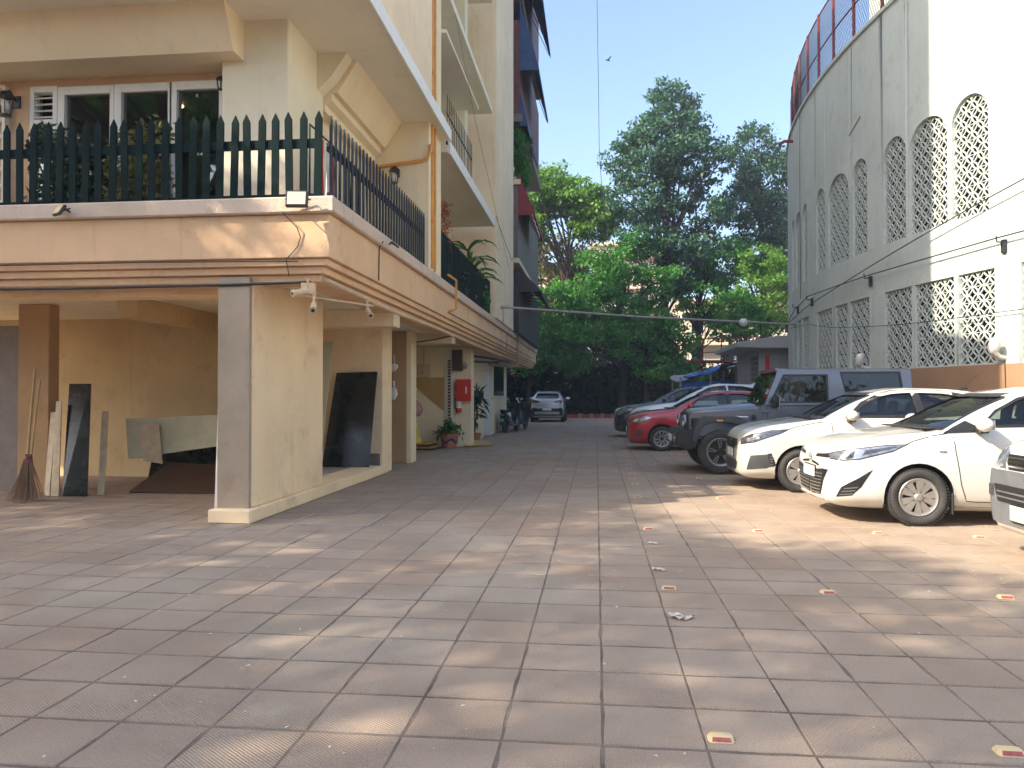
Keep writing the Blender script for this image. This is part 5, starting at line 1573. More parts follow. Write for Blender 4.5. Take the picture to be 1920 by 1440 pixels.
    m = MB(); m.box(.5, 3.7, -.45, .45, .38, .52); m.tube([(.72, -.7, .40), (.72, .7, .40)], .05, 8); m.tube([(3.17, -.7, .40), (3.17, .7, .40)], .05, 8); m.build('chassis', 'trim_black', o)
    m = MB(); m.lathe([(.375, .02), (.385, .10), (.36, .26), (.2, .27)], 32, Matrix.Translation((3.95, 0, 1.0)), axis='x'); m.build('spare_wheel', 'rubber', o, smooth=40)
    add_wheels(o, [(.72, .39), (3.17, .39)], .39, .26, .255, 'five', .77)
off_roader()

# ---------------------------------------------------------------- white van at the right edge (nose)
def white_van():
    tab = stretch(HATCH, 3.68, 1.68, .88)
    wide = {0: (.60, .64, .60), 1: (.655, .69, .655), 2: (.70, .725, .69), 3: (.72, .742, .705), 4: (.725, .75, .71)}
    for i_, (a_, b_, c_) in wide.items():
        r_ = list(tab[i_]); r_[2] = a_*.9; r_[3] = a_; r_[5] = b_; r_[7] = c_; r_[9] = c_*.72; tab[i_] = tuple(r_)
    c = Car('van', tab, (3.53, 6.70, 0), 0, 'white van with grey bumper poking in at the right edge of the picture', 'car', 'paint_white')
    k = (1.68-.3)/(1.505-.3); L = 3.68
    Z = lambda p: [(a*L/3.99, .3+(b-.3)*k) for a, b in p]
    sw = [Z(q) for q in SWH]; ws = [(a*.88, .3+(b-.3)*k) for a, b in WSH]
    c.shell([(.75, .31), (L-.6, .31)], sw, (ws, .8, 2.0), None, (1.14*L/3.99, L-.45), .35)
    glaze(c, sw, 90)
    c.patch('windscreen', frame_poly(ws, .012), 0, 'car_glass', off=-.010, depth=0, step=.1, both=False)
    bp = [(-.72, .29), (.72, .29), (.735, .55), (.70, .735), (.50, .745), (-.50, .745), (-.70, .735), (-.735, .55)]
    c.patch('front_bumper', bp, 0, 'bumper_grey', off=.022, depth=.03, step=.05, both=False)
    c.patch('bumper_intake', [(-.50, .47), (.50, .47), (.56, .62), (-.56, .62)], 0, 'trim_black', off=.027, depth=0, both=False)
    for z in (.515, .56): c.seam([(-.50, z), (.50, z)], 0, .014, 'bumper_grey', .034, 'grille_bar', False)
    for y in (-.62, .62): c.patch('fog_lamp', [(y-.05, .51), (y+.05, .51), (y+.05, .61), (y-.05, .61)], 0, 'trim_grey', off=.030, depth=0, both=False)
    c.patch('upper_grille', [(-.36, .755), (.36, .755), (.40, .885), (-.40, .885)], 0, 'trim_black', off=.005, depth=0, both=False)
    for z in (.785, .82, .855): c.seam([(-.37, z), (.37, z)], 0, .014, 'chrome', .012, 'grille_bar', False)
    for y0, y1 in ((.40, .68), (-.68, -.40)):
        c.patch('headlight', [(y0, .76), (y1, .77), (y1, .97), (y0, .90)] if y0 > 0 else [(y0, .77), (y1, .76), (y1, .90), (y0, .97)], 0, 'lamp_chrome', off=.008, depth=.02, both=False)
    # emblem: an angular S
    m = MB()
    zz = .815
    for pts in ([(.040, .022), (-.028, .058), (-.044, .038), (.0, .012), (.044, -.038), (.028, -.058)],):
        m.tube([(-.0, p[0], zz+p[1]) for p in [(.040, .020), (.0, .055), (-.042, .022), (.042, -.022), (.0, -.055), (-.040, -.020)]], .011, 6)
    m.build('emblem', 'chrome', c.o, loc=(-.012, 0, 0))
    plate(c, -.045, .40, w=.50, h=.125, mat='plate_yellow', y=0.0)
    c.seam([(1.12, 1.0), (1.16, .45), (1.25, .28), (2.1, .28), (2.2, 1.1)])
    mirror(c, 1.36, .70, 1.2, 'paint_white')
    interior(c, 1.3, 1.95, 'seat_cloth', .9, .5)
    add_wheels(c, [(.75, .30), (L-.6, .30)], .30, .18, .20, 'cover', .67)
white_van()

# ---------------------------------------------------------------- silver compact SUV parked at the end, seen from behind
def far_suv():
    tab = stretch(HATCH, 3.99, 1.60, 1.0)
    c = Car('compact_suv', tab, (-2.48, 42.9, 0), R(-90), 'silver compact SUV seen from behind at the far end of the yard', 'car', 'paint_suv')
    k = (1.60-.3)/(1.505-.3)
    Z = lambda p: [(a, .3+(b-.3)*k) for a, b in p]
    sw = [Z(q) for q in SWH]
    c.shell([(.82, .34), (3.34, .34)], sw, None, None, (1.14, 3.5), .38)
    glaze(c, sw, 90, 'car_glass_dark')
    c.patch('windscreen', [(-.62, 1.15), (.62, 1.15), (.56, 1.48), (-.56, 1.48)], 0, 'car_glass_dark', off=.004, depth=0, both=False)
    c.patch('rear_window', [(-.50, 1.19), (.50, 1.19), (.62, 1.23), (.52, 1.45), (-.52, 1.45), (-.62, 1.23)], 180, 'car_glass_dark', off=.005, depth=0, both=False)
    m = MB(); m.prism([(3.30, 1.50), (3.72, 1.46), (3.70, 1.50), (3.3, 1.56)], 'y', -.56, .56); m.build('roof_spoiler', 'paint_suv', c.o, bevel=.01)
    for sg in (-1, 1):
        m = MB(); m.tube([(1.9, sg*.58, 1.53), (2.1, sg*.58, 1.62), (3.2, sg*.57, 1.60), (3.4, sg*.56, 1.53)], .022, 6); m.build('roof_rail', 'trim_black', c.o)
    lamp = [(.34, 1.00), (.72, .97), (.78, 1.03), (.74, 1.14), (.60, 1.13), (.42, 1.07)]
    for q in (lamp, [(-a, b) for a, b in lamp]):
        c.patch('tail_lamp', q, 180, 'lamp_dark', off=.008, depth=.0, both=False)
        sg = 1 if q[0][0] > 0 else -1
        c.patch('tail_lamp_lens', [(sg*.62, 1.0), (sg*.75, 1.02), (sg*.73, 1.12), (sg*.64, 1.10)], 180, 'lamp_red', off=.014, depth=0, both=False)
    c.patch('rear_bumper', [(-.76, .34), (.76, .34), (.80, .60), (.72, .74), (.50, .70), (-.50, .70), (-.72, .74), (-.80, .60)], 180, 'trim_black', off=.02, depth=.02, both=False)
    c.patch('skid_plate', [(-.60, .40), (.60, .40), (.66, .48), (.60, .54), (-.60, .54), (-.66, .48)], 180, 'rim_silver', off=.034, depth=.01, both=False)
    c.seam([(-.74, .95), (-.60, .86), (.60, .86), (.74, .95)], 180, .012, 'trim_black', .004, 'panel_gap', False)
    plate(c, 4.03, .665, rear=True, w=.46, h=.13)
    m = MB(); m.cbox((3.945, 0, 1.05), (.02, .07, .08)); m.build('emblem', 'trim_black', c.o, bevel=.01)
    mirror(c, 1.5, .83, 1.2, 'paint_suv')
    add_wheels(c, [(.82, .33), (3.34, .33)], .33, .21, .21, 'swirl', .775)
far_suv()

# ---------------------------------------------------------------- two wheelers by the left wall
def scooter(loc, rz, label, plate_mat, body='paint_navy'):
    """front towards +y"""
    o = empty('scooter', loc, rz, label, 'scooter', 'two wheelers by the left wall')
    ty = MB(); ty.lathe([(.15, -.04), (.20, -.055), (.245, -.035), (.255, 0), (.245, .035), (.20, .055), (.15, .04)], 28, axis='x', close=True); tm = ty.mesh('tyre', 'rubber', smooth=40)
    rm = MB(); rm.lathe([(.155, -.03), (.155, .03), (.05, .05), (.05, -.05)], 20, axis='x', close=True); rmm = rm.mesh('rim', 'rim_dark', smooth=40)
    for y in (-.58, .66):
        w = link('wheel', rmm, o, (0, y, .255)); link('tyre', tm, w)
    m = MB()
    def ring(y, w, z0, z1): return [(-w, y, z0), (-w*1.05, y, (z0+z1)/2), (-w*.8, y, z1), (w*.8, y, z1), (w*1.05, y, (z0+z1)/2), (w, y, z0)]
    S = [ring(-.92, .05, .62, .72), ring(-.80, .12, .48, .76), ring(-.45, .17, .34, .76), ring(-.15, .16, .26, .70), ring(-.02, .15, .24, .34), ring(.30, .14, .24, .32), ring(.36, .15, .26, .70)]
    vs = [p for s_ in S for p in s_]; fs = []
    for i in range(len(S)-1):
        for k in range(6): fs.append((i*6+k, i*6+(k+1) % 6, (i+1)*6+(k+1) % 6, (i+1)*6+k))
    fs += [tuple(range(6)), tuple(range(36, 42))[::-1]]
    m.add(vs, fs); m.build('body', body, o, smooth=50, bevel=.02, bseg=2)
    m = MB(); m.prism([(.36, .30), (.46, .34), (.56, .98), (.50, 1.02), (.44, .95)], 'x', -.20, .20); m.build('front_apron', body, o, smooth=40, bevel=.03, bseg=2)
    m = MB(); m.prism([(-.86, .765), (-.20, .745), (.0, .70), (.02, .76), (-.2, .80), (-.5, .83), (-.85, .85)], 'x', -.13, .13); m.build('seat', 'black_plastic', o, smooth=40, bevel=.03, bseg=2)
    m = MB(); m.prism([(.42, .46), (.9, .42), (.92, .50), (.66, .56), (.44, .54)], 'x', -.07, .07); m.build('front_mudguard', body, o, smooth=40, bevel=.02)
    m = MB(); m.tube([(0, .66, .26), (0, .50, .90), (0, .46, 1.02)], .03, 8); m.tube([(-.34, .36, 1.04), (-.2, .44, 1.06), (.2, .44, 1.06), (.34, .36, 1.04)], .016, 8); m.ball((0, .47, 1.02), (.14, .10, .09), 14, 8); m.build('handlebar', 'black_plastic', o, smooth=50)
    for sg in (-1, 1):
        m = MB(); m.tube([(sg*.2, .44, 1.06), (sg*.26, .42, 1.2)], .007, 6); m.ball((sg*.28, .42, 1.24), (.06, .015, .045), 12, 8); m.build('mirror', 'chrome', o, smooth=50)
    m = MB(); m.tube([(-.12, -.62, .86), (-.12, -.9, .84), (.12, -.9, .84), (.12, -.62, .86)], .014, 6); m.build('grab_rail', 'rim_silver', o, smooth=50)
    m = MB(); m.cbox((0, -.93, .66), (.15, .04, .08)); m.build('tail_lamp', 'lamp_red', o, bevel=.015)
    m = MB(); m.prism([(-.88, .55), (-.98, .30), (-.96, .29), (-.84, .52)], 'x', -.07, .07); m.build('rear_mudguard', 'black_plastic', o)
    m = MB(); m.cbox((0, 0, 0), (.20, .012, .12)); m.build('number_plate', plate_mat, o, bevel=.004, loc=(0, -.965, .47), rot=(R(-18), 0, 0))
    m = MB(); m.tube([(.14, -.3, .28), (.15, -.75, .33)], [.035, .045], 10); m.build('exhaust', 'rim_dark', o, smooth=50)
    m = MB(); m.tube([(-.15, -.25, .25), (-.24, -.28, .01)], .012, 6); m.build('side_stand', 'rim_dark', o)
    return o
plain('plate_green', (0.02, 0.42, 0.20), 0.45)
scooter((-3.18, 28.6, 0), R(-14), 'black scooter with a green number plate leaning beside the dark window', 'plate_green')
scooter((-2.95, 30.2, 0), R(-10), 'dark scooter parked just beyond the one with the green plate', 'plate_white', 'trim_black')
# ================================================================== VEGETATION
import numpy as np
def leaf_mesh(name, mat, centers, per, rad, size, seed, flat=0.6, droop=0.25, aspect=0.5):
    """centers: list of (x, y, z) clump centres; every leaf is a small bent diamond"""
    rg = np.random.default_rng(seed)
    C = np.repeat(np.array(centers, float), per, axis=0)
    n = len(C)
    d = rg.normal(size=(n, 3)); d /= np.linalg.norm(d, axis=1)[:, None] + 1e-9
    r = rad*rg.random(n)**0.45
    P = C + d*r[:, None]*np.array([1, 1, flat])
    ax = rg.normal(size=(n, 3)); ax[:, 2] -= droop
    ax /= np.linalg.norm(ax, axis=1)[:, None]
    nn = rg.normal(size=(n, 3)); nn[:, 2] += 0.9
    sd = np.cross(ax, nn); sd /= np.linalg.norm(sd, axis=1)[:, None] + 1e-9
    up = np.cross(sd, ax)
    s = size*(0.6+0.8*rg.random(n))[:, None]
    V = np.empty((n, 4, 3))
    V[:, 0] = P; V[:, 1] = P+ax*s*.45+sd*s*aspect*.5+up*s*.06; V[:, 2] = P+ax*s-up*s*.05; V[:, 3] = P+ax*s*.45-sd*s*aspect*.5+up*s*.06
    me = bpy.data.meshes.new(name)
    me.vertices.add(n*4); me.vertices.foreach_set('co', V.reshape(-1))
    me.loops.add(n*4); me.loops.foreach_set('vertex_index', np.arange(n*4, dtype=np.int32))
    me.polygons.add(n); me.polygons.foreach_set('loop_start', np.arange(0, n*4, 4, dtype=np.int32))
    me.update(calc_edges=True)
    me.materials.append(M_[mat])
    return me
def clumps(blobs, n, rng):
    """points spread through the shells of a few ellipsoids"""
    out = []
    wts = [b[3]*b[4]*b[5] for b in blobs]
    for _ in range(n):
        b = rng.choices(blobs, wts)[0]
        while True:
            v = Vector((rng.gauss(0, 1), rng.gauss(0, 1), rng.gauss(0, 1)))
            if v.length > .1: break
        v.normalize(); r = rng.uniform(.35, 1.0)**.6
        out.append((b[0]+v.x*b[3]*r, b[1]+v.y*b[4]*r, b[2]+v.z*b[5]*r))
    return out
def tree(name, label, base, trunk_h, lean, r0, blobs, leaf, bark, n_clump, per, crad, lsize, seed, group='trees behind the yard', limbs=14, flat=.55):
    rng = random.Random(seed)
    o = empty(name, base, label=label, cat='tree', group=group)
    m = MB()
    pts = []; k_ = 7
    for k in range(k_+1):
        t = k/k_
        pts.append(Vector((lean[0]*t+rng.uniform(-.12, .12)*t, lean[1]*t+rng.uniform(-.12, .12)*t, trunk_h*t)))
    m.tube(pts, [r0*(1-.8*k/k_)*(1.35 if k == 0 else 1) for k in range(k_+1)], 9)
    cs_ = clumps(blobs, n_clump, rng)
    tips = rng.sample(cs_, min(limbs, len(cs_)))
    for tp in tips:
        tp = Vector(tp)
        zt = max(trunk_h*.25, min(trunk_h*.96, tp.z*rng.uniform(.55, .85)))
        i = min(k_-1, int(zt/trunk_h*k_)); a = pts[i].lerp(pts[i+1], zt/trunk_h*k_-i)
        mid = a.lerp(tp, .5)+Vector((rng.uniform(-.3, .3), rng.uniform(-.3, .3), rng.uniform(.1, .5)))
        r1 = r0*rng.uniform(.18, .32)
        m.tube([a, a.lerp(mid, .5), mid, mid.lerp(tp, .6), tp], [r1, r1*.85, r1*.65, r1*.4, r1*.15], 5)
        for _ in range(3):
            q = mid.lerp(tp, rng.random()); e = q+Vector((rng.uniform(-1, 1), rng.uniform(-1, 1), rng.uniform(-.2, .8)))*.9
            m.tube([q, q.lerp(e, .5)+Vector((0, 0, .1)), e], [r1*.3, r1*.2, r1*.08], 4)
    m.build('trunk', bark, o, smooth=60)
    link('crown', leaf_mesh('crown', leaf, cs_, per, crad, lsize, seed, flat), o)
    return o
# tall dark tree in the middle
tree('tall_tree', 'tallest dark blue green tree standing against the sky in the middle', (4.0, 48, 0), 19.5, (.5, 0), .38,
     [(0.8, 0, 19.2, 1.6, 1.8, 1.9), (0.6, 0, 17.6, 2.6, 2.2, 1.6), (-.9, 0, 16.0, 2.7, 2.6, 1.8), (2.0, 0, 15.8, 2.5, 2.6, 1.9), (-1.3, 0, 13.2, 2.4, 2.8, 1.4), (2.3, .3, 12.6, 2.0, 2.4, 1.5), (-.8, 0, 11.0, 2.2, 2.6, 1.2), (2.0, 0, 10.2, 1.9, 2.4, 1.2)],
     'leaf_blue', 'bark_dark', 600, 46, .60, .25, 11, limbs=46, flat=.42)
tree('tall_tree', 'tall airy dark tree behind the annex right beside the curved wall', (10.9, 51, 0), 17, (-.4, 0), .30,
     [(-.7, 0, 17.4, 1.6, 1.6, 1.6), (.3, 0, 15.4, 2.5, 2, 1.7), (-1.5, 0, 13.4, 2.1, 2, 1.5), (1.3, 0, 12.4, 1.8, 2, 1.8), (-.6, 0, 10.5, 2.2, 2, 1.5), (1.4, 0, 9, 1.8, 2, 1.4)],
     'leaf_blue', 'bark_dark', 470, 44, .62, .25, 12, limbs=32, flat=.5)
tree('feathery_tree', 'light green feathery tree rising beside the awnings of the left building', (-2.4, 49, 0), 12.5, (.8, 0), .22,
     [(-1.4, 0, 14.2, 2.0, 2.2, 1.2), (1.0, 0, 13.9, 2.2, 2, 1.3), (2.2, 0, 12.3, 1.5, 2, 1.2), (-1.9, 0, 12.0, 1.5, 2, 1.2), (-.5, 0, 15.3, 1.2, 1.2, .9)],
     'leaf_light', 'bark', 420, 46, .60, .25, 13, limbs=30, flat=.45)
tree('brown_tree', 'thin tree with yellowing olive leaves behind the feathery tree', (-1.2, 53, 0), 12, (.2, 0), .2,
     [(-1.5, 0, 10.8, 2.3, 2, 1.8), (1.0, 0, 9.5, 2.2, 2, 1.8), (-1.2, 0, 7.6, 2.3, 2, 1.5)], 'leaf_olive', 'bark', 260, 36, .62, .24, 14, limbs=26)
tree('broadleaf_tree', 'bright green broadleaf tree left of the tall dark trunk', (1.6, 47, 0), 8.5, (-.2, -.4), .26,
     [(-1.1, -.6, 9.6, 1.5, 2, .9), (1.0, -.6, 10.2, 1.4, 2, .8), (-.2, -.6, 8.6, 1.9, 2, .9), (2.4, -.4, 8.3, 1.3, 1.6, .8), (-2.2, 0, 7.4, 2.2, 2, 1.4), (.4, -.8, 7.4, 2.2, 2.2, 1.3), (-1.6, -.4, 5.4, 2.4, 2.2, 1.3), (1.2, -.8, 5.1, 2.2, 2.2, 1.2)],
     'leaf_mid', 'bark_dark', 330, 46, .72, .25, 15, limbs=30, flat=.34)
tree('broadleaf_tree', 'leafy green tree with drooping sprays in front of the tall dark trunk', (2.9, 45.5, 0), 5.5, (.1, -.3), .2,
     [(.2, 0, 5.8, 1.7, 1.6, 1.1), (-1.2, 0, 4.6, 1.6, 1.6, 1.0), (1.6, 0, 4.4, 1.6, 1.6, 1.0), (.7, -.4, 3.1, 1.7, 1.6, .9), (2.3, -.3, 2.6, 1.3, 1.3, 1.0)],
     'leaf_mid', 'bark_dark', 190, 44, .62, .22, 16, limbs=20, flat=.36)
tree('broadleaf_tree', 'dark leafy tree filling the gap right of the tall trunk', (6.2, 49, 0), 9.5, (.3, 0), .24,
     [(-.6, 0, 9.2, 1.9, 2, 1.7), (1.6, 0, 9.6, 1.9, 2, 1.6), (.4, 0, 7.3, 2.3, 2, 1.6), (2.0, 0, 6.6, 1.6, 1.8, 1.2)],
     'leaf_mid', 'bark_dark', 280, 46, .62, .24, 17, limbs=20, flat=.4)
tree('broadleaf_tree', 'green tree partly hiding the far cream house above the shed', (8.6, 46.5, 0), 5.5, (.2, 0), .18,
     [(-.4, 0, 6.6, 1.4, 1.4, 1.0), (.6, 0, 5.4, 1.5, 1.4, .9), (-1.0, 0, 5.2, 1.1, 1.2, .8)], 'leaf_mid', 'bark_dark', 110, 44, .55, .22, 24, limbs=14, flat=.4)
tree('light_tree', 'yellow green tree above the annex roof next to the curved wall', (10.2, 47, 0), 7.5, (-.2, 0), .22,
     [(-.4, 0, 9.3, 1.5, 1.5, 1.2), (.9, 0, 8.2, 1.4, 1.5, 1.3), (-.8, 0, 7.4, 1.3, 1.5, 1.3), (.4, 0, 6.2, 1.6, 1.5, 1.0)],
     'leaf_light', 'bark', 150, 44, .5, .2, 18, limbs=16)
tree('broadleaf_tree', 'green tree filling the corner below the black awning', (-4.2, 46.6, 0), 6.0, (.5, 0), .2,
     [(1.6, 0, 6.9, 1.9, 1.6, 1.3), (2.0, 0, 5.0, 2.0, 1.6, 1.2), (.2, 0, 4.0, 1.9, 1.6, 1.3), (2.6, -.3, 3.4, 1.5, 1.4, 1.0)],
     'leaf_mid', 'bark_dark', 200, 44, .55, .24, 19, limbs=16)
tree('broadleaf_tree', 'dense dark tree far behind the silver SUV', (-3.4, 56, 0), 9, (0, 0), .25,
     [(0, 0, 9, 3.5, 2, 2.5), (2, 0, 5.5, 3.5, 2, 2.5), (6, 0, 5.0, 3, 2, 2.2)], 'leaf_dark', 'bark_dark', 330, 40, .75, .28, 20, limbs=18)
# shade trees beside the photographer: out of the picture, their shade falls across the foreground
def shade_crown(seed, n):
    rng = random.Random(seed); out = []
    while len(out) < n:
        gx, gy = rng.uniform(-9.5, 6.5), rng.uniform(-4.5, 12.0)      # where the clump's shade lands
        lim = 9.0-(gx-.2)*.95 if gx > .2 else 12.0
        lim += rng.gauss(0, .35)
        if gy > lim: continue
        if gx > 2.0 and rng.random() < .25: continue
        if gy < 8.4 and rng.random() < .30: continue
        h_ = rng.uniform(10.5, 13.8)
        out.append((gx-1.1*h_, gy-.654*h_, h_))
    return out
st_o = empty('shade_tree', (-13.5, -5.0, 0), label='large rain tree left of the photographer whose shade dapples the yard', cat='tree')
cr = [(x+13.5, y+5.0, z) for x, y, z in shade_crown(31, 1580)]
m = MB(); m.tube([(0, 0, 0), (.2, .1, 2.5), (.1, .3, 6), (-.2, .2, 12.5)], [.45, .36, .3, .12], 10)
rng_ = random.Random(4)
for tp in rng_.sample(cr, 40):
    tp = Vector(tp); a = Vector((.15, .2, rng_.uniform(5.5, 9.5))); mid = a.lerp(tp, .5)+Vector((0, 0, .6))
    m.tube([a, mid, tp], [.11, .07, .02], 5)
m.build('trunk', 'bark', st_o, smooth=60)
link('crown', leaf_mesh('crown', 'leaf_mid', cr, 44, .62, .22, 33, .6), st_o)

for k, (x, y, h_, lb) in enumerate(((-17, -9, 9.5, 'broad dark tree behind the rain tree to the left'), (-9, -17, 11, 'broad dark tree behind the photographer on the left'), (2, -19, 11, 'broad dark tree straight behind the photographer'), (13, -17, 10, 'broad dark tree behind the photographer on the right'))):
    tree('street_tree', lb, (x, y, 0), h_*.8, (0, 0), .3, [(0, 0, h_*.75, 4.2, 4.2, 2.6), (1, -1, h_*.45, 4.4, 4.2, 2.4), (-1, 1, h_*.3, 4.4, 4.2, 2.0)], 'leaf_dark', 'bark', 230, 34, .9, .42, 90+k, 'trees behind the photographer', limbs=12)
# bushes
def bush(name, label, base, blobs, leaf, n, per, crad, ls, seed, group=None, aspect=.5, stems=6, cat='bush'):
    rng = random.Random(seed)
    o = empty(name, base, label=label, cat=cat, group=group)
    c = clumps(blobs, n, rng)
    m = MB()
    for tp in rng.sample(c, min(stems, len(c))):
        tp = Vector(tp); m.tube([(rng.uniform(-.1, .1), rng.uniform(-.1, .1), 0), tp*.5+Vector((0, 0, .1)), tp], [.02, .014, .006], 5)
    m.build('stem', 'bark', o)
    link('foliage', leaf_mesh('foliage', leaf, c, per, crad, ls, seed, .8, aspect=aspect), o)
    return o
hx = -9.0; k = 0
hl = ['dark hedge bush at the far left end beyond the scooters', 'dark hedge bush left of the silver SUV', 'tall dark hedge bush right behind the silver SUV', 'dark hedge bush right of the silver SUV mirror', 'dark hedge bush below the green sprays', 'dark hedge bush behind the dark navy car', 'dark hedge bush beside the blue tarpaulin shed', 'dark hedge bush behind the tarpaulin shed']
for k, hx in enumerate((-7.5, -5.2, -2.9, -.6, 1.7, 3.9, 6.2, 8.6)):
    bush('hedge_bush', hl[k], (hx, 48.2+.3*(k % 2), 0), [(0, 0, 1.0, 1.5, .9, 1.2), (.3, .2, 2.3+.4*(k % 3), 1.3, .9, 1.1)], 'leaf_dark', 120, 48, .55, .26, 50+k, 'hedge at the end of the yard')
# ================================================================== END OF THE YARD
m = MB(); m.box(-8.5, 4.6, 46.62, 46.85, -.03, .20); tag(m.build('kerb', 'red_kerb', bevel=.015), 'low red painted kerb at the end of the yard', 'kerb')
def pot(name, loc, r, h, mat, label, group=None, band=None):
    o = empty(name, loc, label=label, cat='pot', group=group)
    m = MB(); m.lathe([(r*.72, 0), (r*.80, h*.3), (r*.95, h*.86), (r*1.04, h*.88), (r*1.04, h), (r*.92, h), (r*.88, h*.86), (0, h*.84)], 24); m.build('pot_body', mat, o, smooth=35)
    m = MB(); m.lathe([(r*.9, h*.845), (0, h*.88)], 20); m.build('soil', 'soil', o)
    return o
for k, x in enumerate((-.95, -.3, .35, 1.0, 1.7)):
    pot('flower_pot', (x, 46.3, 0), .14, .26, 'greybrown', ('leftmost', 'second from left', 'middle', 'second from right', 'rightmost')[k]+' of the five clay pots along the red kerb', 'clay pots along the red kerb')
m = MB(); m.box(-30, 26, 50.2, 50.5, 0, 2.6); m.box(-30.1, 26.1, 50.1, 50.6, 2.602, 2.72); tag(m.build('boundary_wall', 'annex_wall'), 'grey boundary wall behind the hedge at the end of the yard', 'wall')
# grey annex attached behind the curved building
A_ = empty('annex', (6.6, 30, 0), label='low grey annex with a flat overhanging roof past the curved wall', cat='building')
def apart(mb, name, mat, bevel=0):
    o = mb.build(name, mat, None, bevel=bevel); o.parent = A_; o.matrix_parent_inverse = Matrix.Translation((-6.6, -30, 0)); return o
m = MB(); m.box(6.05, 9.5, 29.6, 34, 0, 3.1); apart(m, 'annex_wall', 'annex_wall')
m = MB(); m.prism([(5.15, 3.14), (5.15, 3.32), (6.6, 3.55), (9.6, 3.6), (9.6, 3.102), (6.0, 3.102)], 'y', 28.9, 34.4); apart(m, 'roof_slab', 'annex_wall', .015)
for k in range(9): m = MB(); m.box(6.03, 6.05, 29.75, 31.0, 1.1+k*.2, 1.26+k*.2); apart(m, 'louvre_slat', 'siding_grey')
m = MB(); m.box(6.28, 6.42, 29.54, 29.597, 1.0, 2.9); apart(m, 'red_strip', 'red_paint')
m = MB(); m.box(6.75, 7.7, 29.55, 29.598, .1, 2.2); apart(m, 'door', 'siding_grey', .01)
m = MB()
for x in (6.2, 7.2): m.tube([(x, 30.0, 3.5), (x, 30.0, 4.1)], .02, 6)
m.tube([(5.9, 30, 4.1), (8.6, 30, 4.1)], .02, 6); apart(m, 'roof_rail', 'fence_grey')
# tarpaulin shed
S_ = empty('tarpaulin_shed', (5.4, 36.5, 0), label='makeshift shed roofed with blue and grey tarpaulins behind the parked cars', cat='shed')
def spart(mb, name, mat, smooth=0):
    o = mb.build(name, mat, None, smooth); o.parent = S_; o.matrix_parent_inverse = Matrix.Translation((-5.4, -36.5, 0)); return o
def sheet(x0, x1, y0, y1, zf, amp, seed, th=.02, n=16):
    m = MB(); vs = []
    for i in range(n+1):
        for j in range(n+1):
            x = x0+(x1-x0)*i/n; y = y0+(y1-y0)*j/n
            z = zf(x, y)+amp*noise.noise((x*1.7+seed, y*1.7, seed))+amp*.5*noise.noise((x*5+seed, y*5, seed))
            vs.append((x+.05*noise.noise((y*2, seed, 1)), y, z))
    fs = []
    for i in range(n):
        for j in range(n): a = i*(n+1)+j; fs.append((a, a+n+1, a+n+2, a+1))
    N_ = len(vs); vs2 = [(x, y, z-th) for x, y, z in vs]
    m.add(vs+vs2, fs+[tuple(N_+i for i in f[::-1]) for f in fs]); return m
spart(sheet(3.6, 7.3, 34.6, 38.5, lambda x, y: 1.95+(x-3.6)*.27+(y-34.6)*.06, .16, 1), 'tarpaulin', 'tarp_grey', 50)
spart(sheet(4.0, 5.6, 34.4, 36.4, lambda x, y: 2.14+(x-4.0)*.26+(y-34.6)*.06, .14, 5), 'tarpaulin', 'tarp_blue', 50)
spart(sheet(5.4, 7.25, 34.3, 35.6, lambda x, y: 2.62+(x-5.4)*.26, .14, 9), 'tarpaulin', 'tarp_grey', 50)
m = MB(); m.box(3.7, 7.2, 35.0, 35.04, .2, 2.0); spart(m, 'side_tarpaulin', 'tarp_blue')
for x in (3.7, 5.0, 6.1, 7.2):
    for y in (34.6, 38.2): m = MB(); m.tube([(x, y, 0), (x, y, 2.15+(x-3.6)*.27)], .04, 8); spart(m, 'post', 'grey_pipe')
m = MB()
for x in (4.7, 5.5, 6.3): m.tube([(x, 34.8, 2.3), (x, 34.8, 3.85)], .03, 6)
m.tube([(4.4, 34.8, 3.85), (7.4, 34.8, 3.95)], .03, 6); m.tube([(4.4, 34.8, 3.25), (7.4, 34.8, 3.35)], .025, 6); spart(m, 'pipe_frame', 'rust_red')
m = MB(); m.box(4.4, 7.6, 37.5, 39, 2.95, 3.05); spart(m, 'tin_roof', 'rust_red')
# houses far behind the trees
def far_house(name, loc, w, d, h, mat, label, rows, cols, roofm='far_pink'):
    o = empty(name, loc, label=label, cat='building')
    m = MB(); m.box(-w/2, w/2, 0, d, 0, h); m.build('wall', mat, o)
    m = MB(); m.box(-w/2-.3, w/2+.3, -.35, d, h, h+.35); m.build('roof', roofm, o)
    for r in range(rows):
        for c in range(cols):
            x = -w/2+w*(c+.5)/cols; z = 1.2+(h-1.2)*r/rows
            m = MB(); m.box(x-.55, x+.55, -.06, .05, z, z+1.35); wn_ = m.build('window', 'white_frame', o)
            m = MB(); m.box(x-.45, x+.45, -.075, -.062, z+.1, z+1.25); m.build('pane', 'black_stone', wn_)
        m = MB(); m.box(-w/2-.05, w/2+.05, -.7, -.001, 1.2+(h-1.2)*r/rows+1.6, 1.2+(h-1.2)*r/rows+1.72); m.build('sun_shade', mat, o)
    return o
far_house('cream_house', (11.5, 62, 0), 9.5, 6, 8.6, 'far_cream', 'sunlit cream house far behind the annex and the tarpaulin shed', 3, 4)
far_house('pink_house', (3.6, 76, 0), 8, 6, 16, 'far_pink', 'pale pink block glimpsed through the trees left of the tall trunk', 5, 4)
far_house('cream_block', (-5.5, 74, 0), 8, 6, 12.5, 'far_cream', 'pale cream block behind the yellowing trees on the left', 4, 4)

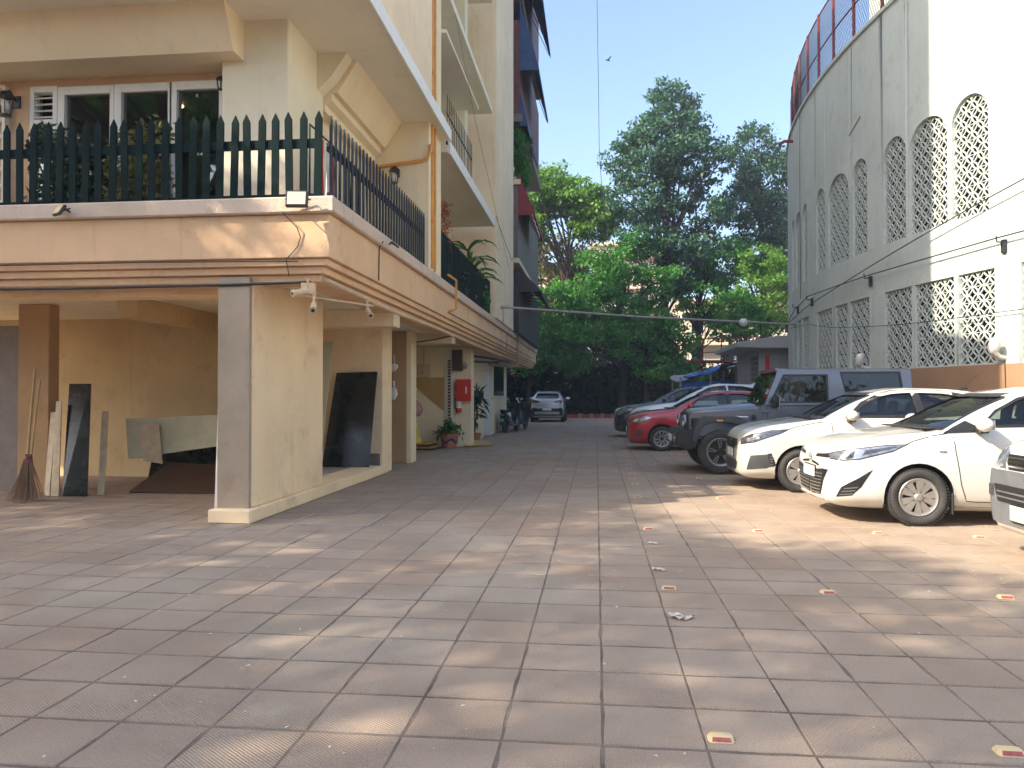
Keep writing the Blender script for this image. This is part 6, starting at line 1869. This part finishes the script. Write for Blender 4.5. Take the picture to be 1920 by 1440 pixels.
# ================================================================== OVERHEAD POLE, CABLES, BIRD
P0, P1, P2 = Vector((-2.74, 22.0, 3.93)), Vector((1.3, 23.2, 3.72)), Vector((6.2, 24.4, 3.55))
o = empty('overhead_pole', P0, label='long pale pipe spanning overhead from the ledge to the curved building', cat='pole')
m = MB(); m.tube([Vector((0, 0, 0)), P1-P0, P2-P0], [.035, .03, .028], 8); m.build('pipe', 'grey_pipe', o, smooth=50)
m = MB(); m.tube([(.0, .5, .05), (.0, .5, -.42)], .03, 8); m.tube([(-.1, 0, .0), (.25, .08, .01)], .05, 8); m.build('clamp_post', 'grey_pipe', o, smooth=50)
Pl = P1.lerp(P2, .64)
o = empty('globe_lamp', Pl, label='white globe lamp hanging on the overhead pipe', cat='lamp')
m = MB(); m.ball((0, -.03, -.02), .13, 20, 14); m.build('globe', 'plate_white', o, smooth=60)
m = MB(); m.lathe([(.06, .10), (.07, .12), (.05, .16)], 14, Matrix.Translation((0, -.03, -.02))); m.build('lamp_neck', 'fence_grey', o, smooth=40)
m = MB(); m.tube([(.02, 30, 24), (.05, 30, 17), (.10, 30.02, 13.6), (.13, 30, 11), (.2, 30.02, 9.8), (.5, 36, 9.0), (1.0, 46, 9.0)], .012, 5)
tag(m.build('hanging_wire', 'grey_pipe'), 'thin wire hanging down across the sky in front of the trees', 'wire')
m = MB(); m.tube([(-2.73, 20.9, 6.3), (-2.6, 22.5, 5.7), (-2.64, 24, 5.62), (-2.68, 25.4, 6.0), (-2.6, 26.0, 6.1)], .008, 5); tag(m.build('slack_cable', 'cable'), 'black slack cable looped across the stair block wall', 'cable')
m = MB(); m.tube([(-2.80, 13.95, 9.6), (-2.70, 17, 7.6), (-2.69, 21, 6.2), (-2.7, 24, 5.3)], .006, 5); tag(m.build('slack_cable', 'cable_tan'), 'thin pale cable slanting down past the balcony railing', 'cable')
# a crow in flight
o = empty('crow', (.63, 40, 18.74), R(40), 'small dark bird flying in the clear sky left of the tall tree', 'bird')
m = MB(); m.tube([(-.24, 0, .02), (-.12, 0, 0), (.05, 0, 0), (.16, 0, .02), (.23, 0, .02)], [.02, .05, .06, .04, .008], 8)
for sg in (-1, 1):
    m.add([(.06, sg*.03, .02), (-.10, sg*.03, .02), (-.06, sg*.25, .14), (.06, sg*.24, .15), (-.10, sg*.46, .20), (.0, sg*.44, .21)], [(0, 1, 2, 3), (3, 2, 4, 5)])
m.build('body', 'black_paint', o, smooth=40).scale = (.62, .62, .62)

# ================================================================== ROAD STUDS AND LITTER
def stud_mesh():
    m = MB()
    prof = lambda w, l, z: [(-l, -w*.55, z), (-l*.8, -w, z), (l*.8, -w, z), (l, -w*.55, z), (l, w*.55, z), (l*.8, w, z), (-l*.8, w, z), (-l, w*.55, z)]
    a, b = prof(.048, .062, 0), prof(.027, .052, .021)
    m.add(a+b, [tuple(range(8, 16))]+[(i, (i+1) % 8, 8+(i+1) % 8, 8+i) for i in range(8)])
    return m.mesh('body', 'stud_yellow', smooth=30, bevel=.002)
SB = stud_mesh()
rl = MB()
for sg in (-1,): rl.add([(-.044, sg*.0455, .0045), (.044, sg*.0455, .0045), (.041, sg*.0302, .0195), (-.041, sg*.0302, .0195)], [(0, 1, 2, 3)])
SR = rl.mesh('reflector', 'stud_red')
rs = random.Random(9)
def stud(x, y, label, grp, rz=None):
    o = empty('road_stud', (x, y, 0.001), rs.uniform(-.12, .12) if rz is None else rz, label, 'road stud', grp)
    for nm, me_ in (('body', SB), ('reflector', SR)):
        b_ = link(nm, me_, o, loc=(0, 0, .001 if nm == 'reflector' else 0)); b_.scale = (.86, .86, .86)
G1 = 'road studs of the bay lines'
near_l = {(0, 0): 'yellow and red road stud nearest the camera, below the picture centre', (0, 1): 'yellow and red road stud at the bottom right corner',
          (1, 0): 'yellow and red road stud in the second row near the crumpled paper', (1, 1): 'yellow and red road stud in the middle of the second row', (1, 2): 'yellow and red road stud at the right end of the second row',
          (2, 0): 'road stud in the third row at its left end on the drive edge', (2, 1): 'road stud in the third row in front of the white sedan bumper', (2, 2): 'road stud in the third row before the sedan front wheel',
          (3, 0): 'road stud left of the sunlit patch by the shadow edge', (3, 1): 'road stud in the full sun before the white hatchback'}
for r, y in enumerate((3.22, 5.66, 8.13, 10.64)):
    for q, x in enumerate((.50, 1.60, 2.78)):
        if (r, q) in near_l: stud(x+.02*r, y, near_l[(r, q)], G1)
stud(3.72, 8.0, 'road stud half hidden under the white van bumper', G1)
stud(1.70, 13.1, 'road stud in the shade before the off-roader wheel', G1)
stud(1.2, 15.6, 'road stud in the shade left of the off-roader bumper', G1)
y = 12.15
ords = ('nearest', 'second', 'third', 'fourth', 'fifth', 'sixth', 'seventh', 'eighth', 'ninth', 'tenth', 'eleventh', 'twelfth', 'thirteenth', 'fourteenth', 'fifteenth', 'sixteenth', 'seventeenth', 'eighteenth', 'nineteenth', 'twentieth', 'twenty-first', 'twenty-second', 'twenty-third', 'twenty-fourth')
k = 0
while y < 30:
    stud(.60+(y-12)*.012+rs.uniform(-.02, .02), y, ords[k]+' stud, counted from the camera, of the shaded line along the drive edge', 'road studs lining the drive edge'); y += rs.choice((.8, 1.1, .9)); k += 1
def scrap(x, y, s, seed, label, mat='paper'):
    r_ = random.Random(seed); m = MB(); n = 7; vs = []
    for i in range(n):
        for j in range(n):
            u, v = i/(n-1)-.5, j/(n-1)-.5
            vs.append((s*u*(1+.3*noise.noise((u*3, v*3, seed))), s*.8*v*(1+.4*noise.noise((v*3, u*3, seed+4))), .004+abs(noise.noise((u*5+seed, v*5, 2)))*s*.35))
    fs = [(i*n+j, (i+1)*n+j, (i+1)*n+j+1, i*n+j+1) for i in range(n-1) for j in range(n-1) if r_.random() > .08]
    m.add(vs, fs); tag(m.build('paper_scrap', mat, loc=(x, y, .0), rot=(0, 0, r_.uniform(0, 3))), label, 'litter', 'scraps on the paving')
scrap(.52, 4.93, .13, 1, 'crumpled piece of paper on the paving right of the picture centre')
scrap(.50, 6.25, .10, 2, 'flattened pale scrap lying behind the second row of studs')
scrap(.53, 7.35, .09, 3, 'small pale scrap just before the third row of studs')
scrap(2.25, 4.1, .16, 5, 'greenish scrap on the damp paving at the right edge', 'leaf_light')
m = MB()
for k in range(100):
    x, y = rs.uniform(-3.2, 3.2), rs.uniform(2.8, 12)
    a = rs.uniform(0, PI); s = rs.uniform(.006, .016)
    c_, s_ = math.cos(a)*s, math.sin(a)*s
    m.add([(x-c_, y-s_, .003), (x+s_*.5, y-c_*.5, .006), (x+c_, y+s_, .003), (x-s_*.5, y+c_*.5, .005)], [(0, 1, 2, 3)])
tag(m.build('petal_litter', 'cloth_white', fix=False), 'tiny pale petals and crumbs strewn over the paving', 'litter', kind='stuff')
# inspection cover in the paving
o = empty('manhole_cover', (-2.85, 8.35, 0), label='rectangular metal inspection cover set in the paving near the pillar', cat='manhole cover')
m = MB(); m.box(-.42, .42, -.36, .36, .001, .004); m.build('cover_plate', 'paver', o)
m = MB()
for a in ((-.44, -.42, -.38, .38), (.42, .44, -.38, .38), (-.42, .42, -.38, -.36), (-.42, .42, .36, .38)): m.box(a[0], a[1], a[2], a[3], .001, .010)
m.build('cover_frame', 'grey_pipe', o)

# ================================================================== THINGS ON AND UNDER THE LEFT BUILDING
def floodlight(loc, rz, tilt, s, label, front='lens_pale'):
    o = empty('floodlight', loc, rz, label, 'floodlight', 'floodlights on the ledge')
    M1 = Matrix.Rotation(tilt, 4, 'X')
    m = MB(); m.box(-.115*s, .115*s, -.02*s, .03*s, -.09*s, .09*s, M=M1); m.build('lamp_housing', 'black_plastic', o, bevel=.008)
    m = MB(); m.box(-.095*s, .095*s, -.026*s, -.0205*s, -.07*s, .07*s, M=M1); m.build('lamp_glass', front, o)
    m = MB(); m.tube([(-.12*s, 0, 0), (-.12*s, .10*s, .02), (.12*s, .10*s, .02), (.12*s, 0, 0)], .008, 5); m.tube([(0, .10*s, .02), (0, .16*s, .0)], .012, 5); m.build('bracket', 'black_plastic', o)
floodlight((-3.13, 7.78, 3.46), R(8), R(-12), 1.0, 'square black floodlight at the ledge corner with its pale face towards the yard')
floodlight((-5.85, 7.82, 3.42), R(-30), R(-30), .72, 'small yellowish floodlight on the left part of the ledge', 'stud_yellow')
floodlight((-2.66, 10.0, 3.40), R(90), R(-50), .55, 'small floodlight clipped to the side of the ledge coping')
def cctv(loc, d, label):
    o = empty('security_camera', loc, label=label, cat='camera', group='cameras under the ledge')
    d = Vector(d).normalized()
    m = MB(); m.tube([Vector((0, 0, 0)), d*.16], .034, 12); m.tube([d*.16, d*.185], .04, 12); m.build('camera_body', 'cream_pipe', o, smooth=40)
    m = MB(); m.tube([d*.186, d*.19], .02, 10); m.build('camera_lens', 'black_paint', o)
    m = MB(); m.tube([(0, 0, .13), (0, 0, .04), d*.05], .016, 8); m.build('camera_arm', 'cream_pipe', o, smooth=40)
cctv((-3.10, 8.02, 2.52), (-.7, -.8, -.25), 'pale security camera under the ledge corner pointing left')
cctv((-3.06, 8.10, 2.38), (.3, -1, -.5), 'second pale security camera just below the ledge corner')
cctv((-2.80, 9.2, 2.44), (.5, -.8, -.5), 'pale security camera on the conduit arm right of the corner')
m = MB(); m.tube([(-3.3, 8.14, 2.50), (-2.75, 9.3, 2.50)], .012, 6); m.box(-3.2, -3.06, 8.08, 8.16, 2.50, 2.62); tag(m.build('camera_conduit', 'cream_pipe'), 'thin conduit and junction box carrying the cameras under the ledge', 'conduit')
def lantern(loc, face, label, s=1.0):
    o = empty('wall_lantern', loc, label=label, cat='lamp', group='black wall lanterns')
    f = Vector(face)
    m = MB(); m.box(-.05*s if abs(f.y) > .5 else 0, .05*s, -.012, .012, -.07*s, .07*s); m.tube([(0, 0, 0), f*.10*s+Vector((0, 0, .10*s)), f*.16*s+Vector((0, 0, .06*s))], .012, 6); m.build('bracket', 'black_paint', o)
    c = f*.16*s
    m = MB(); T = Matrix.Translation(c)
    m.lathe([(.10*s, .0), (.05*s, .06*s), (.0, .08*s)], 8, T)
    for k in range(6):
        a = 2*PI*k/6; m.tube([c+Vector((.085*s*math.cos(a), .085*s*math.sin(a), 0)), c+Vector((.055*s*math.cos(a), .055*s*math.sin(a), -.20*s))], .007, 4)
    m.lathe([(.06*s, -.20*s), (.06*s, -.22*s)], 8, T); m.build('lantern_cage', 'black_paint', o)
    m = MB(); m.ball(c+Vector((0, 0, -.10*s)), (.04*s, .04*s, .07*s), 10, 8); m.build('bulb_glass', 'plate_white', o, smooth=60)
lantern((-3.42, 12.95, 5.22), (0, -1, 0), 'black caged lantern on the cream wall below the orange pipe')
lantern((-7.73, 9.49, 5.32), (0, -1, 0), 'black lantern on the peach wall at the far left of the terrace', 1.15)
lantern((-4.76, 9.40, 5.42), (0, -1, 0), 'small dark lantern beside the last terrace window', .6)

def leafy(o, pts, leaf, seed, length=.4, width=.07, n=20, up=.7, spread=1.0, name='leaf'):
    """arching strap leaves, each its own part"""
    r_ = random.Random(seed)
    for k in range(n):
        a = r_.uniform(0, 2*PI); L = length*r_.uniform(.7, 1.2); e = up*r_.uniform(.6, 1.3)
        b = Vector(r_.choice(pts)); dx, dy = math.cos(a)*spread, math.sin(a)*spread
        m = MB(); prev = None; ns = 4
        for i in range(ns+1):
            t = i/ns; c = b+Vector((dx*L*t, dy*L*t, L*(e*t-.75*e*t*t*1.25)))
            w = width*math.sin(PI*(.12+.88*t))*.5+.002 if i < ns else .001
            sx = Vector((-dy, dx, 0)).normalized()*w
            cur = (c-sx+Vector((0, 0, w*.4)), c+Vector((0, 0, 0)), c+sx+Vector((0, 0, w*.4)))
            if prev: m.quad(prev[0], prev[1], cur[1], cur[0]); m.quad(prev[1], prev[2], cur[2], cur[1])
            prev = cur
        m.build(name, leaf, o, smooth=60)
# terrace plants
bush('dried_plant', 'orange dried feathery plant behind the terrace fence beyond the pillar', (-3.2, 15.2, 3.47), [(0, 0, .9, .22, .5, .55), (0, .4, 1.5, .14, .3, .45), (.0, .9, .6, .2, .5, .4)], 'leaf_orange', 90, 26, .16, .09, 71, aspect=.22, cat='plant')
o = empty('palm_plant', (-3.1, 18.6, 3.47), label='tall plant with long dark green sword leaves on the terrace', cat='plant')
m = MB(); m.tube([(0, 0, 0), (0, 0, 1.5)], .05, 8); m.lathe([(.16, 0), (.2, .35), (.2, .36), (0, .34)], 16); m.build('pot', 'terracotta', o, smooth=40)
leafy(o, [(0, 0, .7), (0, .1, 1.1), (0, -.2, 1.4), (0, .5, 1.0), (0, 1.0, .8)], 'leaf_mid', 72, .85, .13, 34, 1.0)
bush('terrace_plant', 'green potted shrub behind the fence right of the sword leaf plant', (-3.2, 20.2, 3.47), [(0, 0, .5, .25, .8, .45)], 'leaf_mid', 60, 30, .2, .12, 73, cat='plant')
bush('terrace_plant', 'dark shrub with red blooms low behind the grey fence', (-3.2, 16.6, 3.47), [(0, 0, .45, .22, .9, .4)], 'leaf_dark', 60, 30, .2, .11, 74, cat='plant')
bush('terrace_plant', 'leafy pot plant in front of the first terrace window', (-6.75, 9.0, 3.47), [(0, 0, .75, .35, .2, .55)], 'leaf_dark', 46, 26, .2, .10, 75, cat='plant')
bush('terrace_plant', 'yellow green pot plant in front of the middle terrace window', (-5.75, 9.05, 3.47), [(0, 0, .7, .4, .2, .5), (.2, 0, 1.1, .2, .15, .25)], 'leaf_olive', 46, 26, .2, .10, 76, cat='plant')
bush('balcony_plant', 'green creeper hanging from the upper awning balcony', (-2.72, 27.0, 9.9), [(0, 0, .3, .2, 1.2, .5), (.1, .5, -.5, .15, .6, .6)], 'leaf_mid', 70, 30, .25, .16, 77, cat='plant')
o = empty('drying_cloth', (-3.25, 8.75, 3.47), label='red and white washing hanging behind the side of the picket fence', cat='washing')
for k, (mt, y, w_) in enumerate((('cloth_red', 0, .16), ('cloth_white', .22, .2), ('fence_green', .9, .25), ('cloth_red', .45, .1))):
    m = sheet(-.02, .02, y, y+w_, lambda x, y: 0, .0, 1); 
    m = MB(); n = 6
    for i in range(n):
        for j in range(6):
            f = lambda i, j: (.03*math.sin(i*1.9+k)*(j/6), y+w_*i/n, 1.0-.85*j/6+.02*math.sin(i))
            m.quad(f(i, j), f(i+1, j), f(i+1, j+1), f(i, j+1))
    m.build('cloth', mt, o, smooth=60)
m = MB(); m.tube([(0, -.3, 0), (0, -.3, 1.02), (0, 1.5, 1.02), (0, 1.5, 0)], .012, 6); m.build('rack', 'fence_grey', o)

# ground floor, left bay
o = empty('broom', (-7.42, 9.35, 0), label='straw broom with long pale handle leaning in the left bay', cat='broom')
m = MB(); m.tube([(0, 0, .5), (-.07, .15, 1.1), (-.13, .3, 1.75)], .016, 8); m.tube([(.05, 0, .5), (.0, .14, 1.05), (-.04, .28, 1.6)], .013, 8); m.build('handle', 'stick', o, smooth=50)
m = MB(); rb = random.Random(8)
for k in range(170):
    a = rb.uniform(0, 2*PI); r1 = rb.uniform(0, .035); r2 = rb.uniform(.02, .23)
    m.tube([(.02+r1*math.cos(a), r1*math.sin(a), .62), (.02+r2*.45*math.cos(a), r2*.45*math.sin(a)-.01, .34), (.02+r2*math.cos(a), r2*math.sin(a)-.03, rb.uniform(.0, .05))], [.005, .004, .002], 3, cap=False)
m.build('bristles', 'straw', o)
m = MB(); m.lathe([(.045, .60), (.05, .56), (.05, .50), (.04, .46)], 12, Matrix.Translation((.02, 0, 0))); m.build('binding', 'rust_red', o, smooth=40)
def board(pts4, th, mat, label, cat='board', name='leaning_board', group=None):
    """four corners, given thickness along the face normal"""
    p = [Vector(q) for q in pts4]; n = (p[1]-p[0]).cross(p[3]-p[0]).normalized()*th
    m = MB(); m.add(p+[q+n for q in p], [(0, 1, 2, 3), (4, 7, 6, 5), (0, 4, 5, 1), (1, 5, 6, 2), (2, 6, 7, 3), (3, 7, 4, 0)])
    return tag(m.build(name, mat, bevel=.003), label, cat, group)
board([(-7.62, 9.95, 0), (-7.50, 9.90, 0), (-7.60, 10.16, 1.15), (-7.70, 10.18, 1.15)], .02, 'wood_pale', 'short pale plank, leftmost of the leaning boards by the brown pillar')
board([(-7.45, 9.85, 0), (-7.33, 9.85, 0), (-7.52, 10.15, 1.30), (-7.62, 10.17, 1.30)], .02, 'wood_pale', 'pale plank right beside the leftmost leaning board')
board([(-7.30, 9.88, 0), (-6.95, 9.9, 0), (-7.22, 10.35, 1.55), (-7.55, 10.35, 1.55)], .025, 'black_stone', 'dark stone slab leaning among the pale planks')
board([(-6.90, 10.05, 0), (-6.80, 10.05, 0), (-7.05, 10.5, 1.15), (-7.15, 10.5, 1.15)], .02, 'wood_pale', 'narrow plank leaning right of the dark slab')
board([(-7.05, 11.0, .42), (-4.95, 11.0, .72), (-4.95, 11.15, 1.12), (-7.2, 11.15, 1.02)], .03, 'board_green', 'long cream panel leaning across the back of the left bay')
board([(-6.75, 10.9, .40), (-6.45, 10.9, .36), (-6.6, 11.05, .95), (-6.95, 11.05, .98)], .02, 'wood_pale', 'short cream board in front of the long leaning panel')
board([(-7.0, 11.4, 0), (-4.95, 11.4, 0), (-4.95, 11.7, .9), (-7.0, 11.7, .9)], .02, 'black_stone', 'black sheet put in as the dark space under the long panel of the left bay')  # black sheet added to stand for the dark space below the leaning panel
board([(-4.36, 8.45, 0), (-4.20, 8.45, 0), (-4.20, 8.55, 2.25), (-4.34, 8.55, 2.25)], .03, 'cloth_white', 'tall narrow white board standing against the front pillar')
board([(-6.6, 10.3, .002), (-5.0, 10.35, .002), (-4.95, 11.2, .26), (-6.5, 11.2, .34)], .03, 'wood_dark', 'dark sheet lying tilted on the floor at the back of the left bay')
# second bay
board([(-4.70, 12.86, .152), (-3.88, 12.90, .152), (-3.84, 13.25, 1.80), (-4.58, 13.25, 1.78)], .03, 'black_stone', 'polished black stone slab leaning in the bay behind the pillar', 'slab', 'stone_slab')
board([(-4.78, 12.2, .152), (-4.50, 12.2, .152), (-4.42, 12.62, 2.3), (-4.72, 12.62, 2.3)], .03, 'board_green', 'pale green board standing left of the black slab')
m = MB(); m.box(-4.05, -3.80, 13.24, 13.29, .152, .36); tag(m.build('skirting_stone', 'siding_grey', bevel=.004), 'low grey stone strip at the foot of the bay wall', 'stone')
# brown pillar bags
for k, (z, mt, lb) in enumerate(((1.95, 'cloth_white', 'white cloth bundle tied high on the brown pillar'), (1.42, 'cloth_white', 'crumpled white bag hanging on the brown pillar'))):
    m = MB(); m.ball((-4.10, 15.33, z), (.08, .06, .12 if k else .08), 12, 8); m.tube([(-4.1, 15.37, z+.08), (-4.12, 15.39, z+.25)], .01, 5)
    ob = tag(m.build('cloth_bag', mt, smooth=60), lb, 'bag')
    for v in ob.data.vertices: v.co += v.normal*.03*noise.noise(v.co*14)
# passage things
o = empty('switch_box', (-4.62, 20.40, 2.05), label='square beige switch box on the passage wall', cat='switch box')
m = MB(); m.box(-.16, .16, -.09, .0, -.17, .17); m.build('box', 'cream_pipe', o, bevel=.015)
m = MB(); m.cbox((-.03, -.10, -.05), (.03, .03, .05)); m.build('switch', 'black_plastic', o)
m = MB(); m.tube([(0, -.03, .17), (0, -.03, .63)], .014, 6); m.build('conduit', 'cream_pipe', o)
o = empty('fire_hose_cabinet', (-3.52, 20.40, 1.53), label='bright red fire hose cabinet on the wall end', cat='cabinet')
m = MB(); m.box(-.20, .19, -.18, .0, -.30, .28); m.build('cabinet_box', 'red_paint', o, bevel=.01)
m = MB(); m.box(-.17, .16, -.19, -.182, -.27, .25); d_ = m.build('cabinet_door', 'red_paint', o, bevel=.004)
m = MB(); m.box(.06, .10, -.198, -.191, -.10, .08); m.build('label_strip', 'cloth_white', d_)
o = empty('fire_extinguisher', (-3.66, 20.33, .92), label='red fire extinguisher with white label hanging below the hose cabinet', cat='extinguisher')
m = MB(); m.lathe([(.0, 0), (.075, .01), (.08, .04), (.08, .36), (.05, .42), (.025, .44), (.025, .48)], 20); m.build('cylinder', 'red_paint', o, smooth=40)
m = MB(); m.lathe([(.0815, .12), (.0815, .32)], 20); m.build('paper_label', 'cloth_white', o, smooth=40)
m = MB(); m.tube([(0, 0, .47), (-.06, -.02, .46), (-.10, -.02, .30), (-.09, -.02, .10)], .012, 6); m.cbox((.02, 0, .49), (.12, .02, .025)); m.build('hose', 'black_plastic', o, smooth=40)
m = MB(); m.box(-3.84, -3.57, 20.30, 20.415, 2.04, 2.60); tag(m.build('meter_box', 'wood_dark', bevel=.01), 'dark brown meter box high on the wall above the red cabinet', 'meter box')
m = MB(); m.ball((-3.52, 20.38, 2.18), (.09, .06, .09), 12, 8); tag(m.build('cable_coil', 'grey_pipe', smooth=60), 'pale junction knob beside the dark meter box', 'junction box')
m = MB(); m.box(-3.60, -3.42, 22.6, 23.3, 1.22, 1.52); tag(m.build('letter_box', 'wood_dark', bevel=.01), 'small brown wooden letter box on the long side wall', 'letter box')
o = pot('painted_pot', (-3.83, 19.9, 0), .25, .38, 'terracotta', 'painted pot with a green plant in front of the passage end wall')
m = MB(); n_ = 40; rr_ = lambda z: .25*(.80+.15*(z-.114)/.213)+.003
for k in range(n_):
    q = []
    for kk in (k, k+1):
        a = 2*PI*kk/n_; zc_ = .19+.045*math.sin(a*4)
        for z in (zc_-.035, zc_+.035): q.append((rr_(z)*math.cos(a), rr_(z)*math.sin(a), z))
    m.quad(q[0], q[2], q[3], q[1])
m.build('painted_motif', 'awning_blue', o)
link('foliage', leaf_mesh('foliage', 'leaf_mid', [(0, 0, .45), (.12, 0, .5), (-.12, .05, .5), (.05, -.1, .58), (-.05, .1, .62), (.22, .05, .42), (-.22, 0, .42)], 26, .17, .17, 81, .8, .2, .4), o)
o = empty('tall_plant', (-3.42, 21.5, 0), label='tall dark leafed pot plant right of the red cabinet', cat='plant')
m = MB(); m.lathe([(.14, 0), (.19, .3), (.2, .32), (.17, .32), (0, .30)], 20); m.build('pot', 'terracotta', o, smooth=40)
m = MB()
for k in range(4): m.tube([(0, 0, .3), (.05*math.cos(k*1.6), .05*math.sin(k*1.6), .8), (.12*math.cos(k*1.6), .12*math.sin(k*1.6), 1.2+.1*k)], .014, 6)
m.build('stem', 'bark', o)
link('foliage', leaf_mesh('foliage', 'leaf_dark', [(0, 0, .8), (.1, 0, 1.0), (-.1, .1, 1.15), (.12, -.1, 1.3), (0, 0, 1.45), (-.1, -.12, .95)], 16, .16, .34, 82, 1.0, .5, .24), o)
o = empty('bag_heap', (-4.75, 19.3, 0), label='heap of pink, green and yellow bags beside the passage opening', cat='bags')
for k, (mt, x, y, z, rx, rz_) in enumerate((('sack_yellow', 0, 0, .42, .26, .42), ('leaf_light', -.05, -.15, .85, .14, .18), ('sack_pink', .12, .05, 1.05, .22, .18), ('sack_yellow', .05, -.1, .2, .3, .2))):
    m = MB(); m.ball((x, y, z), (rx, .22, rz_), 16, 12); ob = m.build('bag', mt, o, smooth=60)
    for v in ob.data.vertices: v.co += v.normal*.07*noise.noise(v.co*5+Vector((k, 0, 0)))
for k in range(4):
    z0 = .005+k*.045
    board([(-4.75+.04*k, 19.0, z0), (-4.05-.06*k, 18.95, z0), (-4.0-.05*k, 19.8, z0), (-4.72+.03*k, 19.8, z0)], .035, 'board_tan' if k % 2 else 'wood_dark', ('bottom', 'second', 'third', 'top')[k]+' board of the flat stack in front of the passage wall', name='flat_board')
board([(-3.5, 20.2, .02), (-2.75, 20.75, .02), (-3.0, 21.5, .05), (-3.6, 21.1, .16)], .02, 'board_tan', 'loose plywood sheet lying on the ground beside the painted pot', name='plywood_sheet')

# ================================================================== AIR
m = MB(); m.box(-70, 60, -40, 95, -1.5, 32)
hz = m.build('haze', [], None)
tag(hz, 'thin warm haze filling the yard air', 'haze', kind='stuff')
hm = bpy.data.materials.new('haze'); hm.use_nodes = True
hn = hm.node_tree; hn.nodes.clear()
ho = hn.nodes.new('ShaderNodeOutputMaterial')
hv = hn.nodes.new('ShaderNodeVolumePrincipled')
hv.inputs['Color'].default_value = (0.88, 0.93, 1.0, 1)
hv.inputs['Density'].default_value = 0.0017
hv.inputs['Anisotropy'].default_value = 0.2
hn.links.new(hv.outputs[0], ho.inputs['Volume'])
hz.data.materials.append(hm)
